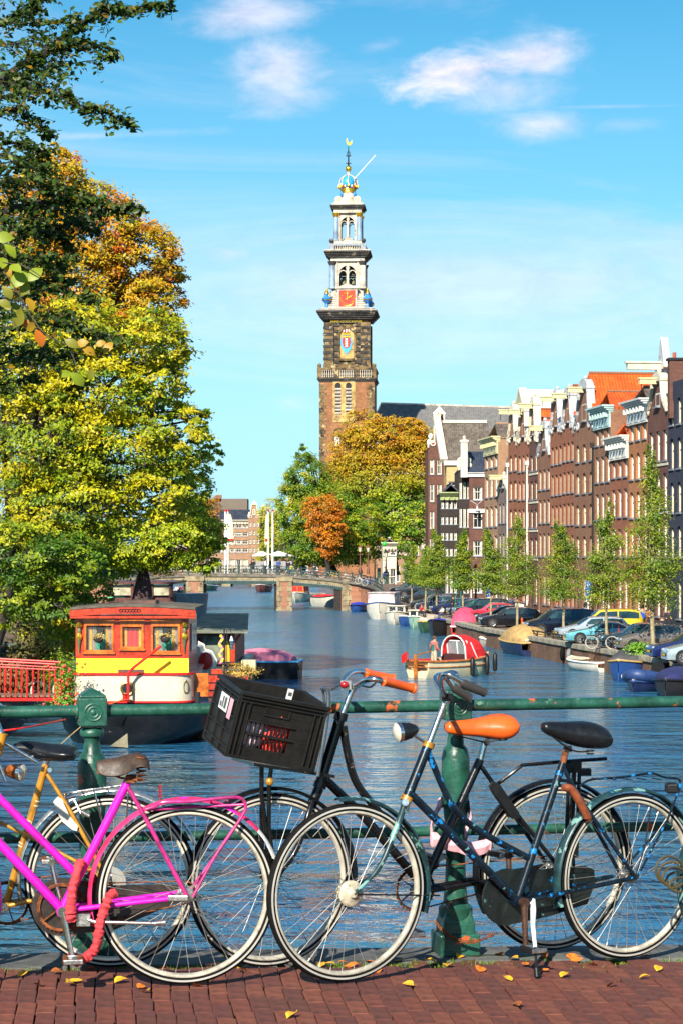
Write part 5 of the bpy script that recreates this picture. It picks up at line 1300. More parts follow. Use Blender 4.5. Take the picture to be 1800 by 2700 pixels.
q=MB();q.lathe([(TW(5),tz(462)),(TW(4),tz(458)),(TW(4.6),tz(453))],(0,0,0),n=14);obj('finial_neck',q,PALE,tw,smooth=True)
q=MB();q.ball((0,0,tz(444)),TW(8),18,12);obj('gilt_ball',q,GILT,tw,smooth=True)
q=MB();q.tube([(0,0,tz(437)),(0,0,tz(384))],[.18,.07],8)
for pz,s_ in((432,.55),(412,.5)):
 for a in(0,90):q.tube([(-s_*math.cos(R(a)),-s_*math.sin(R(a)),tz(pz)+.25),(0,0,tz(pz)),(s_*math.cos(R(a)),s_*math.sin(R(a)),tz(pz)+.25)],.09,6)
for k in range(4):q.tube([(.3*math.cos(k*1.57),.3*math.sin(k*1.57),tz(412)),(.3*math.cos(k*1.57),.3*math.sin(k*1.57),tz(402)),(0,0,tz(397))],.06,5)
obj('vane_rod',q,DARK,tw)
q=MB();zv=tz(379);q.prism([(x*.9,-.05,zv+z)for x,z in((-.35,1.2),(-.5,.5),(-.2,-.15),(.3,-.3),(.75,.1),(.8,.9),(.45,.35),(.1,.2),(-.15,.5),(-.2,1.1))],(0,.1,0));obj('weathercock',q,GILT,tw)
q=MB();q.tube([(TW(16),-TW(6),tz(472)),(TW(72),-TW(6),tz(410))],[.10,.07],8);obj('slanted_pole',q,WHT,tw)
SLATE=tile_mat('nave_slate',(0.15,0.145,0.14),.5,.45,.18,(.20,.20,.195))
def uvroof(name,faces,m,parent,thick=0.0):
 """faces: list of 3-D quads (eave a, eave b, ridge b, ridge a); uv in metres"""
 vs=[];fs=[];uvs=[]
 for f in faces:
  f=[Vector(p)for p in f];o_=len(vs);vs+=f;fs.append(tuple(range(o_,o_+len(f))))
  u_=(f[1]-f[0]).normalized();nn=u_.cross(f[-1]-f[0]).normalized();v_=nn.cross(u_)
  uvs+=[((p-f[0]).dot(u_),(p-f[0]).dot(v_))for p in f]
 me=bpy.data.meshes.new(name);me.from_pydata([tuple(v)for v in vs],[],fs)
 uv=me.uv_layers.new(name='UVMap');uv.data.foreach_set('uv',[c for p in uvs for c in p]);me.materials.append(m)
 o_=bpy.data.objects.new(name,me);link(o_);o_.parent=parent;WL[o_]=WL.get(parent,Vector()).copy()
 if thick:sd=o_.modifiers.new('t','SOLIDIFY');sd.thickness=thick;sd.offset=-1
 return o_
NY=440.0
def nz(py):return EYE+(HOR-py)*NY/F-QZ
def nx_(px):return(px-900)*NY/F
ch=root('church_nave',(nx_(1250),NY+8,QZ),'long grey slate roof of the church nave behind the canal houses','church')
x0,x1=nx_(992)-nx_(1250),nx_(1530)-nx_(1250)
mb=MB();mb.bx(x0+1,x1+1,-7.5,8,-.5,nz(1150));obj('nave_wall',mb,BRK_T,ch)
uvroof('slate_roof',[[(x0-2.5,-9,nz(1148)),(x1+3,-9,nz(1148)),(x1+1,0,nz(1073)),(x0+1,0,nz(1056))],[(x1+3,9,nz(1148)),(x0-2.5,9,nz(1148)),(x0+1,0,nz(1056)),(x1+1,0,nz(1073))],[(x0-2.5,9,nz(1148)),(x0-2.5,-9,nz(1148)),(x0+1,0,nz(1056))]],SLATE,ch,.2)
q=MB();q.bar((x0+1,0,nz(1056)+.05),(x1+1,0,nz(1073)+.05),.5,.35);obj('ridge',q,PALE,ch)
# ---------------------------------------------------------------- trees
BARK=mat('bark',(0.075,0.055,0.038),0.95,var=0.4,scale=4,bump=0.02,bscale=14,chips=[((0.10,0.11,0.05),.6,3)])
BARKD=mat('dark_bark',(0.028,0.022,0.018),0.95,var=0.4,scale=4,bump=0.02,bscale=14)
BARKP=mat('pale_bark',(0.30,0.25,0.14),0.85,var=0.3,scale=6,chips=[((.12,.09,.05),.6,8)])
LEAF=leaf_mat('foliage',0.30,0.45)
RNG=np.random.default_rng(11)
def unit(a):return a/np.maximum(1e-9,np.linalg.norm(a,axis=-1,keepdims=True))
def leaves_mesh(name,cen,nrm,size,col,parent=None,off=None,fold=0.35,m=None,aspect=0.5,shape=0):
 """one mesh of many small folded leaves; cen world coordinates"""
 n=len(cen);nrm=unit(nrm)
 a=unit(np.cross(nrm,RNG.normal(size=(n,3))));b=np.cross(nrm,a)
 sz=size[:,None]
 L=a*sz*0.5;Wd=b*sz*aspect*0.5;up=nrm*sz*fold*aspect*0.5
 if shape==2:
  pr=[(-.5,0),(-.42,.30),(-.28,.62),(-.08,.84),(.14,.80),(.32,.55),(.44,.22),(.56,0)];nn=len(pr)
  mid=[cen+a*sz*x-nrm*sz*.10*(x*2)**2 for x,_ in pr]
  rt=[m_+b*sz*aspect*.5*wv*(1+.06*math.sin(i*2.3))+nrm*sz*(.05*wv+.02*math.sin(i*3))for i,(m_,(x,wv))in enumerate(zip(mid,pr))]
  lf=[m_-b*sz*aspect*.5*wv*(1+.06*math.cos(i*2.1))+nrm*sz*.05*wv for i,(m_,(x,wv))in enumerate(zip(mid,pr))]
  v=np.stack(mid+rt[1:-1]+lf[1:-1],1);k=nn*3-4;R_=[0]+[nn+i for i in range(nn-2)]+[nn-1];L_=[0]+[2*nn-2+i for i in range(nn-2)]+[nn-1];tri=[]
  for i in range(nn-1):tri+=[[i,i+1,R_[i+1]]]+([[i,R_[i+1],R_[i]]]if i else[])+[[i,L_[i+1],i+1]]+([[i,L_[i],L_[i+1]]]if i else[])
  tri=np.array([t_ for t_ in tri if len(set(t_))==3])
 elif shape==0:
  v=np.stack([cen-L,cen-Wd+up-L*.1,cen+L,cen+Wd+up-L*.1],1);k=4
  tri=np.array([[0,1,2],[0,2,3]])
 else:
  v=np.stack([cen-L,cen-Wd*.85+up-L*.45,cen-Wd*.9+up+L*.25,cen+L*1.05-nrm*sz*.06,cen+Wd*.9+up+L*.25,cen+Wd*.85+up-L*.45,cen],1);k=7
  tri=np.array([[0,1,6],[1,2,6],[2,3,6],[3,4,6],[4,5,6],[5,0,6]])
 if off is not None:v=v-np.array(off)
 V_=v.reshape(-1,3).astype(np.float32);nt=len(tri)
 T_=(tri[None]+(np.arange(n)*k)[:,None,None]).reshape(-1).astype(np.int32)
 me=bpy.data.meshes.new(name);me.vertices.add(n*k);me.vertices.foreach_set('co',V_.ravel())
 me.loops.add(len(T_));me.loops.foreach_set('vertex_index',T_)
 me.polygons.add(n*nt);me.polygons.foreach_set('loop_start',np.arange(0,n*nt*3,3,dtype=np.int32))
 me.update(calc_edges=True)
 at=me.color_attributes.new('Col','FLOAT_COLOR','POINT')
 c4=np.concatenate([np.clip(col,0,1),np.ones((n,1))],1).astype(np.float32)
 at.data.foreach_set('color',np.repeat(c4,k,axis=0).ravel())
 me.materials.append(m or LEAF)
 o=bpy.data.objects.new(name,me);link(o);o.parent=parent;return o
def blob(px,py,rx,ry,y,dy=None):
 s_=F/y;c=V(px,py,y);return(np.array(c),np.array([rx/s_,(dy if dy else rx/s_*.9),ry/s_]))
def crown(blobs,n,size,pal,clumps=40,crad=0.22,flat=0.5,hollow=0.55,droop=0.0):
 """returns centres, normals, sizes, colours for leaves in clumps through the blobs. pal(centre array, rnd) -> colours per clump"""
 vol=np.array([b[1][0]*b[1][2]for b in blobs]);vol=vol/vol.sum()
 cs=[];ns=[];cc=[]
 for(c,r),f in zip(blobs,vol):
  K=max(6,int(clumps*f*len(blobs)));nb=int(n*f)
  d=unit(RNG.normal(size=(K,3)));rad=RNG.uniform(hollow,1.0,(K,1))**0.7
  kc=c+d*rad*r
  kcol=pal(kc,d)
  idx=RNG.integers(0,K,nb)
  rr=np.array([crad*r[0],crad*r[1],crad*flat*r[2]])
  p=kc[idx]+RNG.normal(size=(nb,3))*rr*RNG.uniform(.5,1.1,(nb,1))
  p[:,2]-=droop*np.linalg.norm(p[:,:2]-kc[idx][:,:2],axis=1)
  cs.append(p)
  ns.append(unit(d[idx]*.55+np.array([-.1,-.5,.65])+RNG.normal(size=(nb,3))*.42))
  col=kcol[idx]*RNG.uniform(.5,1.45,(nb,1));cc.append(col)
 cen=np.concatenate(cs);return cen,np.concatenate(ns),size*RNG.uniform(.65,1.25,len(cen)),np.concatenate(cc)
def palette(stops,var=.25):
 """stops: list of colours picked per clump by noise plus height"""
 st=np.array(stops)
 def f(c,d):
  t=np.clip(RNG.normal(.5,var,len(c)),0,.999)*(len(st)-1);i=t.astype(int);fr=(t-i)[:,None]
  return st[i]*(1-fr)+st[i+1]*fr
 return f
def limbs(mb,base,top,r0,targets,seed=0,k=7):
 """trunk from base to top and limbs to the targets"""
 rnd=random.Random(seed);base=Vector(base);top=Vector(top)
 tr=[base.lerp(top,t/6)+Vector((rnd.uniform(-1,1),rnd.uniform(-1,1),0))*r0*.5*(0<t<6)for t in range(7)]
 mb.tube([base-Vector((0,0,.3))]+tr,[r0*1.5]+[r0*(1.15-.62*t/6)for t in range(7)],12)
 for tg in targets:
  tg=Vector(tg);t=rnd.uniform(.45,.95);a=base.lerp(top,t);m=a.lerp(tg,.5)+Vector((0,0,(tg-a).length*.12))
  rr=r0*rnd.uniform(.25,.45)
  mb.tube(catmull([a,m+Vector((rnd.uniform(-.3,.3),)*3),tg],k),[rr*(1-.85*i/(2*k))for i in range(2*k+1)],7)
def tree(name,base,top,r0,blobs,n,size,pal,label,cat='tree',group=None,clumps=40,crad=.22,flat=.5,nl=14,bark=None,hollow=.55,seed=1,leaf_label=None,droop=.2):
 t=root(name,base,label,cat,group)
 mb=MB();rnd=random.Random(seed)
 tg=[]
 for i in range(nl):
  c,r=blobs[i%len(blobs)];d=Vector([rnd.gauss(0,1)for _ in range(3)]).normalized();tg.append(Vector(c)+Vector((d.x*r[0],d.y*r[1],abs(d.z)*r[2]))*.75)
 limbs(mb,base,top,r0,tg,seed)
 obj('trunk',mb,bark or BARK,t,world=True,smooth=True)
 cen,nr,sz,col=crown(blobs,n,size,pal,clumps,crad,flat,hollow,droop)
 leaves_mesh('crown',cen,nr,sz,col,t,off=base)
 return t
YG=palette([(.38,.34,.008),(.50,.42,.006),(.27,.33,.008),(.09,.16,.008)],.32)
OR=palette([(.46,.17,.008),(.50,.28,.008),(.36,.30,.010),(.46,.11,.008)])
GR=palette([(.10,.17,.012),(.17,.24,.012),(.06,.12,.01),(.30,.32,.02)])
DG=palette([(.035,.075,.010),(.06,.11,.012),(.03,.05,.01),(.12,.15,.015)])
GG=palette([(.44,.26,.008),(.52,.28,.008),(.34,.28,.010),(.55,.17,.008)])
MG=palette([(.11,.23,.008),(.05,.12,.008),(.24,.31,.010),(.40,.38,.012)])
def LB(*a):return blob(*a)
o_top=[LB(150,500,95,110,90,3),LB(260,600,120,120,90,3.5),LB(380,680,95,105,90,3),LB(60,620,130,160,90,3.5),LB(200,760,150,130,90,4),LB(400,800,85,90,90,3),LB(330,900,120,90,90,3.5),LB(150,420,45,40,90,2),LB(440,720,50,40,90,1.5)]
bx_=qx(LQ,90)-2.2
tree('autumn_tree',(bx_,90,QZ),V(150,900,90),.42,o_top,66000,.19,lambda c,d:(OR(c,d)*np.clip((c[:,2:3]-13.5)/5+.35,0,1)+YG(c,d)*(1-np.clip((c[:,2:3]-13.5)/5+.35,0,1))),'tall autumn tree with orange and gold crown on the left quay',group='trees along the left quay',clumps=120,crad=.15,nl=26,seed=3)
y_mid=[LB(390,900,110,90,79,2.6),LB(200,860,130,90,79,2.6),LB(455,930,45,60,79,1.5),LB(90,950,160,130,79,3),LB(260,1030,150,110,79,3.2),LB(420,1010,80,80,79,2.4),LB(120,1150,170,140,79,3.4),LB(330,1180,150,120,79,3.2),LB(480,1150,80,90,79,2.2),LB(430,1290,105,80,79,2.4),LB(200,1330,160,110,79,3),LB(60,1340,120,110,79,2.8),LB(520,1110,40,40,79,1)]
bx_=qx(LQ,79)-1.6
tree('autumn_tree',(bx_,79,QZ),V(130,1150,79),.45,y_mid,66000,.19,YG,'broad yellow green autumn tree over the houseboat on the left quay',group='trees along the left quay',clumps=110,crad=.155,nl=26,seed=5)
g_low=[LB(500,1260,60,70,100,2.5),LB(530,1400,55,70,100,2.5),LB(450,1420,90,90,100,3),LB(340,1440,110,80,100,3),LB(540,1480,40,35,100,1.5),LB(250,1450,100,90,100,3),LB(560,1200,28,34,100,1.2),LB(575,1420,22,40,100,1),LB(470,1360,80,70,100,2.5)]
tree('autumn_tree',(qx(LQ,100)-1.8,100,QZ),V(150,1380,100),.4,g_low,34000,.19,palette([(.26,.38,.010),(.44,.46,.010),(.12,.22,.008),(.50,.46,.010)]),'light green tree with low branches hanging beside the far bridge',group='trees along the left quay',clumps=60,crad=.17,nl=16,seed=7)
lowd=[LB(230,1540,80,60,84,2),LB(120,1530,110,60,86,2),LB(20,1520,90,90,82,2),LB(60,1450,110,90,70,2.5),LB(180,1480,90,80,70,2),LB(40,1580,90,80,70,2),LB(150,1590,60,60,70,1.6)]
tree('street_tree',(qx(LQ,70)-3.5,72,QZ),V(40,1500,72),.3,lowd,24000,.17,MG,'mid green tree low over the left quay beside the gangway',group='trees along the left quay',clumps=50,crad=.18,nl=10,seed=9,bark=BARKD)
far=[LB(220,1180,190,190,130,5),LB(400,1420,120,80,135,5),LB(60,1250,200,260,120,6),LB(150,1500,150,70,125,5),LB(100,850,200,260,125,5)]
tree('street_tree',(qx(LQ,125)-4,125,QZ),V(150,1200,125),.5,far,30000,.2,DG,'dark green tree standing farther back on the left quay',group='trees along the left quay',clumps=70,crad=.2,nl=12,seed=10,bark=BARKD)
NYR=24.0
nt=root('overhanging_tree',(-11.5,24,QZ),'dark leaved tree whose branches hang into the top left corner','tree')
mb=MB()
mb.tube([(-11.5,24,.8),(-11.4,24,3),(-11.2,24,6),(-10.8,24.2,9)],[.45,.36,.33,.28],14)
BRN=[([(-300,520),(0,215),(100,150),(191,77),(268,30),(330,20),(452,8)],.05,46),([(-200,200),(0,60),(60,30),(130,-20)],.04,70),([(0,215),(90,190),(200,165),(300,150)],.02,45),([(0,215),(120,240),(220,280),(300,305),(340,322)],.02,36),([(60,170),(150,130),(230,110),(290,130)],.015,40),([(-100,330),(0,290),(70,300),(130,345)],.03,46),([(-200,420),(0,380),(60,380),(110,400)],.03,60),([(-300,660),(0,560),(130,530),(250,540),(363,552)],.05,40),([(-100,520),(0,480),(110,470),(200,500),(260,530)],.02,42),([(-200,640),(0,620),(110,610),(190,650)],.03,52),([(130,535),(200,580),(260,610)],.012,32),([(-200,760),(0,700),(100,690),(160,700)],.03,55),([(-200,860),(0,790),(120,760),(250,790)],.03,40),([(-100,900),(0,870),(100,850),(200,860),(300,890)],.025,46),([(-100,960),(0,960),(90,930),(150,960)],.02,40),([(-60,1040),(20,1010),(90,1000)],.015,34),([(0,120),(60,110),(120,100)],.015,60),([(-50,260),(20,250),(90,240)],.015,50),([(-60,500),(60,480),(180,520)],.015,50),([(-60,600),(60,600),(180,590),(270,560)],.015,46),([(-60,670),(60,680),(200,680)],.015,44),([(-60,740),(60,740),(190,740)],.015,44),([(-60,820),(60,830),(180,830)],.015,44),([(-60,400),(40,410),(100,430)],.015,50),([(-60,910),(60,920),(190,930)],.015,40),([(0,60),(120,60),(200,50)],.012,44),([(0,180),(100,220),(180,250)],.012,44),([(-40,440),(40,440),(140,450)],.015,45),([(-40,570),(50,580),(120,560)],.015,55)]
cs=[];rr=random.Random(4)
for pts,r0,sp in BRN:
 dy0=rr.uniform(-1.2,1.2)
 w_=catmull([V(p[0],p[1],NYR+dy0)for p in pts],6);m_=len(w_)
 mb.tube(w_,[max(.004,r0*(1-.92*i/(m_-1)))for i in range(m_)],6)
 L=sum((w_[i+1]-w_[i]).length for i in range(m_-1));ntw=int(L*34)
 for k in range(ntw):
  t=rr.random()**.85;i=min(m_-2,int(t*(m_-1)));a=w_[i].lerp(w_[i+1],t*(m_-1)-i)
  if a.x<-5.0:continue
  ln=sp/225.0*(2.3-1.55*t)*rr.uniform(.35,1.25);d=(w_[i+1]-w_[i]).normalized()*.7+Vector((rr.gauss(0,.6),rr.gauss(0,.6),rr.gauss(0,.55)));d.normalize()
  b=a+d*ln+Vector((0,0,-.12*ln));mb.tube([a,a.lerp(b,.5)+Vector((0,0,.03*ln)),b],[.005,.0035,.002],4,caps=False)
  nlv=4+int(ln*16)
  for q_ in range(nlv):
   u_=(q_+.6)/nlv;p=a.lerp(b,u_);sgn=1 if q_%2 else-1
   sd=d.cross(Vector((0,0,1)));sd=sd.normalized()if sd.length>.01 else Vector((1,0,0))
   cs.append(p+sd*sgn*.035+Vector((rr.gauss(0,.015),rr.gauss(0,.015),-.012+rr.gauss(0,.015))))
obj('trunk',mb,BARKD,nt,world=True,smooth=True)
cs=np.array([tuple(c)for c in cs]);n_=len(cs)
pal=DG(cs,None)*RNG.uniform(.7,1.3,(n_,1));yl=RNG.random(n_)<.045;pal[yl]=np.array([.30,.17,.012])*RNG.uniform(.6,1.2,(yl.sum(),1))
nr=np.tile(np.array([0,-.45,.75]),(n_,1))+RNG.normal(size=(n_,3))*.5
big=RNG.random(n_)<min(1.0,230/n_)
fo=leaves_mesh('foliage',cs[~big],nr[~big],RNG.uniform(.065,.10,(~big).sum()),pal[~big],nt,off=(-11.5,24,QZ),shape=1,aspect=.62);fo['kind']='stuff'
leafs=[]
for k in range(6):
 c_=np.array([[0.,0,0]]);col_=np.array([[(.05,.10,.012),(.07,.12,.013),(.035,.07,.01),(.10,.13,.014),(.30,.18,.012),(.06,.10,.01)][k]])
 leafs.append(leaves_mesh('leaf',c_,np.array([[0.,0,1]]),np.array([.09]),col_,nt,shape=1,aspect=.66));leafs[-1].location=(0,0,4)
for i,c_ in enumerate(cs[big]):
 s_=leafs[i%6];o=s_ if i<6 else s_.copy()
 if i>=6:link(o)
 o.location=(c_[0]+11.5,c_[1]-24,c_[2]-QZ);o.rotation_euler=(rr.uniform(.1,1.2),rr.uniform(-.6,.6),rr.uniform(0,6.28));o.scale=(rr.uniform(.9,1.25),)*3
tg_=root('hanging_twig',V(0,800,12.2),'nearby twig with large yellow green leaves at the left edge','branch')
mb=MB();NY2=12.2
for pts in([(-120,620),(-20,680),(40,760),(80,830),(120,880),(180,910),(240,930)],[(-60,560),(0,600),(20,640)],[(40,760),(30,820),(50,880)],[(180,910),(200,960),(206,1000)],[(-10,690),(60,700),(110,730)]):
 mb.tube(catmull([V(p[0],p[1],NY2)for p in pts],5),.0035,6)
obj('stem',mb,BARK,tg_,world=True,smooth=True)
bigs=[(10,625,34,80,0),(28,660,30,60,0),(8,690,30,20,0),(40,705,30,-20,0),(20,715,24,40,1),(50,735,42,50,0),(92,722,36,-10,0),(66,760,30,70,3),(20,770,28,60,3),(35,810,30,50,3),(48,840,36,80,3),(80,800,30,30,1),(12,800,26,0,3),(68,852,22,70,2),(82,860,24,80,1),(105,890,34,60,2),(190,905,28,20,3),(215,905,26,-20,1),(235,925,26,50,1),(206,1000,34,80,0),(175,985,24,40,0),(285,915,26,10,1),(265,905,20,-30,1),(240,985,22,60,3)]
colb=[(.26,.32,.02),(.42,.24,.015),(.48,.13,.012),(.22,.21,.02)]
for(px,py,L,ang,ci)in bigs:
 c_=np.array([[0.,0,0]]);o=leaves_mesh('leaf',c_,np.array([[0.,0,1]]),np.array([L*1.5*NY2/F]),np.array([colb[ci]]),tg_,shape=2,aspect=.72)
 p=V(px,py,NY2+rr.uniform(-.08,.08));o.location=p-WL[tg_];o.rotation_euler=(R(90-rr.uniform(10,45)),R(ang),rr.uniform(-.3,.3))
tree('autumn_tree',V(1040,1510,262)*1.0+Vector((0,0,0)),V(1000,1300,262),.55,[blob(1010,1165,110,75,262,5),blob(940,1200,80,85,262,4),blob(1090,1210,70,100,262,4),blob(1000,1260,140,90,262,6),blob(1060,1340,95,90,258,4.5),blob(900,1290,60,80,262,4),blob(1030,1420,90,60,256,4),blob(1135,1270,28,70,262,2),blob(1110,1370,50,50,255,3),blob(960,1120,60,45,262,3),blob(1080,1140,50,50,262,3),blob(1130,1180,25,40,262,2)],60000,.34,lambda c,d:(GG(c,d)*np.clip((c[:,2:3]-15)/5+.3,0,1)+MG(c,d)*1.25*(1-np.clip((c[:,2:3]-15)/5+.3,0,1))),'large round tree with golden top in front of the church',clumps=150,crad=.13,nl=22,seed=21,bark=BARKD)
tree('green_tree',V(880,1512,250),V(830,1330,250),.5,[blob(810,1270,60,80,250,4),blob(770,1340,40,90,250,3.5),blob(850,1350,90,90,250,5),blob(830,1430,95,60,250,5),blob(920,1420,70,70,248,4),blob(800,1200,25,30,250,2),blob(960,1380,60,60,250,4)],44000,.32,MG,'full green tree left of the golden one beyond the bridge',clumps=120,crad=.14,nl=18,seed=22,bark=BARKD)
tree('orange_tree',V(865,1512,240),V(850,1400,240),.25,[blob(850,1340,48,42,240,2),blob(875,1385,38,38,240,1.6),blob(835,1390,26,40,240,1.4),blob(862,1430,30,40,240,1.4),blob(888,1350,22,26,240,1)],9000,.27,palette([(.50,.17,.01),(.55,.22,.012),(.45,.11,.01)]),'small bright orange tree in front of the green crowns',clumps=50,crad=.2,nl=10,seed=23,bark=BARKD)
tree('yellow_tree',V(705,1505,330),V(712,1400,330),.3,[blob(715,1350,35,40,330,3),blob(708,1420,32,50,330,3),blob(735,1400,30,70,330,3),blob(700,1470,28,25,330,2)],9000,.32,palette([(.34,.34,.02),(.42,.38,.015),(.24,.30,.015)]),'yellow green tree beside the flag poles beyond the bridge',clumps=60,crad=.2,nl=8,seed=24)
tree('orange_tree',V(545,1512,360),V(548,1380,360),.3,[blob(552,1340,32,34,360,3),blob(560,1390,30,30,360,3),blob(575,1420,26,20,360,2),blob(530,1350,25,40,360,2)],7000,.34,palette([(.45,.12,.01),(.40,.17,.012),(.36,.22,.012)]),'distant rust orange tree left of the gabled brick building',clumps=50,crad=.2,nl=6,seed=25)
tree('street_tree',V(800,1510,300),V(800,1440,300),.4,[blob(770,1455,55,40,300,5),blob(850,1450,60,40,300,5),blob(930,1455,50,40,300,5),blob(745,1480,30,24,305,4)],14000,.34,DG,'dark tree mass low behind the market stalls',clumps=60,crad=.2,nl=6,seed=26,bark=BARKD)
yt=[(1722,1194,62,1.0),(1599,1336,50,1.0),(1485,1376,52,1.0),(1362,1366,46,1.0),(1292,1400,34,.8),(1219,1400,30,.9),(1149,1402,38,.9),(1120,1440,22,.6),(1084,1440,24,.7)]
names=['tallest young tree with sparse leaves, beside the brown hatchback','young quay tree above the light blue coupe','young quay tree in front of the dark minivan','young quay tree above the planter and black estate car','young quay tree just left of the planter, half hidden','young quay tree behind the man in the dark jacket','dense young quay tree above the navy hatchback','slim young quay tree left of the dense one','leftmost slim young tree near the far bridge']
YP=palette([(.055,.13,.006),(.11,.20,.008),(.27,.31,.015),(.028,.07,.006)])
for i,(px,pyt,hw,dens)in enumerate(yt):
 r_=(px-900)/F;Y=None
 best=min(range(95,220),key=lambda y:abs(900+F*(qx(RQ,y)+1.1)/y-px));Y=float(best)
 x=(px-900)*Y/F;base=Vector((x,Y,QZ));s_=F/Y;top=EYE+(HOR-pyt)/s_;lo=QZ+2.3
 bl=[]
 for k,t in enumerate((.10,.28,.46,.64,.80,.93)):
  wd=1.12*hw*(1.0,1.05,.82,.6,.42,.22)[k];z=lo+(top-lo)*t;jx=random.uniform(-.25,.25)*hw/s_
  bl.append((np.array([x+jx,Y,z]),np.array([wd/s_,wd/s_,(top-lo)*.13])))
 if i==0:bl.append((np.array([x+.75,Y,lo+2.0]),np.array([.55,.5,.5])));bl.append((np.array([x-.95,Y,lo+1.6]),np.array([.5,.5,.6])))
 tree('young_tree',base,(x+random.uniform(-.1,.1),Y,top-.4),.075 if i else .10,bl,int(9500*dens*(1.5 if i==0 else 1)),.125 if i<4 else .15,YP,names[i],group='young trees along the right quay',clumps=46,crad=.26,flat=.9,nl=18,bark=BARKP,hollow=.25,seed=30+i,droop=.0)
def bush(name,c,r,n,size,pal,label,cat='bush',stems=True):
 t=root(name,(c[0],c[1],c[2]),label,cat)
 cen,nr_,sz,col=crown([(np.array([c[0],c[1],c[2]+r[2]*.8]),np.array(r))],n,size,pal,26,.3,.9,.1)
 cen[:,2]=np.maximum(cen[:,2],c[2]+.03)
 leaves_mesh('foliage',cen,nr_,sz,col,t,off=c);mb=MB()
 for k in range(6):a=k*1.05;mb.tube([(0,0,-.05),(math.cos(a)*r[0]*.3,math.sin(a)*r[1]*.3,r[2]*.8),(math.cos(a)*r[0]*.6,math.sin(a)*r[1]*.6,r[2]*1.3)],.015,5)
 obj('stem',mb,BARKD,t);return t
LG=palette([(.12,.30,.02),(.20,.40,.03),(.07,.18,.015)])
p=G(1685,1728,QZ);bush('bush',(p.x,p.y,QZ),(.62,.5,.36),1500,.13,LG,'bright green bush on the quay edge before the brown hatchback')
p=G(1487,1660,QZ);bush('climbing_plant',(p.x+.02,p.y-.2,QZ+.3),(.2,.2,.55),500,.13,LG,'light green plant climbing a young tree before the minivan','plant')
p=G(1462,1684,QZ);bush('weeds',(p.x,p.y,QZ),(.18,.18,.26),300,.09,palette([(.30,.16,.02),(.2,.2,.02)]),'rusty tuft of weeds before the silver estate car','plant')
p=G(1572,1690,QZ);bush('weeds',(p.x,p.y,QZ),(.14,.14,.55),300,.09,palette([(.30,.12,.02),(.28,.2,.03)]),'tall dry orange weed beside the light blue coupe','plant')
p=V(160,1800,70);bush('shrub',(p.x,71,QZ-.3),(.75,.7,1.3),5000,.10,MG,'tall dark green shrub beside the houseboat stern','shrub')
bush('shrub',V(160,1720,88)*1.0,(1.9,1.2,1.5),7000,.16,MG,'dark shrub mass filling the quay behind the houseboat','shrub');p=V(60,1760,74);bush('reed_clump',(p.x,74,QZ),(1.1,.8,1.3),4500,.2,palette([(.12,.08,.03),(.20,.15,.05),(.08,.09,.02)]),'brown dry reeds behind the red gangway','reeds')
t=bush('flowering_shrub',(V(180,1760,66).x,66,QZ-.1),(.42,.4,.9),2400,.075,LG,'flowering green shrub with red blossoms left of the houseboat','shrub')
q=MB()
for k in range(46):q.ball(WL[t]+Vector((RNG.normal()*.28,-.3+RNG.normal()*.15,.2+RNG.random()*1.5)),.045,6,4)
obj('blossoms',q,mat('red_blossom',(.75,.03,.015),.5,var=.2),t,world=True,kind='stuff')
# ---------------------------------------------------------------- canal houses
CW=mat('cream_paint',(.62,.56,.42),.55,var=.12,scale=1.5,streak=.25)
WW=mat('white_window_paint',(.70,.67,.58),.5,var=.1,scale=2)
PB=mat('pale_blue_paint',(.36,.50,.48),.5,var=.12,scale=1,streak=.2)
YC=mat('yellow_cream_paint',(.58,.52,.28),.55,var=.12)
GLASS=mat('window_glass',(.02,.025,.03),.06,var=.3,scale=.6,spec=.8)
CURT=mat('curtain',(.45,.42,.34),.8,var=.2)
SILL=mat('blue_stone_sill',(.17,.19,.22),.7,var=.2)
RTILE=tile_mat('red_roof_tiles',(.62,.085,.015),.24,.30,.22,(.70,.20,.03))
GTILE=tile_mat('grey_roof_tiles',(.13,.105,.085),.24,.33,.35,(.20,.17,.13))
BTILE=tile_mat('dark_glazed_tiles',(.035,.045,.07),.24,.33,.3,(.09,.10,.13))
FX0,FSL=24.3,-.125
def fline(px):
 Y=(FX0-FSL*104)/((px-900)/F-FSL);return Vector(((px-900)*Y/F,Y,QZ))
FD=Vector((-FSL,-1,0)).normalized()
FROT=math.atan2(FD.y,FD.x)
FN_IN=Vector((-FD.y,FD.x,0))
if FN_IN.x<0:FN_IN=-FN_IN
GL={}
def pane_mesh():
 k=random.choice('aaabbc')
 if k not in GL:
  me=bpy.data.meshes.new('pane');q=MB();q.add([(-.5,0,0),(.5,0,0),(.5,0,1),(-.5,0,1)],[(0,1,2,3)],0)
  if k=='b':q.add([(-.5,-.004,0),(-.22,-.004,0),(-.3,-.004,1),(-.5,-.004,1)],[(0,1,2,3)],1);q.add([(.22,-.004,0),(.5,-.004,0),(.5,-.004,1),(.3,-.004,1)],[(0,1,2,3)],1)
  if k=='c':q.add([(-.5,-.004,.45),(.5,-.004,.45),(.5,-.004,1),(-.5,-.004,1)],[(0,1,2,3)],1)
  me.from_pydata(q.v,[],q.f);me.materials.append(GLASS);me.materials.append(CURT);me.polygons.foreach_set('material_index',q.mi);GL[k]=me
 return GL[k]
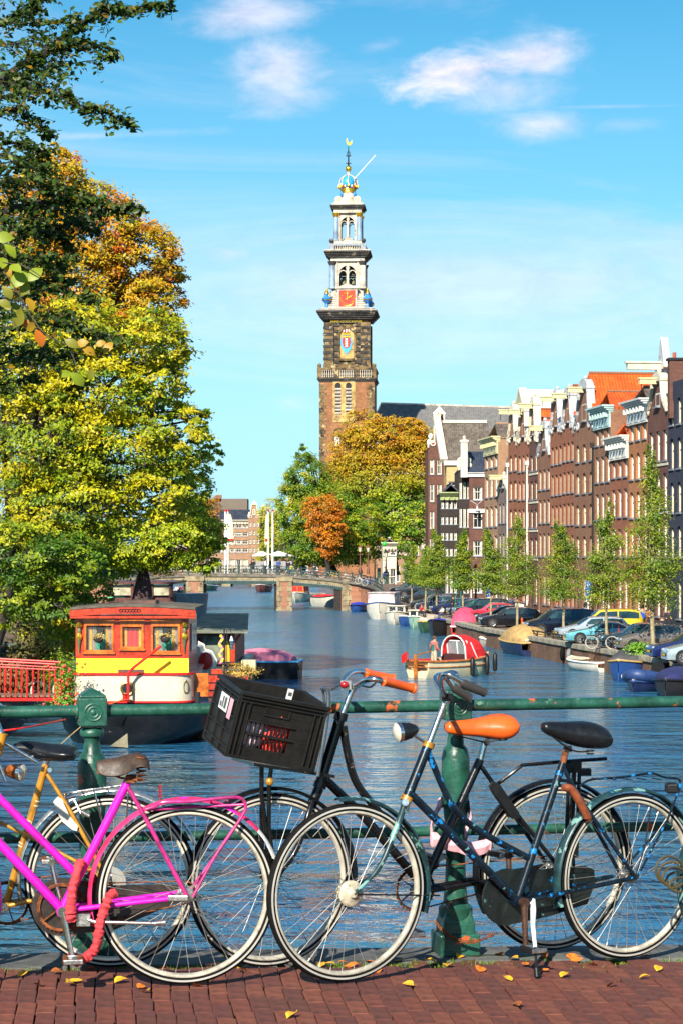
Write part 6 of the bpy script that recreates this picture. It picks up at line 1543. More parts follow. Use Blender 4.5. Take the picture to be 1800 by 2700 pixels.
def window_mesh(w_,h_,arch,frame,key,cross=2,deep=.30):
 """box frame standing in the wall opening, glazing bars, sill; origin bottom centre on the wall face (y=0), inwards +y"""
 k=('w',round(w_,2),round(h_,2),arch,frame.name,cross)
 if k in GL:return GL[k]
 q=MB();t=.10;y0,y1=.14,deep
 q.bx(-w_/2,-w_/2+t,y0,y1,0,h_,0);q.bx(w_/2-t,w_/2,y0,y1,0,h_,0);q.bx(-w_/2+t,w_/2-t,y0,y1,0,t,0);q.bx(-w_/2+t,w_/2-t,y0,y1,h_-t,h_,0)
 q.bx(-w_/2+t,w_/2-t,y0+.03,y1-.01,h_*.60,h_*.60+.06,0)
 for c in range(1,cross):x=-w_/2+w_*c/cross;q.bx(x-.02,x+.02,y0+.05,y1-.02,t,h_-t,0)
 q.bx(-w_/2-.07,w_/2+.07,-.09,y0+.03,-.10,-.002,1)
 me=bpy.data.meshes.new('window');me.from_pydata(q.v,[],q.f);me.materials.append(frame);me.materials.append(SILL);me.polygons.foreach_set('material_index',q.mi)
 GL[k]=me;return me
def add_window(root_,x,z,w_,h_,frame,arch=False,cross=2,y=0.0):
 o=bpy.data.objects.new('window',window_mesh(w_,h_,arch,frame,0,cross));link(o);o.parent=root_;o.location=(x,y,z)
 g_=bpy.data.objects.new('pane',pane_mesh());link(g_);g_.parent=o;g_.location=(0,.26,.05);g_.scale=(w_-.1,1,h_-.1);return o
def wall_with_holes(q,x0,x1,z0,z1,holes,depth=.34,arch=False):
 """front face y=0 with rectangular (or arch topped) openings; holes [(xc, z, w, h)] in a grid"""
 xs=sorted({x0,x1}|{round(h[0]-h[2]/2,3)for h in holes}|{round(h[0]+h[2]/2,3)for h in holes})
 zs=sorted({z0,z1}|{round(h[1],3)for h in holes}|{round(h[1]+h[3],3)for h in holes})
 for i in range(len(xs)-1):
  for j in range(len(zs)-1):
   xa,xb,za,zb=xs[i],xs[i+1],zs[j],zs[j+1];xm,zm=(xa+xb)/2,(za+zb)/2
   if any(abs(xm-h[0])<h[2]/2 and h[1]<zm<h[1]+h[3]for h in holes):continue
   q.add([(xa,0,za),(xb,0,za),(xb,0,zb),(xa,0,zb)],[(0,1,2,3)])
 for(xc,z,w_,h_)in holes:
  xa,xb,za,zb=xc-w_/2,xc+w_/2,z,z+h_
  q.add([(xa,0,za),(xa,depth,za),(xa,depth,zb),(xa,0,zb)],[(0,1,2,3)]);q.add([(xb,0,za),(xb,0,zb),(xb,depth,zb),(xb,depth,za)],[(0,1,2,3)])
  q.add([(xa,0,zb),(xa,depth,zb),(xb,depth,zb),(xb,0,zb)],[(0,1,2,3)]);q.add([(xa,0,za),(xb,0,za),(xb,depth,za),(xa,depth,za)],[(0,1,2,3)])
  if arch:
   r_=w_/2;zc=zb-r_*.9
   for sx in(-1,1):
    prev=None
    for k in range(7):
     a=R(15*k);p=(xc+sx*r_*math.cos(a),zc+r_*.9*math.sin(a))
     if prev:q.prism([(prev[0],0.001,prev[1]),(p[0],0.001,p[1]),(p[0],.001,zb),(prev[0],.001,zb)][::sx],(0,.2,0))
     prev=p
def house(px0,px1,ytop,wall,label,frame=None,bays=3,gable='cornice',roof=None,arch=False,trim=None,floors=4,beam=True,depth=10.0,gtop=None,wh=2.0,ww=None,cross=2,first=3.9,cat='house',loc=None,rotz=None,W_=None,H_=None,strings=False,group='canal houses on the right quay',door=True,setback=0.0,roofh=None,gneck=.42,name='canal_house'):
 """px0 far edge, px1 near edge along the facade line; ytop: photo row of the wall top at the near edge; gtop: row of the gable tip at mid width"""
 if loc is None:
  a=fline(px0);b=fline(px1);W_=(b-a).length;m=a;s_=F/b.y;H_=EYE+(HOR-ytop)/s_-QZ
  loc=a+FN_IN*setback;rotz=FROT
  if gtop is not None:gm=(a+b)/2;GH=EYE+(HOR-gtop)*gm.y/F-QZ
 else:GH=H_+3 if gtop is None else gtop
 frame=frame or WW;trim=trim or CW
 h=root(name,loc,label,cat,group,rotz)
 pitch=W_/bays;ww=ww or min(1.25,pitch*.60)
 fh=(H_-first-.9)/max(1,floors-1)
 holes=[]
 for f in range(floors):
  z=.95+(0 if f==0 else first+(f-1)*fh);hh=(first-1.5)if f==0 else min(wh,fh-.85)
  if f==floors-1 and f:hh*=.86
  for bb in range(bays):
   x=pitch*(bb+.5)
   if f==0 and bb==0 and door:holes.append((round(x,3),.25,round(ww*.95,2),2.75));continue
   holes.append((round(x,3),round(z,3),round(ww,3),round(hh,3)))
 q=MB();wall_with_holes(q,0.0,W_,-.2,H_,holes,arch=arch)
 q.add([(0,0,-.2),(0,0,H_),(0,depth,H_),(0,depth,-.2)],[(0,1,2,3)]);q.add([(W_,0,-.2),(W_,depth,-.2),(W_,depth,H_),(W_,0,H_)],[(0,1,2,3)])
 q.add([(0,depth,-.2),(W_,depth,-.2),(W_,depth,H_),(0,depth,H_)],[(3,2,1,0)]);q.add([(0,0,H_),(W_,0,H_),(W_,depth,H_),(0,depth,H_)],[(0,1,2,3)])
 q.bx(.05,W_-.05,.345,.4,0,H_-.05)
 obj('wall',q,wall,h)
 for(x,z,w_,hh)in holes:
  if z<.5:
   q=MB();q.bx(x-w_/2,x+w_/2,.12,.2,z,z+2.15);q.bx(x-w_/2,x+w_/2,.10,.2,z+2.15,z+2.22);d_=obj('door',q,mat('door_green',(.02,.06,.04),.3,var=.1),h)
   g_=MB();g_.bx(x-w_/2+.06,x+w_/2-.06,.14,.16,z+2.3,z+2.7);obj('fanlight',g_,GLASS,d_);q=MB();q.bx(x-w_/2-.15,x+w_/2+.15,-.5,.1,-.1,z);obj('doorstep',q,SILL,h)
  else:add_window(h,x,z,w_,hh,frame,arch,cross)
 if strings:
  for f in range(1,floors):
   z=first+(f-1)*fh+.6;q=MB();q.bx(-.02,W_+.02,-.06,-.004,z,z+.16);obj('string_course',q,trim,h)
 rh=roofh if roofh is not None else W_*.62
 rm=roof or GTILE
 if gable!='flat':
  uvroof('roof',[[(W_+.05,-.0,H_-.1),(W_+.05,depth,H_-.1),(W_/2,depth,H_+rh),(W_/2,0.35,H_+rh)],[(-.05,depth,H_-.1),(-.05,0,H_-.1),(W_/2,.35,H_+rh),(W_/2,depth,H_+rh)]],rm,h,.12)
  q=MB();q.prism([(0,depth-.01,H_),(W_,depth-.01,H_),(W_/2,depth-.01,H_+rh-.1)],(0,.1,0));q.tube([(W_/2,.4,H_+rh+.02),(W_/2,depth,H_+rh+.02)],.12,6);obj('ridge',q,wall,h)
 if gable in('cornice','deep'):
  hc=.75 if gable=='cornice' else 1.5
  q=MB();o=.0
  q.bx(-.02,W_+.02,-.12,-.003,H_-hc,H_-.42)
  for i in range(4):q.bx(-.03-.05*i,W_+.03+.05*i,-.16-.17*i,.2,H_-.42+.13*i,H_-.42+.13*(i+1)-.004)
  nn=max(4,int(W_/.7))
  for i in range(nn):x=W_*(i+.5)/nn;q.bx(x-.07,x+.07,-.5,-.125,H_-.75,H_-.43)
  obj('cornice',q,trim,h)
  if gable=='deep':
   for i in range(3):q=MB();x=W_*(i+.5)/3;q.bx(x-W_*.12,x+W_*.12,-.15,-.122,H_-hc+.12,H_-.85);obj('attic_panel',q,trim,h)
 elif gable in('bell','neck','spout'):
  Hg=GH-H_;c=W_/2
  if gable=='bell':
   pr=[(0,0),(.02,.06),(.10,.16),(.20,.34),(.25,.55),(.27,.72),(.28,.80)]
  elif gable=='neck':pr=[(0,0),(0,.10),(.28,.14),(.28,.80)]
  else:pr=[(0,0),(.36,.66),(.36,.80)]
  L=[(W_*a,Hg*b)for a,b in pr];poly=L+[(W_-x,z)for x,z in reversed(L)]
  q=MB();nL=len(L)
  for(xa,za),(xb,zb)in zip(L,L[1:]):
   if zb>za:q.prism([(xa,0.002,H_+za),(W_-xa,.002,H_+za),(W_-xb,.002,H_+zb),(xb,.002,H_+zb)],(0,.32,0))
  obj('gable',q,wall,h)
  q=MB();top_w=W_*(1-2*L[-1][0]/W_);tx=L[-1][0];zt=H_+L[-1][1]
  for sgn in(0,1):
   for(xa,za),(xb,zb)in zip(L,L[1:]):
    pa=(W_-xa if sgn else xa,H_+za);pb=(W_-xb if sgn else xb,H_+zb);q.bar((pa[0],.12,pa[1]),(pb[0],.12,pb[1]),.62,.16,up=(0,-1,0)if False else(0,0,1))
   for t in(.15,.3):
    x=W_*t*.35;x=W_-x if sgn else x;q.ball((x,-.05,H_+Hg*t*.9),(.28,.16,.35),8,6)
  obj('gable_coping',q,trim,h)
  q=MB();q.bx(tx-.15,W_-tx+.15,-.2,.45,zt,zt+.18)
  rt=(W_-2*tx)/2
  if gable=='neck':q.prism([(tx-.1,-.12,zt+.18),(W_-tx+.1,-.12,zt+.18),(c,-.12,zt+.18+Hg*.16)],(0,.5,0))
  else:
   arc=[(c+rt*math.cos(R(18*i)),zt+.18+min(rt*1.0,Hg*.16)*math.sin(R(18*i)))for i in range(11)];q.prism([(x,-.15,z)for x,z in arc],(0,.55,0))
   q.ball((c,.1,zt+.3+min(rt,Hg*.16)),.16,8,6)
  obj('gable_top',q,trim,h)
  add_window(h,c,H_+Hg*.18,W_*.22,Hg*.34,frame,False,1,y=-.14)
  if Hg>3.2:
   for sx in(-1,1):q=MB();q.torus((c+sx*W_*.28,-.05,H_+Hg*.10),.26,.08,n=16,m=6);q.ball((c+sx*W_*.28,-.02,H_+Hg*.10),(.2,.06,.26),8,6,mi=1);obj('oval_window',q,[trim,CLR],h,smooth=True)
 if beam:
  zb=(H_+(GH-H_)*.74)if gable in('bell','neck','spout')else H_+1.0
  if gable in('bell','neck','spout'):
   q=MB();q.bx(W_/2-.14,W_/2+.14,-1.25,.1,zb,zb+.32);q.bx(W_/2-.2,W_/2+.2,-1.32,.1,zb+.325,zb+.42);hb_=obj('hoist_beam',q,YC,h)
   q=MB();q.tube([(W_/2,-1.1,zb),(W_/2,-1.1,zb-.3),(W_/2+.08,-1.1,zb-.42),(W_/2-.08,-1.1,zb-.45)],.03,6);obj('hook',q,DARK,hb_)
 return h,W_,H_
B_RED=brick_mat('brick_red',(.29,.085,.038),(.37,.13,.06));B_BRN=brick_mat('brick_brown',(.24,.10,.052),(.32,.15,.08));B_ORG=brick_mat('brick_orange',(.42,.15,.05),(.50,.21,.08))
B_DRK=brick_mat('brick_dark',(.10,.03,.022),(.16,.055,.04));B_BLU=brick_mat('brick_dark_blue',(.022,.028,.055),(.035,.042,.075),(.02,.02,.03),.25);B_TAN=brick_mat('brick_tan',(.38,.20,.11),(.45,.27,.16));B_BLK=brick_mat('brick_tarred',(.03,.02,.018),(.05,.032,.028),(.03,.025,.02))
hs_=[(1761,1880,975,B_BLU,'dark blue painted brick house at the right edge',dict(frame=CW,bays=6,gable='flat',floors=5,ww=.9,wh=2.3,arch=True,beam=False,gtop=None)),(1707,1761,1085,B_DRK,'dark brown house with white stripes and ornate pale bell gable',dict(frame=WW,gable='bell',gtop=985,floors=4,strings=True,roof=BTILE,trim=CW,ww=.95,wh=2.3)),(1656,1707,1052,B_ORG,'orange brick house with pale grey cornice and tall attic windows',dict(frame=WW,gable='deep',floors=5,trim=mat('pale_grey_paint',(.5,.52,.5),.5),arch=True,beam=False,roofh=1.0)),(1609,1656,1150,B_RED,'low red brown house with white panelled cornice',dict(frame=WW,gable='deep',floors=4,trim=WW,beam=False,wh=2.3,roofh=1.0,roof=RTILE)),(1566,1609,1070,B_BRN,'brown brick house under a pale blue painted cornice',dict(frame=WW,gable='deep',floors=5,trim=PB,beam=False,roofh=1.2,roof=RTILE)),(1513,1566,1128,B_BRN,'tall brick house with arched windows, bell gable and bright red roof',dict(frame=CW,gable='bell',gtop=1000,floors=5,arch=True,roof=RTILE,roofh=4.3,ww=1.05,trim=mat('grey_white_trim',(.45,.47,.48),.6,var=.25,streak=.5))),(1481,1513,1128,B_RED,'brick twin house with bell gable, right one of the pair',dict(frame=CW,gable='bell',gtop=1022,floors=5,roof=RTILE,roofh=3.4,trim=MATS['grey_white_trim'],bays=3)),(1450,1481,1140,B_RED,'brick twin house with bell gable, left one of the pair',dict(frame=CW,gable='bell',gtop=1028,floors=5,roof=RTILE,roofh=3.2,trim=MATS['grey_white_trim'],bays=3)),(1417,1450,1200,B_BRN,'small brown house with a low bell gable between taller houses',dict(frame=WW,gable='bell',gtop=1112,floors=4,roof=RTILE,trim=MATS['grey_white_trim'])),(1394,1417,1165,B_DRK,'narrow dark house with white stone blocks and a mossy gable top',dict(frame=CW,gable='bell',gtop=1045,floors=5,bays=2,roof=RTILE,strings=True,trim=CW)),(1363,1394,1165,B_RED,'deep red house with white sash windows and garlanded gable',dict(frame=WW,gable='bell',gtop=1066,floors=5,bays=3,trim=CW,roof=RTILE)),(1339,1363,1165,B_RED,'narrow rust red house with small arched windows',dict(frame=CW,gable='bell',gtop=1066,floors=5,bays=2,arch=True,trim=CW,roof=GTILE)),(1312,1339,1290,brick_mat('brick_grey',(.17,.12,.10),(.24,.18,.15)),'low grey brick house with small gable below a cream side wall',dict(frame=WW,gable='spout',gtop=1255,floors=3,roof=GTILE)),(1276,1312,1152,B_TAN,'brick house with cream cornice and rows of white windows',dict(frame=WW,gable='deep',floors=5,bays=3,trim=YC,beam=False,roofh=1.4)),]
HR={}
for(a,b,yt_,wm,lab,kw)in hs_:
 h,w__,hh__=house(a,b,yt_,wm,lab,**kw);HR[a]=(h,w__,hh__)
a=fline(1330);s_=F/a.y
h=root('rendered_house',a+FN_IN*1.5,'cream rendered house side rising above the low grey house','house','canal houses on the right quay',FROT)
Hh=EYE+(HOR-1100)/s_-QZ;q=MB();q.bx(-3.4,1.4,0.35,9,0,Hh-2);q.prism([(-3.4,.35,Hh-2),(1.4,.35,Hh-2),(1.4,.35,Hh),(-1.0,.35,Hh+2.6),(-3.4,.35,Hh)],(0,8.6,0));obj('wall',q,mat('cream_render',(.66,.62,.50),.8,var=.12,streak=.3),h)
q=MB();q.bar((1.45,.3,Hh),(-1.0,.3,Hh+2.65),.7,.25);q.bar((-1.0,.3,Hh+2.65),(-3.45,.3,Hh),.7,.25);q.bx(.2,.45,.28,.36,Hh-3,Hh-1.6);obj('verge',q,CW,h)
def front_house(px0,px1,ybase,Y,ytop,wall,label,bays,floors,gable,roof,trim=CW,frame=WW,depth=8,gtop=None,rot=0.0,group='canal houses on the right quay',beam=False,**kw):
 s_=F/Y;loc=Vector(((px0-900)/s_,Y,QZ));Wd=(px1-px0)/s_;Hh=EYE+(HOR-ytop)/s_-QZ
 gt=EYE+(HOR-gtop)/s_-QZ if gtop else None
 return house(0,0,0,wall,label,loc=loc,rotz=rot,W_=Wd,H_=Hh,bays=bays,floors=floors,gable=gable,roof=roof,trim=trim,frame=frame,depth=depth,gtop=gt,beam=beam,group=group,**kw)
def side_roof(h,W_,H_,rh,m,depth):
 """roof whose slope faces the camera"""
 return uvroof('roof',[[(-.2,-.25,H_-.1),(W_+.2,-.25,H_-.1),(W_+.2,depth/2,H_+rh),(-.2,depth/2,H_+rh)],[(W_+.2,depth,H_-.1),(-.2,depth,H_-.1),(-.2,depth/2,H_+rh),(W_+.2,depth/2,H_+rh)]],m,h,.12)
h,w__,hh__=front_house(1236,1280,0,214,1246,B_DRK,'dark brown corner house with a lit side wall and glazed tile roof',1,4,'flat',None,ww=.95,wh=1.6,door=False)
side_roof(h,w__,hh__,2.4,BTILE,7);q=MB();q.bx(-.2,w__+.2,-.2,-.01,hh__-.45,hh__);q.bx(-.1,w__+.1,-.15,-.01,hh__-4.2,hh__-3.8);obj('cornice',q,WW,h)
q=MB();q.bx(-.9,-.2,-.3,.4,hh__-.5,hh__+3.2);q.bx(-1.0,-.1,-.4,.5,hh__+3.2,hh__+3.4);obj('gable_coping',q,CW,h)
h,w__,hh__=front_house(1176,1240,0,232,1222,mat('ochre_render',(.50,.34,.16),.85,var=.15,streak=.3),'house with a large grey tile roof and ochre rendered upper wall',2,4,'flat',None,ww=.01,wh=.01,door=False)if False else front_house(1176,1290,0,232,1215,mat('ochre_render',(.50,.34,.16),.85,var=.15,streak=.3),'house with a large grey tile roof and ochre rendered upper wall',4,4,'flat',None,ww=.9,wh=1.4,door=False)
side_roof(h,w__,hh__,4.6,GTILE,10);q=MB();q.bx(-.3,w__+.3,-.3,-.01,hh__-.5,hh__);obj('cornice',q,WW,h)
q=MB();q.bar((-.3,-.3,hh__),(-.9,5,hh__+5.4),.8,.5);q.bx(-.2,w__,4.8,5.2,hh__+4.6,hh__+4.95);obj('gable_coping',q,CW,h)
h,w__,hh__=front_house(1128,1186,0,238,1180,B_DRK,'white neck gabled house with a triangular pediment by the golden tree',3,5,'neck',GTILE,trim=WW,gtop=1070,depth=9,beam=True)
h,w__,hh__=front_house(1160,1216,0,216,1300,B_BLK,'tarred black house with rows of white sash windows and green cornice',5,5,'cornice',BTILE,trim=mat('green_cream_cornice',(.30,.34,.14),.6,var=.15),depth=8,ww=.28,wh=1.9,roofh=1.0,cross=1)
h,w__,hh__=front_house(1208,1238,0,215,1240,B_BLK,'narrow black house with a small spout gable',3,4,'spout',BTILE,gtop=1145,ww=.26,depth=8,cross=1)
h,w__,hh__=front_house(990,1140,0,300,1240,B_TAN,'pale brick row house half hidden behind the golden tree',9,5,'cornice',GTILE,depth=10,roofh=1.5)
h,w__,hh__=front_house(1008,1044,0,238,1432,mat('cream_front',(.62,.55,.42),.7,var=.15,streak=.3),'cream fronted shop house beside the far bridge',2,2,'cornice',GTILE,depth=6,roofh=.6,ww=.7)
a=fline(1697);s_=F/a.y;h=root('attic_hoist',a+Vector((1.4,0,0)),'white attic hoist dormer with a long beam above the cornices','dormer',None,FROT)
zb=EYE+(HOR-1050)/s_-QZ;zt=EYE+(HOR-975)/s_-QZ
q=MB();q.bx(-.9,.9,0,3.5,zb-1,zt);obj('dormer_wall',q,mat('pale_green_boards',(.40,.48,.40),.6,var=.15,streak=.3),h)
q=MB();q.bx(-.95,-.6,-.1,.0,zb-1,zt-.5);q.bx(.6,.95,-.1,.0,zb-1,zt-.5);q.bx(-.95,.95,-.15,0,zt-.5,zt);q.bx(-1.2,1.2,-.4,3.6,zt,zt+.35);obj('frame',q,WW,h)
q=MB();q.bx(-.55,.55,-.02,.04,zb-1,zt-.5);obj('pane',q,GLASS,h)
q=MB();q.bx(-.2,.2,-2.6,0,zt+.0,zt+.42);q.bx(-.28,.28,-2.75,0,zt+.425,zt+.55);obj('hoist_beam',q,CW,h)
q=MB();q.prism([(-.75,-.3,zt+.35),(.75,-.3,zt+.35),(0,-.3,zt+2.2)],(0,.5,0));obj('pediment',q,MATS['grey_white_trim'],h)
for(px,py,w_,hh_,dep,lab)in((1690,1020,.9,1.8,3.2,'brick chimney right of the red roof'),(1664,1042,1.1,1.2,2.4,'low brick chimney stack beside the red roof'),(1745,968,.8,1.2,2.5,'white topped chimney beside the attic hoist'),(1768,960,1.5,1.6,.6,'dark brick chimney on the blue house')):
 a=fline(px);s_=F/a.y;z=EYE+(HOR-py)/s_;q=MB();q.box(Vector((a.x+dep,a.y,z-hh_)),(w_,.8,hh_*2+.5));c_=MB()
 o=single('chimney',q,B_DRK if 'white' not in lab else WW,lab,'chimney');tag(o,group='chimneys above the roofs')
 q=MB();q.box((0,0,hh_*2+.56),(w_+.2,1.0,.14));obj('chimney_cap',q,DARK,o)
 for k in(-1,1):q=MB();q.tube([(k*w_*.25,0,hh_*2+.6),(k*w_*.25,0,hh_*2+1.0)],.12,8);obj('chimney_pot',q,mat('clay_pot',(.35,.08,.04),.7),o)
q=MB();a=fline(1655);s_=F/a.y;z=EYE+(HOR-1105)/s_
q.box((a.x+3.5,a.y+.2,z-1.2),(5.0,.3,3.2));single('roof_terrace_wall',q,mat('white_render',(.75,.74,.70),.7,var=.08),'white rendered terrace wall above the low red house','wall')
for(px,y0,y1,lab)in((1340,1230,1480,'white drainpipe on the narrow rust red house'),(1392,1225,1500,'white drainpipe between the deep red and the narrow dark house'),(1565,1180,1480,'dark drainpipe beside the tall brick house')):
 a=fline(px)-FN_IN*.12;s_=F/a.y;q=MB();q.tube([(a.x,a.y,QZ),(a.x,a.y,EYE+(HOR-y0)/s_)],.065,8);q.box((a.x,a.y,EYE+(HOR-y0)/s_+.15),(.28,.28,.35))
 single('drainpipe',q,WW if 'white' in lab else DARK,lab,'drainpipe')
for i,(x,y,w_,hh_,wm,lab)in enumerate(((-33,96,8,13,B_DRK,'dark brick house glimpsed behind the left trees, nearest one'),(-38,112,9,15,B_BRN,'brown brick house glimpsed behind the left trees'),(-44,132,9,14,B_RED,'red brick house glimpsed behind the left trees'),(-49,160,12,15,B_DRK,'farther dark house behind the left trees'),(-54,190,12,14,B_BRN,'brown house near the left end of the far bridge'))):
 house(0,0,0,wm,lab,loc=Vector((x,y,QZ)),rotz=R(78),W_=w_,H_=hh_,bays=3,floors=4,gable='cornice',beam=False,group='houses behind the left quay',roofh=2)
for a_,b_,Y_,yt_,lab_ in((690,1000,505,1428,'long dark house row closing the canal view behind the trees'),(380,560,505,1425,'brown house row at the far left end of the canal')):
 front_house(a_,b_,0,Y_,yt_,B_BRN,lab_,12,3,'cornice',GTILE,group='buildings at the far end of the canal',depth=12,roofh=2.5,ww=1.1,wh=1.5,cross=1)
FY=420
h,w__,hh__=front_house(520,655,0,FY,1372,B_TAN,'pink brown brick building with rows of white windows beyond the bridge',8,5,'cornice',BTILE,trim=CW,group='buildings at the far end of the canal',depth=12,roofh=.01,ww=1.15,wh=1.5,cross=2,first=4.5)
side_roof(h,w__,hh__,2.3,BTILE,8)
q=MB();q.bx(.4,w__-.5,6,13,hh__,hh__+4.6);obj('rear_roof',q,GTILE,h);q=MB();q.bx(3.5,4.6,6,7.5,hh__+4,hh__+5.4);obj('chimney',q,B_BRN,h)
h,w__,hh__=front_house(655,685,0,FY-2,1366,B_TAN,'narrow bell gabled brick house beyond the bridge',3,5,'bell',GTILE,gtop=1322,group='buildings at the far end of the canal',depth=10,ww=.42,wh=1.7,cross=1,first=4.5)
h,w__,hh__=front_house(684,705,0,FY+8,1372,B_DRK,'dark red gabled house beside the narrow bell gabled one',2,5,'bell',GTILE,gtop=1330,group='buildings at the far end of the canal',depth=10,ww=.5)
# ---------------------------------------------------------------- far bridge
BY=226.0
DZ=[(380,1522),(430,1518),(560,1515),(730,1516),(860,1526),(915,1534),(960,1540),(993,1548),(1015,1560),(1034,1572)]
def dz_(px):
 for(a,ya),(b,yb)in zip(DZ,DZ[1:]):
  if px<=b:return ya+(yb-ya)*(px-a)/(b-a)
 return DZ[-1][1]
def B(px,dy=0.0,y=None):
 y=y or BY;p=V(px,dz_(px),BY);return Vector((p.x,y,p.z-dy))
fb=root('stone_bridge',V(746,1602,BY),'low stone and steel bridge with brick piers across the canal','bridge')
BST=mat('bridge_stone',(.27,.215,.125),.85,var=.4,scale=1.1,streak=.5,chips=[((.08,.07,.05),.62,1.4)]);BSTG=mat('bridge_coping',(.15,.13,.10),.85,var=.3,scale=2,streak=.3)
STEEL=mat('green_steel',(.012,.045,.04),.5,var=.3,scale=2);BPK=brick_mat('abutment_brick',(.32,.115,.055),(.42,.19,.11),(.4,.3,.2),.4)
pxs=[300,380,430,500,560,640,730,800,860,915,960,993,1015,1034]
def band(d0,d1,y0,y1,px0=300,px1=1034):
 q=MB();P_=[p for p in pxs if px0<=p<=px1];rings=[]
 for p in P_:a=B(p,d0);rings.append([Vector((a.x,y0,a.z)),Vector((a.x,y1,a.z)),Vector((a.x,y1,a.z-(d1-d0))),Vector((a.x,y0,a.z-(d1-d0)))])
 q.loft(rings);return q
obj('deck',band(-.02,.35,BY,BY+11),STREET,fb,world=True)
obj('coping',band(-.06,.22,BY-.35,BY-.02),BSTG,fb,world=True);obj('fascia',band(.225,.62,BY-.2,BY-.02,300,915),BST,fb,world=True)
obj('steel_beam',band(.62,1.02,BY-.12,BY+.25,300,915),STEEL,fb,world=True);obj('steel_beam',band(.40,1.0,BY+10,BY+10.5,300,915),STEEL,fb,world=True)
q=MB()
for i in range(95):a=B(440+i*5,.66);q.box((a.x,BY-.16,a.z),(.07,.06,.07))
obj('rivets',q,WW,fb,world=True,kind='stuff')
for x0,x1 in((491,537),(730,770)):
 a,b=V(x0,0,BY).x,V(x1,0,BY).x;zt=B((x0+x1)/2,.2).z
 q=MB();q.bx(a+.35,b-.35,BY-.30,BY+10.6,-1,zt-.2);p_=obj('pier',q,BPK,fb,world=True)
 q=MB();zz=-.6;k=0
 while zz<zt-.5:
  h_=.55;L=.55 if k%2 else .32
  for sx,e in((a,1),(b,-1)):q.bx(*sorted((sx,sx+e*L)),BY-.36,BY-.29,zz,zz+h_-.03);q.bx(*sorted((sx,sx+e*.34)),BY-.289,BY+.6,zz,zz+h_-.03)
  zz+=h_;k+=1
 q.bx(a-.1,b+.1,BY-.42,BY+1,zt-.45,zt+.06);q.bx(a-.08,b+.08,BY-.4,BY+1,-1,.12);obj('quoins',q,BST,p_,world=True,kind='stuff')
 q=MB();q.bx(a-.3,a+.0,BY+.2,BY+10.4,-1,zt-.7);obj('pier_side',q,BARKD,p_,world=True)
wing=[(900,BY-.1),(919,BY-.25),(950,BY-1.4),(975,BY-4),(992,BY-8),(1006,BY-14)]
q=MB();vs=[]
for px,y in wing:x=(px-900)*y/F;vs+=[(x,y,-1),(x,y,B(px,.2).z)]
q.add(vs,[(2*i,2*i+2,2*i+3,2*i+1)for i in range(len(wing)-1)]);obj('abutment',q,BPK,fb,world=True)
q=MB();a=V(904,0,BY).x;[q.bx(a-.1,a+(.95 if k%2 else .65),BY-.5,BY-.12,-.6+k*.58,-.05+k*.58)for k in range(7)];obj('quoins',q,BST,fb,world=True,kind='stuff')
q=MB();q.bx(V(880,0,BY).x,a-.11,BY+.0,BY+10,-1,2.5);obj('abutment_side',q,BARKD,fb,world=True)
q=MB();pts=[Vector(((px-900)*y/F,y-.1,B(px,.02).z))for px,y in wing]+[Vector((4.9,207,1.3))]
for p_,r_ in zip(pts,pts[1:]):q.bar(p_,r_,.55,.26)
obj('wing_coping',q,BSTG,fb,world=True)
q=MB();q.add([(.2,BY+.2,B(915).z-.02),(.2,BY+11,B(915).z-.02),(14,BY+11,2.2),(14,BY-6,QZ+.02),(5.2,BY-18,QZ+.02),(4.2,BY-8,B(1000).z-.1),(2.2,BY-1.4,B(950).z-.1)],[(6,5,4,3,2,1,0)]);obj('approach_ramp',q,STREET,fb,world=True)
q=MB();xl=V(430,0,BY).x;q.bx(xl-14,xl,BY-.1,BY+10.5,-1,3.3);obj('abutment',q,BPK,fb,world=True)
fr=root('bridge_railing',B(700),'dark green three rail fence along the far bridge','railing')
for h_ in(.95,.62,.3):
 q=MB();q.tube([B(p,-h_)+Vector((0,-.2,0))for p in pxs[:-3]]+[Vector(((px-900)*y/F,y-.15,B(px,-h_).z))for px,y in wing[2:]],.05,6);obj('rail',q,STEEL,fr,world=True)
pm=MB();pm.bx(-.08,.08,-.08,.08,0,.98);pm.ball((0,0,1.04),.085,8,6);po=None
for px in range(300,960,33):
 c=B(px)+Vector((0,-.2,0))
 if po is None:po=obj('post',pm,STEEL,fr);po.location=c-WL[fr]
 else:again(po,fr,c-WL[fr])
for px,y in wing[2:]:again(po,fr,Vector(((px-900)*y/F,y-.15,B(px).z))-WL[fr])
def small_bike(m):
 q=MB();u_=Vector((1,0,0));v_=Vector((0,0,1))
 for x in(-.53,.53):q.torus((x,0,.34),.325,.034,n=20,m=4,mi=1);[q.tube([(x-.31*math.cos(a),0,.34-.31*math.sin(a)),(x+.31*math.cos(a),0,.34+.31*math.sin(a))],.006,3,mi=1)for a in(0,.8,1.6,2.4)];q.torus((x,0,.34),.36,.012,n=10,m=4,arc=(.3,2.9),mi=0)
 for a,b in(((.53,0,.34),(.38,0,.95)),((.42,0,.8),(-.08,0,.34)),((.44,0,.62),(-.1,0,.36)),((-.22,0,.86),(-.06,0,.3)),((-.53,0,.34),(-.2,0,.75)),((-.53,0,.34),(-.06,0,.3)),((.38,0,.95),(.42,0,1.08))):q.tube([a,b],.024,5,mi=0)
 q.tube([(.30,-.26,1.06),(.44,-.1,1.09),(.44,.1,1.09),(.30,.26,1.06)],.018,5,mi=2);q.ball((-.26,0,.93),(.14,.08,.045),8,5,mi=2);q.bx(-.8,-.3,-.06,.06,.71,.735,2)
 return q
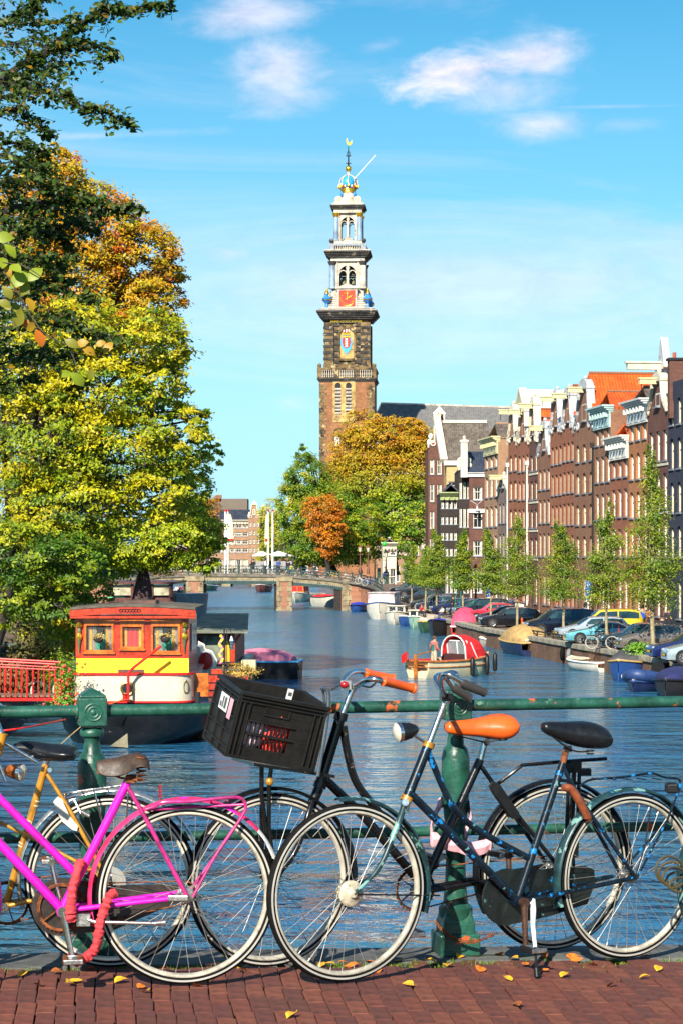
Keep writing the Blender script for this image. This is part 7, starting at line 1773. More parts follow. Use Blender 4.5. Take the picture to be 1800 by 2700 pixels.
cols=[('silver',(.55,.55,.53)),('black',(.015,.015,.018)),('blue',(.03,.12,.35)),('yellow',(.6,.42,.05)),('dark green',(.02,.10,.05)),('red',(.45,.03,.03)),('light blue',(.10,.42,.55))]
bm_={}
TYRE_S=mat('pale_tyres',(.42,.40,.36),.5,var=.3)
for n_,c in cols:o=obj('parked_bicycle',small_bike(None),[mat('bike_'+n_,c,.35,var=.2),TYRE_S,BLKP]);bm_[n_]=[o,0]
def pbike(p,rz,n_,label,grp):
 o,u_=bm_[n_]
 if u_:o=o.copy();link(o)
 bm_[n_][1]=1;o.location=p;o.rotation_euler=(R(random.uniform(-6,6)),0,rz);tag(o,label,'bicycle',grp);WL[o]=Vector(p)
k=0;px=600.0
while px<985:
 n_=['yellow','silver','silver','black','silver','blue','black','dark green','light blue','black','silver','blue','red','black','dark green'][k%15];y=BY+.35+.35*(k%3)if px<945 else BY-1.5-(px-945)*.1
 p=B(px,0,None);pbike((p.x*y/BY,y,p.z),R(random.choice((0,180))+random.uniform(-12,12)),n_,'%s bicycle leaning on the far bridge railing'%n_,'bicycles on the far bridge');px+=random.uniform(13,20)if px>640 else 34;k+=1
for px,py,n_,lab in((1432,1652,'silver','silver bicycle standing beside the planter'),(1452,1646,'black','black bicycle in the stack left of the minivan'),(1415,1662,'black','tipped black bicycle beside the planter'),(1586,1712,'black','black bicycle between the coupe and the teal estate car'),(1612,1700,'red','red bicycle chained near the young tree trunk'),(1118,1610,'black','black bicycle with crate between the parked cars'),(1395,1632,'black','black bicycle behind the black estate car'),(1790,1690,'silver','silver bicycle behind the brown hatchback'),(1020,1556,'blue','blue bicycle at the foot of the bridge ramp'),(1330,1600,'black','black bicycle by the house railings'),(130,1800,'dark green','green bicycle beside the red gangway')):
 p=G(px,py,QZ+.02)if px>200 else V(130,1846,69);pbike(p,R(random.uniform(-25,25)+(60 if px in(1415,130)else 0)),n_,lab,'bicycles on the quay')
def lamp(px,py0,py1,Y,label,post_m,tall=False):
 s_=F/Y;b=V(px,py0,Y);H=(py0-py1)/s_;t=root('street_lamp',b,label,'street lamp');q=MB()
 q.lathe([(.16,0),(.14,.5),(.09,.6),(.07,H*.55),(.05,H-.75),(.12,H-.7)],(0,0,0),n=10);q.tube([(-.3,0,H-1.0),(.3,0,H-1.0)],.03,6);obj('post',q,post_m,t,smooth=True)
 q=MB();q.lathe([(.11,H-.7),(.24,H-.22)],(0,0,0),n=6);obj('lantern_glass',q,mat('lantern_glass',(.55,.5,.35),.2,var=.1),t)
 q=MB();q.lathe([(.28,H-.22),(.26,H-.17),(.1,H-.03),(.03,H+.1)],(0,0,0),n=6);obj('lantern_cap',q,post_m if post_m is DARK else RUST,t);return t
LB_=mat('lamp_brown',(.12,.04,.03),.5)
lamp(949,1510,1438,222,'left one of two brown lamps on the far bridge',LB_);lamp(970,1514,1438,219,'right one of two brown lamps on the far bridge',LB_);lamp(1017,1520,1452,214,'black lantern at the foot of the bridge beside the cyclist',DARK)
lamp(1253,1600,1490,158,'quay lamp with pale lantern half hidden by young trees',LB_)
for px,bx2,wdt,lab in((594,1,9,'leftmost white flag pole with a pale limp banner'),(601,1,15,'white flag pole with a pale banner blown right'),(707,-1,9,'white flag pole with a pale banner, left of the yellow tree'),(719,1,3,'white flag pole with a furled banner, rightmost of the poles')):
 Y=234;s_=F/Y;b=V(px,1512,Y);t=root('flag_pole',b,lab,'flag pole','flag poles on the far bridge');H=163/s_;q=MB();q.tube([(0,0,0),(0,0,H)],[.13,.09],8);obj('pole',q,WHT,t)
 q=MB();rg=[[Vector((bx2*.08,.05*math.sin(z*3),z)),Vector((bx2*wdt/s_*(.55+.45*math.sin((H-z)/H*4)),.16*math.sin(z*2),z-.15)),Vector((bx2*wdt/s_*.5,.2*math.cos(z*2.3)+.1,z-.1))]for z in np.linspace(H*.48,H*.97,9)];q.loft(rg);f_=obj('banner',q,mat('pale_banner',(.66,.62,.40),.7,var=.1),t)
 q=MB();z=H*.53;q.bx(bx2*.05,bx2*wdt/s_*.9,-.22,.24,z,z+.22);obj('red_stripe',q,CLR,f_);q=MB();q.ball((0,0,H+.1),.14,8,6);obj('knob',q,CLR,t)
q=MB();Y2=398.;t=root('low_bridge',V(640,1546,Y2),'distant low bridge seen beneath the first one','bridge');a,b=V(480,0,Y2).x,V(830,0,Y2).x
q.bx(a,b,Y2,Y2+9,1.6,2.6);obj('deck',q,BST,t,world=True);q=MB();q.bx(a,b,Y2-.1,Y2-.02,1.35,1.9);obj('beam',q,STEEL,t,world=True)
for x0,x1 in((585,608),(664,680),(760,780)):q=MB();q.bx(V(x0,0,Y2).x,V(x1,0,Y2).x,Y2-.3,Y2+9,-1,1.6);obj('pier',q,BST,t,world=True)
q=MB();q.bx(V(480,0,430).x,V(585,0,430).x,430,436,-1,QZ);q.bx(V(655,0,415).x,V(900,0,415).x,415,520,-1,QZ);single('far_quay',q,QB,'dark quay below the distant buildings','quay',kind='structure')
# ---------------------------------------------------------------- boats
def paint(n_,c,r=.35,**k):return mat('paint_'+n_,c,r,var=.12,scale=1.2,streak=.12,**k)
HW=paint('white',(.62,.58,.48));HB=paint('black',(.018,.018,.02));HN=paint('navy',(.012,.02,.07));HBL=paint('blue',(.02,.07,.25));HR_=paint('red',(.50,.02,.02));HG=paint('green',(.03,.09,.05));HLG=paint('pale_green',(.30,.50,.38));HCR=paint('cream',(.68,.58,.36))
VARN=mat('varnished_wood',(.42,.13,.02),.3,var=.3,scale=6,coat=.4);ROPE=mat('rope_fender',(.50,.33,.12),.9,var=.3,scale=20,bump=.01);DECK=mat('deck_cream',(.60,.54,.40),.6,var=.15)
def canvas(n_,c):return mat('canvas_'+n_,c,.8,var=.2,scale=3,bump=.02,bscale=4)
def hull_rings(L,Bm,H,bowr=.35,transom=.82,flare=1.0,n=14,inset=0.0,z0=-.25):
 rings=[]
 for i in range(n+1):
  t=i/n;x=-L/2+L*t
  wd=Bm/2*(transom+(1-transom)*math.sin(min(1,t/.45)*PI/2))if t<.55 else Bm/2*math.cos(((t-.55)/.45)**1.6*PI/2*.995)
  sh=H*(1+bowr*t**2.5+.08*(1-t)**2)
  wd=max(wd,.02)
  rings.append((x+(L*.05*t**3),wd,sh))
 return rings
def boat(px,py,ang,L,Bm,H,hm,label,trim=ROPE,cover=None,ck='dome',name='moored_boat',deck=True,group='boats moored along the right quay',extras=None,strake=None,cat='boat',ch=.55,bowr=.35,transom=.82):
 c=G(px,py,0.0);sh_=abs(math.sin(R(ang)))*L*.42;c=Vector((c.x*(c.y+sh_)/c.y,c.y+sh_,0));t=root(name,(c.x,c.y,0),label,cat,group,R(ang));rg=hull_rings(L,Bm,H,bowr,transom);sec=[]
 for x,w_,sh in rg:sec.append([Vector((x,-w_,sh)),Vector((x,-w_*.97,sh*.5)),Vector((x,-w_*.72,-.02)),Vector((x,0,-.3)),Vector((x,w_*.72,-.02)),Vector((x,w_*.97,sh*.5)),Vector((x,w_,sh)),Vector((x,w_*.9,sh)),Vector((x,w_*.86,sh*.45)),Vector((x,0,sh*.35)),Vector((x,-w_*.86,sh*.45)),Vector((x,-w_*.9,sh))])
 q=MB();q.loft(sec);obj('hull',q,hm,t,smooth=True,sharp=35)
 q=MB();pts=[(x,-w_-.02,sh-.04)for x,w_,sh in rg]+[(x,w_+.02,sh-.04)for x,w_,sh in reversed(rg)];q.tube(pts,.055,8,closed=True);obj('rub_rail',q,trim,t,smooth=True)
 if strake:
  q=MB();pts=[(x,-w_*.99-.02,sh*.62)for x,w_,sh in rg]+[(x,w_*.99+.02,sh*.62)for x,w_,sh in reversed(rg)];q.tube(pts,.03,6,closed=True);obj('strake',q,strake,t)
 if deck:
  q=MB();rr_=[r for r in rg if r[0]>L*.18];q.loft([[Vector((x,-w_*.92,sh+.01)),Vector((x,0,sh+.06)),Vector((x,w_*.92,sh+.01)),Vector((x,0,sh-.05))]for x,w_,sh in rr_]);obj('foredeck',q,DECK,t)
  for xs_ in(-.28,-.02):q=MB();q.bx(L*xs_-.14,L*xs_+.14,-Bm*.42,Bm*.42,H*.72,H*.78);obj('thwart',q,VARN,t)
 if cover:
  q=MB();rr_=rg if ck=='full' else[r for r in rg if-L*.46<r[0]<L*(.30 if ck=='dome' else .12)];n_=len(rr_);rings=[]
  for i,(x,w_,sh)in enumerate(rr_):
   e=math.sin(PI*(i+.35)/(n_-.3))**(.5 if ck!='full' else .7);ring=[]
   for k in range(9):a=PI*k/8;ring.append(Vector((x,-w_*.98*math.cos(a),sh+.0+ch*e*math.sin(a)**.7+.03*noise.noise(Vector((x*2,k*.7,L))))))
   ring+=[Vector((x,w_*.98,sh-.12)),Vector((x,-w_*.98,sh-.12))];rings.append(ring)
  q.loft(rings);obj('cover',q,cover,t,smooth=True,sharp=60)
 if extras:extras(t,L,Bm,H)
 return t
def outboard(t,L,Bm,H,m,leg=True):
 q=MB();x=-L/2-.18;q.ball((x,0,H+.38),(.24,.17,.28),10,8);o=obj('outboard_motor',q,m,t,smooth=True);q=MB();q.bx(x-.06,x+.06,-.05,.05,-.3,H+.2);q.bx(x-.1,x+.25,-.09,.09,H-.05,H+.1);obj('motor_leg',q,ALU,o)
def fend(t,pts,m=BLKP):
 for(x,y,z)in pts:q=MB();q.lathe([(.02,.55),(.11,.45),(.125,.0),(.11,-.35),(.02,-.42)],(x,y,z),n=10);q.tube([(x,y,z+.5),(x,y*.95,z+.85)],.015,4);obj('fender',q,m,t,smooth=True)
def winds(t,x,w_,z,h_,m=WHT):
 q=MB();q.bar((x,-w_,z),(x-.1,-w_,z+h_),.05,.05);q.bar((x,w_,z),(x-.1,w_,z+h_),.05,.05);q.bar((x-.1,-w_,z+h_),(x-.1,w_,z+h_),.05,.05);q.bar((x,0,z),(x-.1,0,z+h_),.05,.05);o=obj('windscreen',q,m,t);q=MB();q.add([(x,-w_,z),(x,w_,z),(x-.1,w_,z+h_),(x-.1,-w_,z+h_)],[(0,1,2,3)]);obj('glass',q,mat('boat_glass',(.35,.42,.45),.08,var=.1,alpha=.55),o)
def sloop(t,L,Bm,H):
 RC=canvas('red',(.72,.015,.02));w_=Bm*.40
 q=MB();arc=[]
 for x,hh_,ww_ in((.15,1.2,1.0),(.9,1.22,1.0),(1.45,1.02,.95),(1.9,.45,.8)):
  ring=[Vector((x,-w_*ww_*math.cos(PI*k/10)*1.04,H+.05+hh_*math.sin(PI*k/10)**.6))for k in range(11)];arc.append(ring+[Vector((x,p.y*.95,max(H,p.z-.05)))for p in reversed(ring)])
 q.loft(arc);obj('hood',q,RC,t,smooth=True,sharp=50);q=MB();q.bx(.1,1.9,-w_*.9,w_*.9,H*.5,H+.3);obj('cuddy',q,mat('dark_cuddy',(.05,.015,.015),.6),t)
 q=MB();q.tube([(.12,-w_*1.04*math.cos(PI*k/10),H+.05+1.2*math.sin(PI*k/10)**.6)for k in range(11)],.035,6);q.tube([(1.0,-w_*1.02,H+.05),(.5,-w_*1.02,H+.9)],.03,5);obj('hood_frame',q,WHT,t)
 winds(t,.45,w_*.85,H+.25,.72)
 q=MB();q.bx(-L*.48,-.2,-Bm*.44,-Bm*.34,H-.02,H+.06);q.bx(-L*.48,-.2,Bm*.34,Bm*.44,H-.02,H+.06);q.bx(-L*.47,-L*.38,-Bm*.34,Bm*.34,H-.03,H+.05);obj('gunwale_cushion',q,canvas('crimson',(.55,.02,.05)),t)
 fend(t,[(.3,-Bm*.56,.45),(1.5,-Bm*.5,.5),(2.3,-Bm*.40,.6)]);q=MB();q.bx(-L/2-.16,-L/2-.08,-.09,.09,-.2,H+.35);obj('rudder',q,VARN,t)
 q=MB();q.tube([(-L/2,0,H+.35),(-L/2+1.0,0,H+.5)],.03,6);obj('tiller',q,VARN,t);q=MB();q.tube([(-L/2-.1,.35,H),(-L/2-.35,.4,H+.5)],.015,5);q.prism([(-L/2-.35,.4,H+.5),(-L/2-.3,.38,H+.05),(-L/2-.55,.5,H-.1),(-L/2-.6,.5,H+.3)],(.0,.03,0));obj('flag',q,CLR,t)
b1_=boat(1190,1787,42,4.9,2.1,.82,HCR,'cream open sloop with bright red hood steered by a man',VARN,extras=sloop,group='boats on the canal',strake=VARN)
boat(1378,1730,100,6.0,2.45,.80,HN,'boat with a tan canvas hood and rope fender, stern to us',ROPE,canvas('tan',(.42,.27,.10)),ch=1.05,extras=lambda t,L,Bm,H:(winds(t,-L*.46,.6,H,.2),fend(t,[(-L*.4,-Bm*.5,.3)],HW)))
boat(1552,1772,112,3.7,1.6,.5,paint('offwhite',(.62,.58,.50)),'small white dinghy with bright blue covered outboard motor',WHT,extras=lambda t,L,Bm,H:outboard(t,L,Bm,H,canvas('bright_blue',(.02,.25,.70))),transom=.7)
boat(1668,1796,247,5.0,1.9,.8,HBL,'blue boat with cream rope rail and charcoal canvas cover',ROPE,canvas('charcoal',(.05,.05,.055)),ch=.75)
RIBT=mat('rib_tube',(.02,.05,.16),.5,var=.15)
def rib(t,L,Bm,H):
 q=MB();q.tube(catmull([(-L/2,-Bm*.42,.5),(L*.2,-Bm*.44,.55),(L*.42,-Bm*.25,.7),(L*.5,0,.78),(L*.42,Bm*.25,.7),(L*.2,Bm*.44,.55),(-L/2,Bm*.42,.5)]),.27,12);obj('inflatable_tube',q,RIBT,t,smooth=True);q=MB();q.bx(-.6,0,-.3,.3,.3,1.2);obj('console',q,BLKP,t)
 q=MB();q.torus((-.7,0,1.15),.2,.03,n=16,m=6,u=Vector((0,1,0)),v=Vector((0,0,1)));obj('wheel',q,BLKP,t);q=MB();q.bx(.4,1.0,-Bm*.70,-Bm*.69,.52,.66);obj('white_patch',q,WHT,t)
boat(1735,1824,238,5.2,2.0,.4,HN,'navy inflatable boat with console moored second from the right edge',RIBT,extras=rib)
boat(1800,1838,244,4.8,2.0,.6,HB,'black boat under a navy cover at the right edge',BLKP,canvas('navy',(.015,.02,.09)),'full',ch=.6)
boat(1228,1683,80,5.0,2.1,.85,HR_,'red boat with pink and crimson canvas hood',WHT,canvas('pink',(.68,.06,.13)),ch=1.35)
boat(1268,1692,118,3.9,1.7,.5,HG,'dark green skiff with beige covered outboard motor',HG,extras=lambda t,L,Bm,H:outboard(t,L,Bm,H,canvas('beige',(.50,.38,.2))))
boat(1322,1706,150,3.0,1.3,.45,paint('grey',(.35,.33,.28)),'small pale grey skiff behind the tan hooded boat',WHT)
boat(1165,1677,250,4.4,1.7,.95,HB,'black steel boat with a royal blue cover',BLKP,canvas('royal',(.02,.04,.38)),'full',ch=.22)
boat(1138,1668,250,4.4,1.8,.7,HG,'boat with a pale beige cover and yellow rub rail',mat('yellow_rail',(.6,.4,.08),.6),canvas('pale_beige',(.55,.42,.33)),'full',ch=.65)
def cabin(w_,x0,x1,h_,m,gm=None,roof=None):
 def f(t,L,Bm,H):
  q=MB();z0=H*.9;rg=[[Vector((x,s1*w_*k2,z))for s1,k2,z in((-1,1,z0),(-1,.9,z0+h_),(1,.9,z0+h_),(1,1,z0))]for x in(x0,x1)];q.loft(rg);c_=obj('cabin',q,m,t)
  q=MB();q.bx(x0-.15,x1+.15,-w_,w_,z0+h_,z0+h_+.06);obj('cabin_roof',q,roof or m,t)
  for sx in(-1,1):
   for k in range(2):q=MB();xa=x0+(x1-x0)*(.12+.45*k);q.bx(xa,xa+(x1-x0)*.33,*sorted((sx*w_*.93,sx*(w_*.98))),z0+h_*.4,z0+h_*.85);obj('window',q,gm or GLASS,t)
  for xe in(x0,x1):
   for k in(-1,1):q=MB();q.bx(xe-.03,xe+.03,*sorted((k*.08,k*w_*.75)),z0+h_*.4,z0+h_*.88);obj('window',q,gm or GLASS,t)
 return f
boat(1108,1657,252,4.2,1.6,.8,HLG,'pale green cabin cruiser with white top',WHT,extras=cabin(.75,-.6,1.1,.75,HW))
boat(1080,1651,250,3.6,1.6,.7,HBL,'little boat with blue hull and white deck',WHT)
boat(1052,1647,260,5.6,2.3,.9,HW,'white open cruiser with a green cover on its deck',HW,canvas('sea_green',(.05,.35,.18)),'half',ch=.25,extras=cabin(.85,.3,1.9,.8,HW))
boat(1012,1633,262,7.5,3.2,1.25,HW,'large white motor cruiser under a silvery pink tarpaulin',mat('blue_line',(.05,.1,.3),.5),None,extras=lambda t,L,Bm,H:(cabin(1.35,-2.6,2.3,1.35,mat('silver_tarp',(.50,.44,.44),.5,var=.3,scale=1.2,bump=.05,bscale=2,chips=[((.62,.22,.3),.6,.8)]),WHT)(t,L,Bm,H)))
boat(946,1614,250,3.5,1.5,.6,HBL,'small boat under a blue cover against the bridge wall',BLKP,MATS['canvas_royal'],'full',ch=.4)
boat(792,1588,262,8,2.2,1.0,HW,'white boat with orange wooden cabin beyond the bridge pier',WHT,extras=cabin(.9,-2,2.6,1.3,VARN,MATS['canvas_red'],HCR),group='boats beyond the far bridge')
boat(868,1601,300,6,2.2,1.1,HW,'white boat with red interior under the right span',BLKP,MATS['canvas_red'],'half',ch=.3,group='boats beyond the far bridge')
boat(695,1562,262,7,2.3,1.0,paint('brown',(.15,.04,.03)),'distant boat with a rust brown cover',WHT,canvas('rust',(.40,.13,.07)),'full',ch=1.2,group='boats beyond the far bridge')
boat(553,1558,265,7,2.2,.8,HG,'distant dark green barge left of the span',WHT,None,group='boats beyond the far bridge')
boat(473,1572,262,6,2.1,.7,HB,'dark sloop with passengers between pier and houseboats',WHT,None,group='boats on the canal')
boat(672,1789,172,4.6,2.0,.85,HB,'dark tender with pink and grey cover beside the houseboats',mat('sky_rail',(.05,.3,.6),.5),canvas('faded_pink',(.68,.20,.30)),'dome',ch=.6,group='boats on the canal')
q=MB();a=V(828,1597,248)
for k in range(4):q.bx(a.x-.5+k*.45,a.x-.38+k*.45,247,247.3,-1,1.6)
q.bx(a.x-.6,a.x+1.4,246.9,250,.75,.9);q.bx(a.x-.6,a.x+1.4,246.9,247,1.4,1.55);single('jetty',q,mat('grey_timber',(.25,.21,.16),.85,var=.3),'grey timber landing stage beyond the bridge','jetty')
# ---------------------------------------------------------------- houseboats at left
HY=67.2;hs=F/HY
def hx(px):return(px-900)/hs
def hz(py):return EYE+(HOR-py)/hs
hbt=root('houseboat',(hx(350),HY,0),'houseboat with red and orange wooden cabin, yellow band and white hull','houseboat')
WOODR=mat('red_varnished_wood',(.46,.035,.008),.32,var=.3,scale=2.5,coat=.3,streak=.25);WOODO=mat('orange_varnished_wood',(.58,.14,.015),.3,var=.35,scale=2.5,coat=.3,streak=.25)
YEL=mat('yellow_panel',(.80,.68,.012),.5,var=.04);WHL=mat('cream_hull',(.58,.52,.39),.25,var=.06,coat=.3);REDT=mat('red_enamel',(.60,.015,.012),.3,var=.1);ROOFB=mat('roof_felt',(.10,.085,.065),.9,var=.3,scale=2)
GRN=mat('curtain_green',(.02,.28,.17),.8,var=.15);YLC=mat('curtain_yellow',(.72,.42,.02),.8,var=.25,scale=8);REDC=mat('curtain_red',(.50,.01,.012),.8,var=.2);GREYC=mat('lace_grey',(.30,.30,.27),.9,var=.2,scale=12)
x0,x1=hx(187),hx(507);yb=HY
def rrect(x0,x1,y0,y1,r,z,n=6):
 o=[]
 for(cx,cy,a0)in((x0+r,y0+r,180),(x1-r,y0+r,270),(x1-r,y1-r,0),(x0+r,y1-r,90)):
  for k in range(n+1):a=R(a0+90*k/n);o.append(Vector((cx+r*math.cos(a),cy+r*math.sin(a),z)))
 return o
q=MB();q.loft([rrect(x0,x1,yb,yb+6,.65,hz(1852)),rrect(x0+.02,x1-.02,yb+.02,yb+6,.65,hz(1780))]);obj('white_superstructure',q,WHL,hbt,world=True,smooth=True)
q=MB();q.loft([rrect(x0-.03,x1+.03,yb-.03,yb+6,.65,hz(1781)),rrect(x0-.03,x1+.03,yb-.03,yb+6,.65,hz(1775))]);q.loft([rrect(x0-.04,x1+.04,yb-.04,yb+6,.65,hz(1854)),rrect(x0-.04,x1+.04,yb-.04,yb+6,.65,hz(1849))]);obj('red_trim',q,REDT,hbt,world=True)
q=MB();q.loft([rrect(hx(195),hx(452),yb-.4,yb+9,1.6,.0-.3),rrect(hx(158),hx(552),yb-1.0,yb+9,1.9,.5),rrect(hx(150),hx(556),yb-1.3,yb+9,1.9,hz(1862))]);obj('hull',q,mat('black_hull',(.010,.010,.011),.35,var=.3,scale=.8,streak=.2),hbt,world=True,smooth=True,sharp=50)
q=MB();q.loft([rrect(hx(148),hx(558),yb-1.35,yb+9,1.9,hz(1862)+.002),rrect(hx(148),hx(558),yb-1.35,yb+9,1.9,hz(1857))]);obj('deck',q,HN,hbt,world=True)
cx0,cx1=hx(196),hx(496);yc=yb+.35
q=MB();q.bx(cx0+.02,cx1,yc-.02,yc+.1,hz(1779),hz(1738));obj('yellow_band',q,YEL,hbt,world=True)
wins=[(219,297,1645,1721),(315,377,1648,1712),(396,473,1647,1723)]
q=MB();zt,zb_=hz(1626),hz(1738)
xs=[cx0]+[hx(v)for w_ in wins for v in w_[:2]]+[cx1]
for i in range(0,8,2):q.bx(xs[i],xs[i+1],yc,yc+.12,zb_,zt)
for w_ in wins:q.bx(hx(w_[0]),hx(w_[1]),yc,yc+.12,zb_,hz(w_[3]));q.bx(hx(w_[0]),hx(w_[1]),yc,yc+.12,hz(w_[2]),zt)
q.bx(cx1-.12,cx1,yc+.121,yc+3.8,hz(1779),zt);q.bx(cx0,cx0+.12,yc+.121,yc+3.8,hz(1779),zt);obj('cabin_wall',q,WOODR,hbt,world=True)
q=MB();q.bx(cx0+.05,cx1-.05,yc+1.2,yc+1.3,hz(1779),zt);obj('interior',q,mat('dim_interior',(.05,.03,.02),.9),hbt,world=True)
for(a,b,c,d)in wins:
 q=MB();t_=.07;A_,B_,C_,D_=hx(a),hx(b),hz(c),hz(d)
 q.bx(A_,A_+t_,yc-.05,yc+.1,D_,C_);q.bx(B_-t_,B_,yc-.05,yc+.1,D_,C_);q.bx(A_+t_,B_-t_,yc-.05,yc+.1,C_-t_,C_);q.bx(A_+t_,B_-t_,yc-.05,yc+.1,D_,D_+t_);q.bx(A_-.05,B_+.05,yc-.09,yc-.02,D_-.06,D_-.005);q.bx(A_-.03,B_+.03,yc-.03,yc-.003,C_+.005,C_+.16)
 w_=obj('window',q,WOODO,hbt,world=True)
 q=MB();q.bx(A_+t_,B_-t_,yc+.04,yc+.045,D_+t_,C_-t_);obj('pane',q,mat('clear_glass',(.8,.85,.85),.03,var=0,alpha=.03,spec=.1),w_,world=True)
 W2=B_-A_;mid=a==315
 pan=[(0,.10,GREYC),(.10,.24,YLC),(.22,.36,GREYC if not mid else YLC),(.36,.76,GRN),(.74,.86,YLC),(.86,1,GREYC)]if not mid else[(0,.2,YLC),(.2,.82,REDC),(.82,1,YLC)]
 for i,(u0,u1,m_)in enumerate(pan):
  q=MB();n_=8;xx=[A_+t_+(W2-2*t_)*(u0+(u1-u0)*k/n_)for k in range(n_+1)];yo=yc+.14+.02*(i%2)
  zl,zh=D_+t_,(C_-t_)if m_ is not GRN else D_+(C_-D_)*.62
  q.add([(x,yo+.025*math.sin(k*1.9),z)for z in(zl,zh)for k,x in enumerate(xx)],[(k,k+1,n_+2+k,n_+1+k)for k in range(n_)]);obj('curtain',q,m_,w_,world=True)
q=MB();zr=hz(1626)
def rz(u):return .10*math.sin(PI*u)
xa,xb=hx(184),hx(516)
rings=[]
for k in range(11):u=k/10;x=xa+(xb-xa)*u;rings.append([Vector((x,yc-.35,zr-.0+rz(u))),Vector((x,yc-.35,zr+.22+rz(u))),Vector((x,yc-.27,zr+.22+rz(u))),Vector((x,yc-.27,zr+rz(u)))])
q.loft(rings);q.bx(xa,xb,yc-.33,yc-.28,zr-.06,zr+.02);obj('fascia_board',q,WOODR,hbt,world=True)
q=MB();q.loft([[Vector((xa+(xb-xa)*k/10,yc-.38,zr+.225+rz(k/10))),Vector((xa+(xb-xa)*k/10,yc+4.2,zr+.225+rz(k/10))),Vector((xa+(xb-xa)*k/10,yc+4.2,zr+.30+rz(k/10))),Vector((xa+(xb-xa)*k/10,yc-.38,zr+.30+rz(k/10)))]for k in range(11)]);obj('roof',q,ROOFB,hbt,world=True)
q=MB();q.bx(hx(316),hx(401),yc+1,yc+2.3,zr+.35,zr+.5);q.bx(hx(318),hx(399),yc+.98,yc+1.0,zr+.36,zr+.48);obj('roof_hatch',q,mat('hatch_brown',(.10,.05,.035),.6,var=.3),hbt,world=True)
q=MB()
for k in range(7):a=k*.9;q.torus((hx(343)+(k-3)*.1,yc-.37,zr+.2),.05,.012,n=10,m=4)
obj('scroll_ornament',q,DARK,hbt,world=True)
for px in(206,485):
 q=MB();X=hx(px);q.ball((X,yc-.07,hz(1665)),(.07,.06,.13),10,8,mi=1);q.lathe([(.09,0),(.12,.08),(.05,.18)],(X,yc-.07,hz(1655)),n=8,mi=0);q.ball((X,yc-.08,hz(1680)),(.10,.07,.14),8,6,mi=0);q.lathe([(.01,-.5),(.05,-.2),(.08,0)],(X,yc-.06,hz(1684)),n=8,mi=1);q.bx(X-.05,X+.05,yc-.12,yc,hz(1652),hz(1645),2);obj('carved_figure',q,[GILT,mat('carving_green',(.10,.14,.05),.5),DARK],hbt,world=True)
for px in(260,436):
 X=hx(px);t=root('hanging_basket',(X,yc-.35,hz(1686)),'%s hanging basket with dried flowers before the houseboat window'%('left' if px<300 else 'right'),'hanging basket','hanging baskets');q=MB();q.ball((0,0,.02),(.17,.17,.14),12,8);obj('basket',q,BARKD,t)
 q=MB();[q.tube([(math.cos(a)*.16,math.sin(a)*.16,.06),(0,0,.55)],.006,4)for a in(0,2.1,4.2)];q.tube([(0,0,.55),(0,0,.72)],.006,4);obj('hanger',q,DARK,t)
 cen,nr_,sz,col=crown([(np.array([X,yc-.35,hz(1678)]),np.array([.26,.2,.10]))],260,.07,palette([(.5,.35,.05),(.55,.45,.2),(.25,.2,.04)]),10,.4,.9,.2);leaves_mesh('flowers',cen,nr_,sz,col,t,off=tuple(WL[t]))
q=MB();c_=(hx(337),yb-.03,hz(1816));q.torus(c_,.20,.045,n=28,m=8);ph=obj('porthole',q,mat('brass',(.45,.33,.12),.3,.9,var=.2),hbt,world=True,smooth=True);q=MB();q.lathe([(.17,-.01),(.17,.02)],c_,'Y',24);obj('porthole_glass',q,GLASS,ph,world=True)
for px,sx in((192,-1),(490,1)):q=MB();q.torus((hx(px),yb+.18,hz(1813)),.2,.04,n=24,m=6,u=Vector((.35,sx*.2,0)),v=Vector((0,0,1)));obj('porthole',q,MATS['brass'],hbt,world=True)
q=MB();q.tube([(hx(342),yb-.45,hz(1850)),(hx(342),yb-.45,hz(1776)),(hx(352),yb-.45,hz(1762)),(hx(428),yb-.5,hz(1702))],.045,10);q.lathe([(.16,0),(.16,.05),(.07,.1),(.07,.22),(.12,.25)],(hx(333),yb-.45,hz(1848)),n=12);obj('davit',q,REDT,hbt,world=True,smooth=True)
q=MB();q.bx(hx(309),hx(377),yc-.06,yc-.021,hz(1774),hz(1767));obj('name_board',q,MATS['hatch_brown'],hbt,world=True)
q=MB();q.tube([(hx(525),yb-.6,hz(1856)),(hx(525),yb-.6,hz(1822))],.09,12);obj('bollard',q,DARK,hbt,world=True)
for k in range(1):q=MB();q.bx(cx1-.01,cx1+.03,yc+.9+k*3,yc+3.0+k*3,hz(1722),hz(1648));obj('side_window',q,GLASS,hbt,world=True)
gw=root('gangway',(hx(60),HY+.5,hz(1845)),'timber gangway with red steel railings from quay to houseboat','gangway')
for i in range(16):q=MB();x=hx(-70)+i*.205;q.bx(x,x+.19,HY+.3,HY+1.5,hz(1840),hz(1836));obj('plank',q,mat('gangway_timber',(.20,.15,.10),.85,var=.3),gw,world=True)
for yy in(HY+.2,HY+1.6):
 q=MB();a,b=hx(-80),hx(143)
 q.tube([(a,yy,hz(1741)),(b,yy,hz(1753))],.035,8);q.tube([(a,yy,hz(1756)),(b,yy,hz(1768))],.022,8);q.bx(a,b,yy-.03,yy+.03,hz(1850),hz(1842));n_=15
 for i in range(n_+1):x=a+(b-a)*i/n_;q.tube([(x,yy,hz(1845)),(x,yy,hz(1757+12*i/n_))],.018 if i%5 else .03,6)
 obj('railing',q,REDT,gw,world=True)
q=MB();[q.tube([(hx(p),HY-.3+.1*k,hz(1845)),(hx(p),HY-.3+.1*k,hz(1790))],.03,6)for k,p in enumerate((153,160,168,178,186))];q.tube([(hx(150),HY-.3,hz(1792)),(hx(188),HY+.1,hz(1790))],.03,6);obj('stern_railing',q,REDT,gw,world=True)
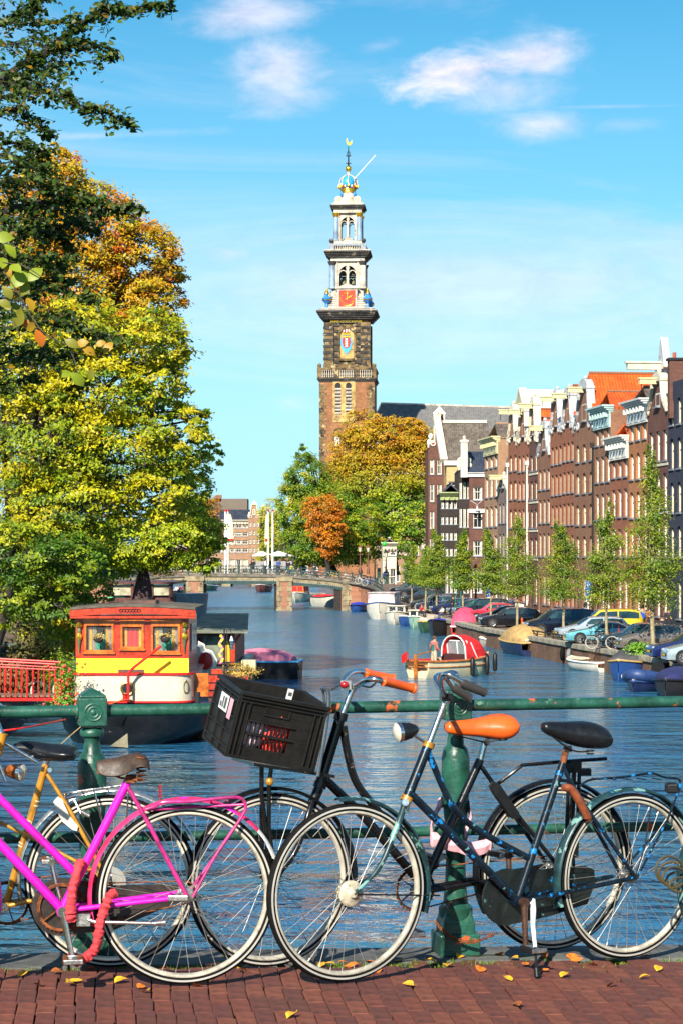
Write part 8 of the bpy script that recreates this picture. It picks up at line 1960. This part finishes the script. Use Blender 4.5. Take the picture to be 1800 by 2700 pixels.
for pts,lab in(([V(-40,1932,60),V(60,1920,60),V(172,1898,63)],'red mooring rope running left from the houseboat'),([V(285,1858,65),V(330,1846,65.5),V(350,1848,66)],'orange rope end on the houseboat deck'),([V(215,1915,62),V(180,1945,62),V(155,1968,62)],'thin pale mooring line left of the railing post')):
 q=MB();q.tube(catmull(pts),.028 if 'thin' not in lab else .012,6);single('mooring_rope',q,REDT if 'red' in lab else ORANGE if 'orange' in lab else ROPE,lab,'rope')
q=MB();q.prism([V(290,1968,65.5),V(336,1934,65.5),V(338,1972,65.5)],(0,.08,0));single('rudder_blade',q,mat('weathered_rudder',(.22,.19,.12),.8,var=.3),'weathered rudder blade at the houseboat stern','rudder')
Y3=84.;s3=F/Y3
def X3(px):return(px-900)/s3
def Z3(py):return EYE+(HOR-py)/s3
h2_=root('houseboat',(X3(575),Y3,0),'brown houseboat with low green grey roof right of the red one','houseboat')
q=MB();q.bx(X3(500),X3(618),Y3,Y3+9,Z3(1752),Z3(1664));obj('cabin_wall',q,mat('brown_wood',(.09,.025,.02),.45,var=.3,scale=3),h2_,world=True)
q=MB();q.loft([[Vector((X3(495),Y3-.8,Z3(1668))),Vector((X3(656),Y3-.8,Z3(1668))),Vector((X3(656),Y3-.8,Z3(1666))),Vector((X3(495),Y3-.8,Z3(1666)))],[Vector((X3(500),Y3+9,Z3(1640))),Vector((X3(630),Y3+9,Z3(1640))),Vector((X3(630),Y3+9,Z3(1634))),Vector((X3(500),Y3+9,Z3(1634)))]]);obj('roof',q,mat('mossy_felt',(.20,.21,.15),.9,var=.25,scale=1.5),h2_,world=True)
q=MB();q.bx(X3(537),X3(588),Y3-.03,Y3-.01,Z3(1742),Z3(1678));obj('window',q,mat('reflecting_glass',(.16,.18,.14),.1,var=.5,scale=1.5),h2_,world=True);q=MB();q.bx(X3(510),X3(530),Y3-.03,Y3-.01,Z3(1715),Z3(1682));obj('window',q,GLASS,h2_,world=True)
q=MB();q.bx(X3(596),X3(606),Y3-.05,Y3-.01,Z3(1745),Z3(1690));obj('yellow_panel',q,YLC,h2_,world=True);q=MB();q.bx(X3(608),X3(620),Y3-.1,Y3+.02,Z3(1752),Z3(1668));[q.bar((X3(619),Y3-.05*k,Z3(1686+k*4)),(X3(636+k),Y3-.05*k,Z3(1668)),.03,.03)for k in range(4)];obj('corner_post',q,WOODR,h2_,world=True)
q=MB();q.bx(X3(500),X3(645),Y3-1.6,Y3+10,-.3,Z3(1756));obj('hull',q,MATS['black_hull'],h2_,world=True,bevel=.1);q=MB();q.tube([(X3(540),Y3-1.4,Z3(1742)),(X3(640),Y3-1.4,Z3(1742))],.03,6);[q.tube([(X3(p),Y3-1.4,Z3(1756)),(X3(p),Y3-1.4,Z3(1742))],.03,6)for p in(540,573,606,640)];obj('deck_rail',q,DARK,h2_,world=True)
rf=root('raft_terrace',(hx(575),HY+1.5,0),'red timber slatted screen and flower box on a low raft','terrace');ys=HY+1.0
q=MB();q.bx(hx(545),hx(655),ys,ys+4,-.2,hz(1845));obj('raft',q,MATS['brown_wood'],rf,world=True)
for i,(a,b,c,d)in enumerate(((546,600,1842,1829),(545,600,1824,1808),(546,602,1804,1786),(553,583,1782,1769),(507,545,1842,1780))):q=MB();q.bx(hx(a),hx(b),ys-.08,ys-.02,hz(c),hz(d));obj('board',q,WOODR if i<4 else WOODO,rf,world=True)
q=MB();q.bx(hx(592),hx(652),ys-.2,ys+.3,hz(1801),hz(1786));obj('flower_box',q,WOODR,rf,world=True);q=MB();[q.bx(hx(p),hx(p+6),ys-.02,ys+.05,hz(1845),hz(1775))for p in(548,572,594)];obj('upright',q,DARK,rf,world=True)
cen,nr_,sz,col=crown([(np.array([hx(634),ys,hz(1776)]),np.array([.62,.35,.26]))],1500,.07,palette([(.45,.28,.04),(.55,.40,.10),(.2,.13,.03)]),30,.25,.8,.2);t=root('dried_flowers',(hx(634),ys,hz(1786)),'clump of golden dried flowers spilling over the red box','plant');leaves_mesh('foliage',cen,nr_,sz,col,t,off=tuple(WL[t]))
q=MB();q.bx(hx(628),hx(668),ys+1,ys+1.6,hz(1778),hz(1750));single('cool_box',q,YC,'cream box behind the dried flowers','box',bevel=.03)
t=root('garden_lantern',(hx(589),ys-.5,hz(1845)),'black pole with hanging lantern and flower garland','lantern');H=hz(1655)-hz(1845);q=MB();q.tube([(0,0,0),(0,0,H)],.025,8);q.tube([(.09,0,0),(.09,0,H-.1)],.015,6);q.tube([(0,0,H-.1),(.2,0,H-.05),(.24,0,H-.25)],.012,6);obj('pole',q,DARK,t)
q=MB();q.lathe([(.06,H-.75),(.1,H-.45),(.03,H-.3)],(.24,0,0),n=6);obj('lantern',q,CHROME,t);q=MB();[q.ball((-.1+.05*math.sin(k),-.04,H-.3-k*.055),.055,6,4,mi=k%3)for k in range(17)];obj('garland',q,[mat('garland_yellow',(.75,.65,.05),.6),mat('garland_pink',(.75,.15,.3),.6),MATS['garland_yellow']],t)
q=MB();c_=V(532,1772,74);q.prism([c_+Vector(v)*.72 for v in((-.35,0,0),(.45,0,0),(.5,0,.4),(.25,0,.85),(-.1,0,.95),(-.15,0,1.2),(-.35,0,1.3))],(0,2.5,0));t=single('white_tender',q,HW,'white upturned boat bow with red inside, right of the red cabin','boat',bevel=.05)
q=MB();q.ball((c_.x+.15,c_.y-.05,c_.z+.4),(.26,.06,.32),12,8);obj('red_inside',q,REDT,t,world=True)
Y4=112.;s4=F/Y4
def X4(px):return(px-900)/s4
def Z4(py):return EYE+(HOR-py)/s4
h3_=root('houseboat',(X4(370),Y4,0),'dark wooden wheelhouse boat behind the red houseboat','houseboat')
q=MB();q.bx(X4(285),X4(456),Y4+.3,Y4+8,-.2,Z4(1574));obj('cabin_wall',q,MATS['brown_wood'],h3_,world=True);q=MB();q.bx(X4(280),X4(462),Y4-.2,Y4+8.5,Z4(1540),Z4(1535));obj('roof',q,MATS['brown_wood'],h3_,world=True)
for a,b in((285,297),(345,352),(398,404),(446,456)):q=MB();q.bx(X4(a),X4(b),Y4,Y4+.3,Z4(1575),Z4(1540));obj('post',q,MATS['brown_wood'],h3_,world=True)
for a,b in((298,345),(404,446)):q=MB();q.bx(X4(a),X4(b),Y4+.1,Y4+.14,Z4(1570),Z4(1543));obj('window',q,mat('pale_window',(.42,.38,.26),.15,var=.3),h3_,world=True)
q=MB();q.loft([[Vector((X4(425)+2.3*math.cos(a)*k,Y4-1.2+1.6*math.sin(a)*k+5,z))for a in[R(20*j)for j in range(18)]]for k,z in((.8,-.2),(1,Z4(1590)),(1.02,Z4(1568)))]);obj('stern',q,paint('grey_blue',(.16,.20,.22)),h3_,world=True,smooth=True,sharp=50)
q=MB();c_=V(380,1598,100);s5=54.;H=120/s5;rg=[]
for u_,r_ in((0,.50),(.05,.50),(.4,.40),(.75,.22),(.93,.07),(1,.05)):rg.append([Vector((c_.x-.1+.12*u_+r_*(1+.10*(k%2))*math.cos(2*PI*k/20),c_.y+r_*(1+.10*(k%2))*math.sin(2*PI*k/20),c_.z+H*u_))for k in range(20)])
q.loft(rg);ps=single('folded_parasol',q,mat('aubergine_canvas',(.055,.028,.030),.85,var=.2,scale=4),'tall folded dark brown parasol behind the red houseboat roof','parasol',origin=(c_.x,c_.y,c_.z));q=MB();q.tube([(0,0,-1),(0,0,H)],.03,8);obj('pole',q,VARN,ps)
q=MB();q.box(V(295,1575,100),(1.2,.5,.05));single('green_awning',q,mat('mint',(.1,.5,.2),.5),'small green strip on the deck behind the roof','strip')
# ---------------------------------------------------------------- cars
TYR=mat('car_tyre',(.015,.015,.015),.8,var=.2);HUB=mat('alloy',(.45,.45,.46),.3,.8,var=.2);CGL=mat('car_glass',(.02,.05,.055),.05,var=.4,scale=1,spec=.9);UND=mat('underbody',(.012,.012,.012),.9,var=0);LAMPW=mat('headlamp',(.55,.57,.58),.1,.4,var=.1)
CAR={}
PROF={'hatch':(4.0,1.7,[(0,.55,.55),(.12,.72,.72),(.9,.92,.92),(1.15,.95,.97),(1.75,.98,1.40),(2.0,.98,1.46),(2.9,1.0,1.47),(3.55,1.02,1.36),(3.88,1.02,1.05),(4.0,.60,.60)],(.75,3.25)),'wagon':(4.5,1.76,[(0,.55,.55),(.12,.70,.70),(1.0,.88,.88),(1.3,.92,.94),(1.95,.95,1.37),(2.2,.95,1.43),(3.5,.97,1.44),(4.1,.98,1.36),(4.42,.98,1.0),(4.5,.60,.60)],(.85,3.45)),'coupe':(4.3,1.74,[(0,.50,.50),(.15,.66,.66),(1.1,.83,.83),(1.45,.88,.90),(2.2,.90,1.27),(2.45,.90,1.32),(3.1,.92,1.30),(3.8,.95,1.0),(4.2,.95,.97),(4.3,.60,.60)],(.85,3.4)),'van':(4.8,1.9,[(0,.60,.60),(.12,.80,.80),(.85,1.02,1.02),(1.05,1.05,1.08),(1.85,1.08,1.66),(2.1,1.08,1.74),(4.1,1.1,1.75),(4.55,1.1,1.62),(4.75,1.1,1.15),(4.8,.65,.65)],(.9,3.75)),'suv':(4.6,1.9,[(0,.65,.65),(.08,.98,.98),(1.05,1.10,1.10),(1.3,1.12,1.14),(1.85,1.14,1.68),(2.05,1.14,1.76),(3.9,1.16,1.76),(4.35,1.16,1.66),(4.52,1.16,1.2),(4.6,.7,.7)],(.9,3.65))}
def car_proto(kind,m,key):
 L,Wd,pr,wx=PROF[kind];w2=Wd/2;r_=.315 if kind not in('suv','van')else .35
 t=root('parked_car',(0,0,0),'','car');rings=[];sec=[]
 for x,hb,hr in pr:
  e=1 if .1<x<L-.15 else .88;ww=w2*e;cab=hr>hb+.06;rr=max(.12,(hr-hb))
  sec.append([Vector((x,-ww*.93,.22)),Vector((x,-ww,.42)),Vector((x,-ww*1.0,hb*.78)),Vector((x,-ww*.95,hb)),Vector((x,-ww*(.77 if cab else .88),hr-.02 if cab else hb+.02)),Vector((x,0,hr+.045)),Vector((x,ww*(.77 if cab else .88),hr-.02 if cab else hb+.02)),Vector((x,ww*.95,hb)),Vector((x,ww,hb*.78)),Vector((x,ww,.42)),Vector((x,ww*.93,.22))])
 q=MB();q.loft(sec);obj('body',q,m,t,smooth=True,sharp=32)
 def lift(p,s_):return p+Vector((0,s_*.006,0))
 ia=3;ib=4
 def quad(name_,a,b,c,d,dx):q=MB();q.add([a,b,c,d],[(0,1,2,3)]);obj(name_,q,CGL,t)
 for(i,j,nm,dn)in((3,4,'windscreen',Vector((-.02,0,.012))),(7,8,'rear_window',Vector((.02,0,.012)))):
  A_,B_=sec[i],sec[j];k=.9
  pa=[A_[4]*k+A_[6]*(1-k),A_[6]*k+A_[4]*(1-k),B_[6]*k+B_[4]*(1-k),B_[4]*k+B_[6]*(1-k)]
  mids=[A_[5],B_[5]];q=MB();q.add([pa[0]+dn,mids[0]+dn,mids[1]+dn,pa[3]+dn,pa[1]+dn,pa[2]+dn],[(0,1,2,3),(1,4,5,2)]);obj(nm,q,CGL,t)
 for sg,lo,hi in((-1,3,4),(1,7,6)):
  for(xa,xb)in((pr[3][0]+.35,(pr[5][0]+pr[6][0])/2-.03),((pr[5][0]+pr[6][0])/2+.05,pr[7][0]-(.05 if kind in('wagon','suv','van')else .2))):
   def at(x,f):
    for a,b in zip(range(len(pr)-1),range(1,len(pr))):
     if pr[a][0]<=x<=pr[b][0]:
      u=(x-pr[a][0])/(pr[b][0]-pr[a][0]);l_=sec[a][lo].lerp(sec[b][lo],u);h_=sec[a][hi].lerp(sec[b][hi],u);return l_.lerp(h_,f)+Vector((0,sg*.012,0))
   xs_=[xa,pr[4][0]+.12,xb]if xa<pr[4][0]+.1<xb else[xa,(xa+xb)/2,xb]
   q=MB();vs=[at(x,.10)for x in xs_]+[at(x,.84 if i or xa>pr[4][0]else .25)for i,x in enumerate(xs_)];q.add(vs,[(0,1,4,3),(1,2,5,4)]if sg<0 else[(1,0,3,4),(2,1,4,5)]);obj('side_window',q,CGL,t)
 for x in wx:
  for sg in(-1,1):
   q=MB();q.lathe([(r_+.055,-.012),(r_+.055,.012)],(x,sg*(w2-.006),r_+.03),'Y',24);obj('wheel_arch',q,UND,t)
   q=MB();q.lathe([(r_*.7,-.1),(r_*.98,-.09),(r_,-.06),(r_,.06),(r_*.98,.09),(r_*.7,.1)],(x,sg*(w2-.06),r_),'Y',24);wh_=obj('wheel',q,TYR,t,smooth=True)
   q=MB();c=Vector((x,sg*(w2+.045),r_));q.torus(c,r_*.62,.022,n=20,m=5)
   for k in range(7):a=2*PI*k/7;q.bar(c,c+Vector((math.cos(a)*r_*.6,0,math.sin(a)*r_*.6)),.03,.075,up=(0,1,0))
   q.lathe([(.05,-.02),(.05,.02)],c,'Y',10);obj('rim',q,HUB,wh_)
 for sg in(-1,1):
  q=MB();hz_=pr[1][1]-.06;q.ball((.13,sg*w2*.68,hz_),(.15,.17,.085),10,6);obj('headlight',q,LAMPW,t,smooth=True)
  q=MB();q.ball((pr[3][0]+.42,sg*(w2+.06),pr[3][1]+.08),(.07,.10,.065),8,6);obj('wing_mirror',q,m,t,smooth=True)
  q=MB();q.bx(L-.10,L+.0,*sorted((sg*w2*.62,sg*w2*.9)),.75,.92);obj('tail_light',q,MATS['red_lens'],t)
  for xd in(2.15,3.0):q=MB();q.bx(xd,xd+.16,*sorted((sg*w2,sg*(w2+.02))),pr[5][1]-.16,pr[5][1]-.13);obj('door_handle',q,m if 'silver' not in key else HUB,t)
 q=MB();q.bx(-.03,.05,-w2*.55,w2*.55,.38,.52);obj('grille',q,UND,t);q=MB();q.bx(-.045,-.032,-.26,.26,.40,.50);obj('number_plate',q,mat('plate_yellow',(.7,.5,.03),.5),t)
 q=MB();q.bx(.2,L-.2,-w2*.9,w2*.9,.14,.24);obj('sill',q,UND,t)
 return t
def cp(n_,c,met=.35):return mat('car_'+n_,c,.25,met,var=.05,coat=.9)
CD=[(1750,1750,'hatch','ice_blue',(.42,.52,.55),'pale silver hatchback cut off by the right edge'),(1710,1740,'wagon','royal_blue',(.015,.025,.12),'royal blue car right of the green bush'),(1628,1717,'hatch','brown_grey',(.17,.14,.115),'brown grey hatchback behind the young tree'),(1580,1710,'wagon','dark_teal',(.01,.04,.065),'dark teal estate car left of the brown hatchback'),(1487,1697,'coupe','light_blue',(.13,.42,.50),'light blue coupe with dents'),(1466,1687,'wagon','silver',(.40,.46,.49),'silver estate car behind the light blue coupe'),(1500,1676,'van','yellow',(.72,.52,.01),'bright yellow van behind the silver estate car'),(1381,1674,'van','midnight',(.008,.012,.03),'dark blue minivan beside the tipped bicycles'),(1263,1654,'wagon','jet',(.008,.009,.014),'black estate car behind the planter'),(1252,1646,'wagon','ink',(.01,.013,.022),'dark car mostly hidden behind the black estate car'),(1228,1638,'hatch','red',(.60,.012,.035),'bright red small hatchback'),(1194,1635,'suv','black',(.010,.010,.012),'black off road car left of the red hatchback'),(1178,1626,'hatch','slate',(.015,.02,.035),'small dark car behind the man in the dark jacket'),(1133,1620,'wagon','navy',(.012,.02,.075),'navy car left of the man in the dark jacket'),(1097,1611,'hatch','steel_blue',(.012,.025,.06),'dark steel blue hatchback by the pale green cruiser'),(1081,1605,'wagon','graphite',(.02,.024,.03),'graphite estate car third from the bridge'),(1058,1592,'wagon','charcoal',(.022,.025,.03),'charcoal car second from the bridge'),(1042,1576,'suv','deep_black',(.008,.01,.014),'black off road car nearest the far bridge'),(1028,1568,'hatch','blue_grey',(.03,.04,.055),'blue grey car behind the one nearest the far bridge'),(1300,1612,'wagon','dim_blue',(.012,.02,.05),'dark car parked along the house fronts behind the red one')]
cang=math.atan2(FN_IN.y,FN_IN.x)
for(px,py,kd,key,c,lab)in CD:
 z=QZ+(.02 if py>1600 else .25 if py>1580 else .7);p=G(px,py,z)
 if py<=1580:p=V(px,py,212 if py>1570 else 217);
 t=car_proto(kd,cp(key,c),key);t.name='parked_'+('van' if kd=='van' else 'car');t['label']=lab;t['group']='cars parked along the right quay';t['category']='van' if kd=='van' else 'car'
 t.location=(p.x,p.y,p.z);WL[t]=Vector(p);t.rotation_euler=(0,0,cang+R(random.uniform(-5,5)-4));t.scale=(.93,)*3
for(x,y,kd,key,c,rz_,lab)in((-14.4,84,'wagon','grey_left',(.06,.065,.07),200,'grey car on the left quay behind the red gangway railing'),(-13.9,76,'hatch','white_left',(.5,.52,.55),190,'pale car at the left edge behind the reeds')):
 t=car_proto(kd,cp(key,c),key);t.location=(x,y,QZ);WL[t]=Vector((x,y,QZ));t.rotation_euler=(0,0,R(rz_+90));t['label']=lab;t['group']='cars on the left quay'
qf=root('quay_fence',(qx(RQ,100),100,QZ),'low black iron guard rail along the quay edge','fence')
q=MB();ys_=[88+3*i for i in range(15)];pts=[Vector((qx(RQ,y)+.3,y,QZ+.34))for y in ys_];q.tube(pts,.045,6);q.tube([p-Vector((0,0,.16))for p in pts],.025,5);obj('rail',q,DARK,qf,world=True);po=None
for y in range(88,131,2):
 if po is None:po=obj('post',MB().bx(-.04,.04,-.04,.04,0,.36),DARK,qf);po.location=Vector((qx(RQ,y)+.3,y,QZ))-WL[qf]
 else:again(po,qf,Vector((qx(RQ,y)+.3,y,QZ))-WL[qf])
PBL=mat('sign_blue',(.01,.09,.48),.4,var=.05)
for(px,py0,py1,lab,tl)in((1291,1622,1543,'leaning blue parking sign beside the red hatchback',-5),(1550,1662,1532,'blue parking sign above the silver estate car',0),(1241,1605,1508,'blue road sign among the young trees',0)):
 p=G(px,py0,QZ);s_=F/p.y;H=(py0-py1)/s_;t=root('parking_sign',p,lab,'sign','blue signs on the quay');t.rotation_euler=(0,R(tl),0);q=MB();q.tube([(0,0,0),(0,0,H)],.05,8);obj('post',q,WHT,t)
 q=MB();q.bx(-.2,.2,-.09,-.05,H-.95,H);pl=obj('sign_plate',q,PBL,t);text_mesh('P',.34,WHT,pl,(0,-.1,H-.3),(R(90),0,0),'letter');q=MB();q.bx(-.12,.12,-.1,-.09,H-.82,H-.62);obj('arrow',q,WHT,pl)
 q=MB();q.bx(-.18,.18,-.08,-.05,H-1.35,H-1.0);obj('sub_plate',q,WHT,t)
p=G(1345,1652,QZ);q=MB();q.bx(p.x-.33,p.x+.33,p.y-.3,p.y+.3,QZ,QZ+1.0);[q.bx(p.x-.35,p.x+.35,p.y-.33,p.y-.301,QZ+.06+k*.2,QZ+.2+k*.2)for k in range(5)];single('slatted_planter',q,mat('planter_wood',(.30,.22,.12),.8,var=.2),'slatted wooden planter box before the black estate car','planter')
p=G(1367,1650,QZ);q=MB();q.prism([(p.x-.35,p.y,QZ+.4),(p.x+.3,p.y,QZ+.3),(p.x+.35,p.y-.1,QZ+1.5),(p.x-.25,p.y-.1,QZ+1.6)],(0,.03,0));single('pasted_board',q,mat('poster_paper',(.55,.52,.46),.7,var=.3,scale=5,chips=[((.12,.1,.1),.56,7)]),'pale torn poster board leaning on a young tree','board')
for px,py,lab in((1476,1712,'black tyre fender hanging on the quay wall, left one'),(1487,1714,'pale tyre fender hanging on the quay wall, right one')):
 y=116.0 if px<1480 else 114.5;x=qx(RQ,y)-.12;q=MB();q.torus((x,y,.55),.28,.12,n=18,m=8,u=Vector((.3,.95,0)),v=Vector((0,0,1)));single('tyre_fender',q,RUB if px<1480 else mat('grey_plastic_wrap',(.2,.21,.22),.4),lab,'tyre','tyre fenders on the quay wall',smooth=True)
p=G(1375,1668,QZ);q=MB();q.lathe([(.06,0),(.06,.8),(.08,.85),(.02,.95)],p,n=10);single('bollard',q,ORANGE,'short orange bollard before the minivan','bollard')
# ---------------------------------------------------------------- people
SKIN=mat('skin',(.50,.27,.18),.6,var=.05);HAIRB=mat('hair_brown',(.10,.045,.02),.8);HAIRD=mat('hair_dark',(.02,.014,.012),.8)
def person(p,rz_,label,shirt,trousers,hair=HAIRD,pose='stand',h=1.75,sleeves=None,group=None,vest=None):
 """one continuous skinned body, coloured by the nearest bone"""
 k=h/1.75;sit=pose in('sit','cycle');hip=.93 if pose=='stand' else(.48 if pose=='sit' else .95)
 J={'pel':(0,0,hip),'wai':(0,-.01,hip+.16),'che':(0,-.02,hip+.38),'nec':(0,-.03,hip+.56),'hea':(0,-.05,hip+.66),'top':(0,-.05,hip+.76)}
 for s_,n_ in((-1,'l'),(1,'r')):
  J['sh'+n_]=(.19*s_,-.01,hip+.48)
  if pose=='stand':J['el'+n_]=(.25*s_,-.04,hip+.22);J['ha'+n_]=(.13*s_,-.24,hip+.16);J['kn'+n_]=(.10*s_,-.02,.48);J['an'+n_]=(.11*s_,0,.07);J['to'+n_]=(.12*s_,-.16,.03)
  elif pose=='steer':J['el'+n_]=(.27*s_,.02,hip+.2);J['ha'+n_]=(.30*s_,-.18,hip+.05);J['kn'+n_]=(.11*s_,0,.48);J['an'+n_]=(.12*s_,0,.07);J['to'+n_]=(.12*s_,-.16,.03)
  else:J['el'+n_]=(.25*s_,-.12,hip+.25);J['ha'+n_]=(.18*s_,-.38,hip+.22);J['kn'+n_]=(.12*s_,-.42,hip+.02);J['an'+n_]=(.12*s_,-.42+(.1 if pose=='cycle' else 0),hip-.40);J['to'+n_]=(.12*s_,-.58,hip-.44)
  J['hp'+n_]=(.09*s_,0,hip-.03)
 if pose=='cycle':J['che']=(0,-.10,hip+.36);J['nec']=(0,-.17,hip+.52);J['hea']=(0,-.20,hip+.62);J['top']=(0,-.22,hip+.72)
 RD_={'pel':.135,'wai':.125,'che':.145,'nec':.055,'hea':.085,'top':.085,'sh':.07,'el':.045,'ha':.036,'hp':.10,'kn':.062,'an':.042,'to':.035}
 E=[('pel','wai'),('wai','che'),('che','nec'),('nec','hea'),('hea','top')]
 for n_ in 'lr':E+=[('che','sh'+n_),('sh'+n_,'el'+n_),('el'+n_,'ha'+n_),('pel','hp'+n_),('hp'+n_,'kn'+n_),('kn'+n_,'an'+n_),('an'+n_,'to'+n_)]
 ks=list(J);me=bpy.data.meshes.new('person');me.from_pydata([tuple(np.array(J[a])*k)for a in ks],[(ks.index(a),ks.index(b))for a,b in E],[]);o=bpy.data.objects.new('person',me);link(o)
 o.modifiers.new('s','SKIN');sk=me.skin_vertices[0].data
 for i,a in enumerate(ks):r_=RD_.get(a,RD_.get(a[:2]))*k*(1 if a in('nec','hea','top')else 1.22);sk[i].radius=(r_,r_*(.72 if a in('pel','wai','che')else 1));sk[i].use_root=a=='pel'
 o.modifiers.new('u','SUBSURF').levels=1
 dg=bpy.context.evaluated_depsgraph_get();me2=bpy.data.meshes.new_from_object(o.evaluated_get(dg));o.modifiers.clear();o.data=me2;me2.name='person'
 ms=[SKIN,shirt,trousers,BLKP,hair,sleeves or shirt];me2.materials.clear();[me2.materials.append(m)for m in ms]
 for f in me2.polygons:
  c=f.center;best=min(E,key=lambda e:(lambda a,b:(c-(a+(b-a)*max(0,min(1,(c-a).dot(b-a)/max(1e-6,(b-a).length_squared))))).length)(Vector(J[e[0]])*k,Vector(J[e[1]])*k))
  b=best[1][:2];f.material_index={'wa':1,'ch':1,'ne':1,'he':0,'to':3 if best[1]!='top' else 0,'sh':5,'el':5,'ha':5,'hp':2,'kn':2,'an':2}.get(b,1)
  if b=='ha' and(c-Vector(J['ha'+best[1][2]])*k).length<.09:f.material_index=0
  if best[1]=='nec' and c.z>(hip+.53)*k:f.material_index=0
  f.use_smooth=True
 o.location=p;o.rotation_euler=(0,0,rz_);WL[o]=Vector(p);tag(o,label,'person',group)
 q=MB();hc=Vector(J['hea'])*k;q.ball(hc+Vector((0,.022,.055))*k,(.098*k,.105*k,.10*k),12,8);obj('hair',q,hair,o,smooth=True)
 q=MB();q.ball(hc+Vector((0,-.1,.02))*k,(.014,.022,.02),6,4);[q.ball(hc+Vector((s_*.093,0,.02))*k,(.012,.02,.03),6,4)for s_ in(-1,1)];obj('face_features',q,SKIN,o,smooth=True)
 return o
def cl(n_,c):return mat('cloth_'+n_,c,.85,var=.15,scale=8)
DK=cl('dark',(.015,.015,.022));JN=cl('jeans',(.03,.06,.15));KH=cl('khaki',(.45,.38,.26))
bw=G(1155,1790,0);person(Vector((b1_.location.x-.95,b1_.location.y-.95,.30)),R(-40+180-10),'man in green vest and striped sleeves standing at the stern of the sloop',cl('green',(.02,.14,.12)),KH,HAIRB,'steer',1.78,cl('striped',(.35,.12,.10)))
g_='people on the quay'
person(G(1192,1630,QZ)+Vector((0,-.6,0)),R(20),'man in black jacket and cap standing between the parked cars',DK,DK,HAIRD,'stand',1.8,group=g_)
person(Vector(G(1166,1632,QZ)),R(-60),'child in red vest sitting at the quay edge',CLR,JN,HAIRD,'sit',1.35,WHT,g_)
person(G(1110,1628,QZ),R(40),'red capped person low behind the pale green cruiser',cl('crimson',(.4,.03,.03)),DK,CLR,'sit',1.4,group=g_)
p=G(1693,1672,QZ);person(p,R(170),'man in bright blue jacket with yellow shoulders seen from behind',cl('bright_blue',(.01,.06,.55)),DK,HAIRD,'stand',1.8,mat('cloth_blue_yellow',(.3,.25,.12),.8),g_)
for i,(px,py,lab,sh,hr_,ps_)in enumerate(((1630,1668,'person with brown hair at the terrace, leftmost',DK,HAIRB,'sit'),(1642,1667,'blonde woman sitting at the terrace',cl('cream',(.5,.42,.3)),mat('hair_blond',(.5,.3,.08),.7),'sit'),(1655,1668,'woman in black at the terrace beside the blonde one',DK,HAIRB,'sit'),(1712,1672,'person in brown coat beside the man in blue',cl('brown',(.28,.12,.04)),HAIRB,'stand'),(1745,1678,'dark dressed person sitting near the right edge',DK,HAIRD,'sit'),(1762,1678,'dark dressed man leaning at the stairs by the right edge',DK,HAIRD,'stand'),(1545,1640,'dark haired passer by behind the minivan',DK,HAIRD,'stand'),(1594,1655,'person in pink top behind the silver estate car',cl('pink',(.5,.1,.25)),HAIRD,'sit'))):
 person(G(px,py,QZ),R(random.uniform(-60,60)),lab,sh,DK,hr_,ps_,1.72,group='people by the terrace')
for(px,lab,sh,ps_,dy)in((760,'dark haired man standing on the far bridge',DK,'stand',2),(735,'person in blue jacket on the far bridge',cl('blue',(.03,.08,.25)),'stand',3),(769,'person in a yellow jacket on the far bridge',cl('yellow',(.7,.6,.02)),'sit',3.5),(700,'person in white on the far bridge',WHT,'stand',4),(949,'person in grey by the left brown lamp',DK,'stand',3),(668,'person in black coat near the flag poles',DK,'stand',3)):
 p=B(px);person(Vector((p.x*(BY+dy)/BY,BY+dy,p.z)),R(random.uniform(0,360)),lab,sh,DK,HAIRD,ps_,1.76,group='people on the far bridge')
p=V(1019,1525,214);person(Vector((p.x,p.y,p.z-.62+.1)),R(-80),'cyclist in dark jacket riding down from the far bridge',DK,JN,HAIRB,'cycle',1.78);pbike(Vector((p.x,p.y,p.z-.6)),R(190),'black','black bicycle ridden by the cyclist at the bridge foot','bicycles on the far bridge')
bb_=G(473,1572,0)
for i in range(3):person(Vector((bb_.x-.3+i*.3,bb_.y+.8*i-1,.35)),R(30*i),('passenger in white on the dark sloop','passenger in black on the dark sloop','passenger in red at the bow of the dark sloop')[i],(WHT,DK,CLR)[i],DK,HAIRB,'sit',1.7,group='passengers of the dark sloop')
for i,(px,w_)in enumerate(((690,2.4),(735,3.4))):c=V(px,1500,241);q=MB();q.bx(-w_/2,w_/2,0,2,0,.9);st=root('market_stall',c,('white market stall beside the flag poles','wider white market stall behind the bicycles')[i],'stall','market stalls');obj('counter',q,cl('grey',(.3,.28,.28)),st);q=MB();q.prism([(-w_/2-.1,-.2,1.5),(w_/2+.1,-.2,1.5),(0,-.2,2.1)],(0,2.4,0));obj('canopy',q,WHT,st);q=MB();[q.tube([(s_*w_/2,0,0),(s_*w_/2,0,1.5)],.04,6)for s_ in(-1,1)];obj('pole',q,ALU,st)
for px,py,Y,c,lab in((1013,1434,230,(.02,.6,.05),'bright green disc sign above the bridge foot'),(1203,1543,160,(.03,.55,.25),'green balloon among the young trees'),(1216,1534,160,(.02,.3,.6),'small blue balloon above the green one')):
 q=MB();q.ball(V(px,py,Y),.33 if Y<200 else .25,14,10);q.tube([V(px,py,Y)-Vector((0,0,.3)),V(px,py,Y)-Vector((.2,0,2.0))],.012,4);single('balloon',q,mat('balloon_'+lab[:9].replace(' ','_'),c,.3),lab,'balloon',smooth=True)
p=V(1257,1340,213);q=MB();q.tube([p+Vector((-.7,0,.8)),p+Vector((0,-.2,.35)),p+Vector((.6,.2,.9))],.03,6);q.lathe([(.08,.3),(.1,0),(.3,-.25),(.12,-.4)],p,n=12);single('hanging_lamp',q,mat('grey_lamp',(.5,.5,.48),.4),'pale bell shaped lamp hanging on wires before the dark house','lamp')
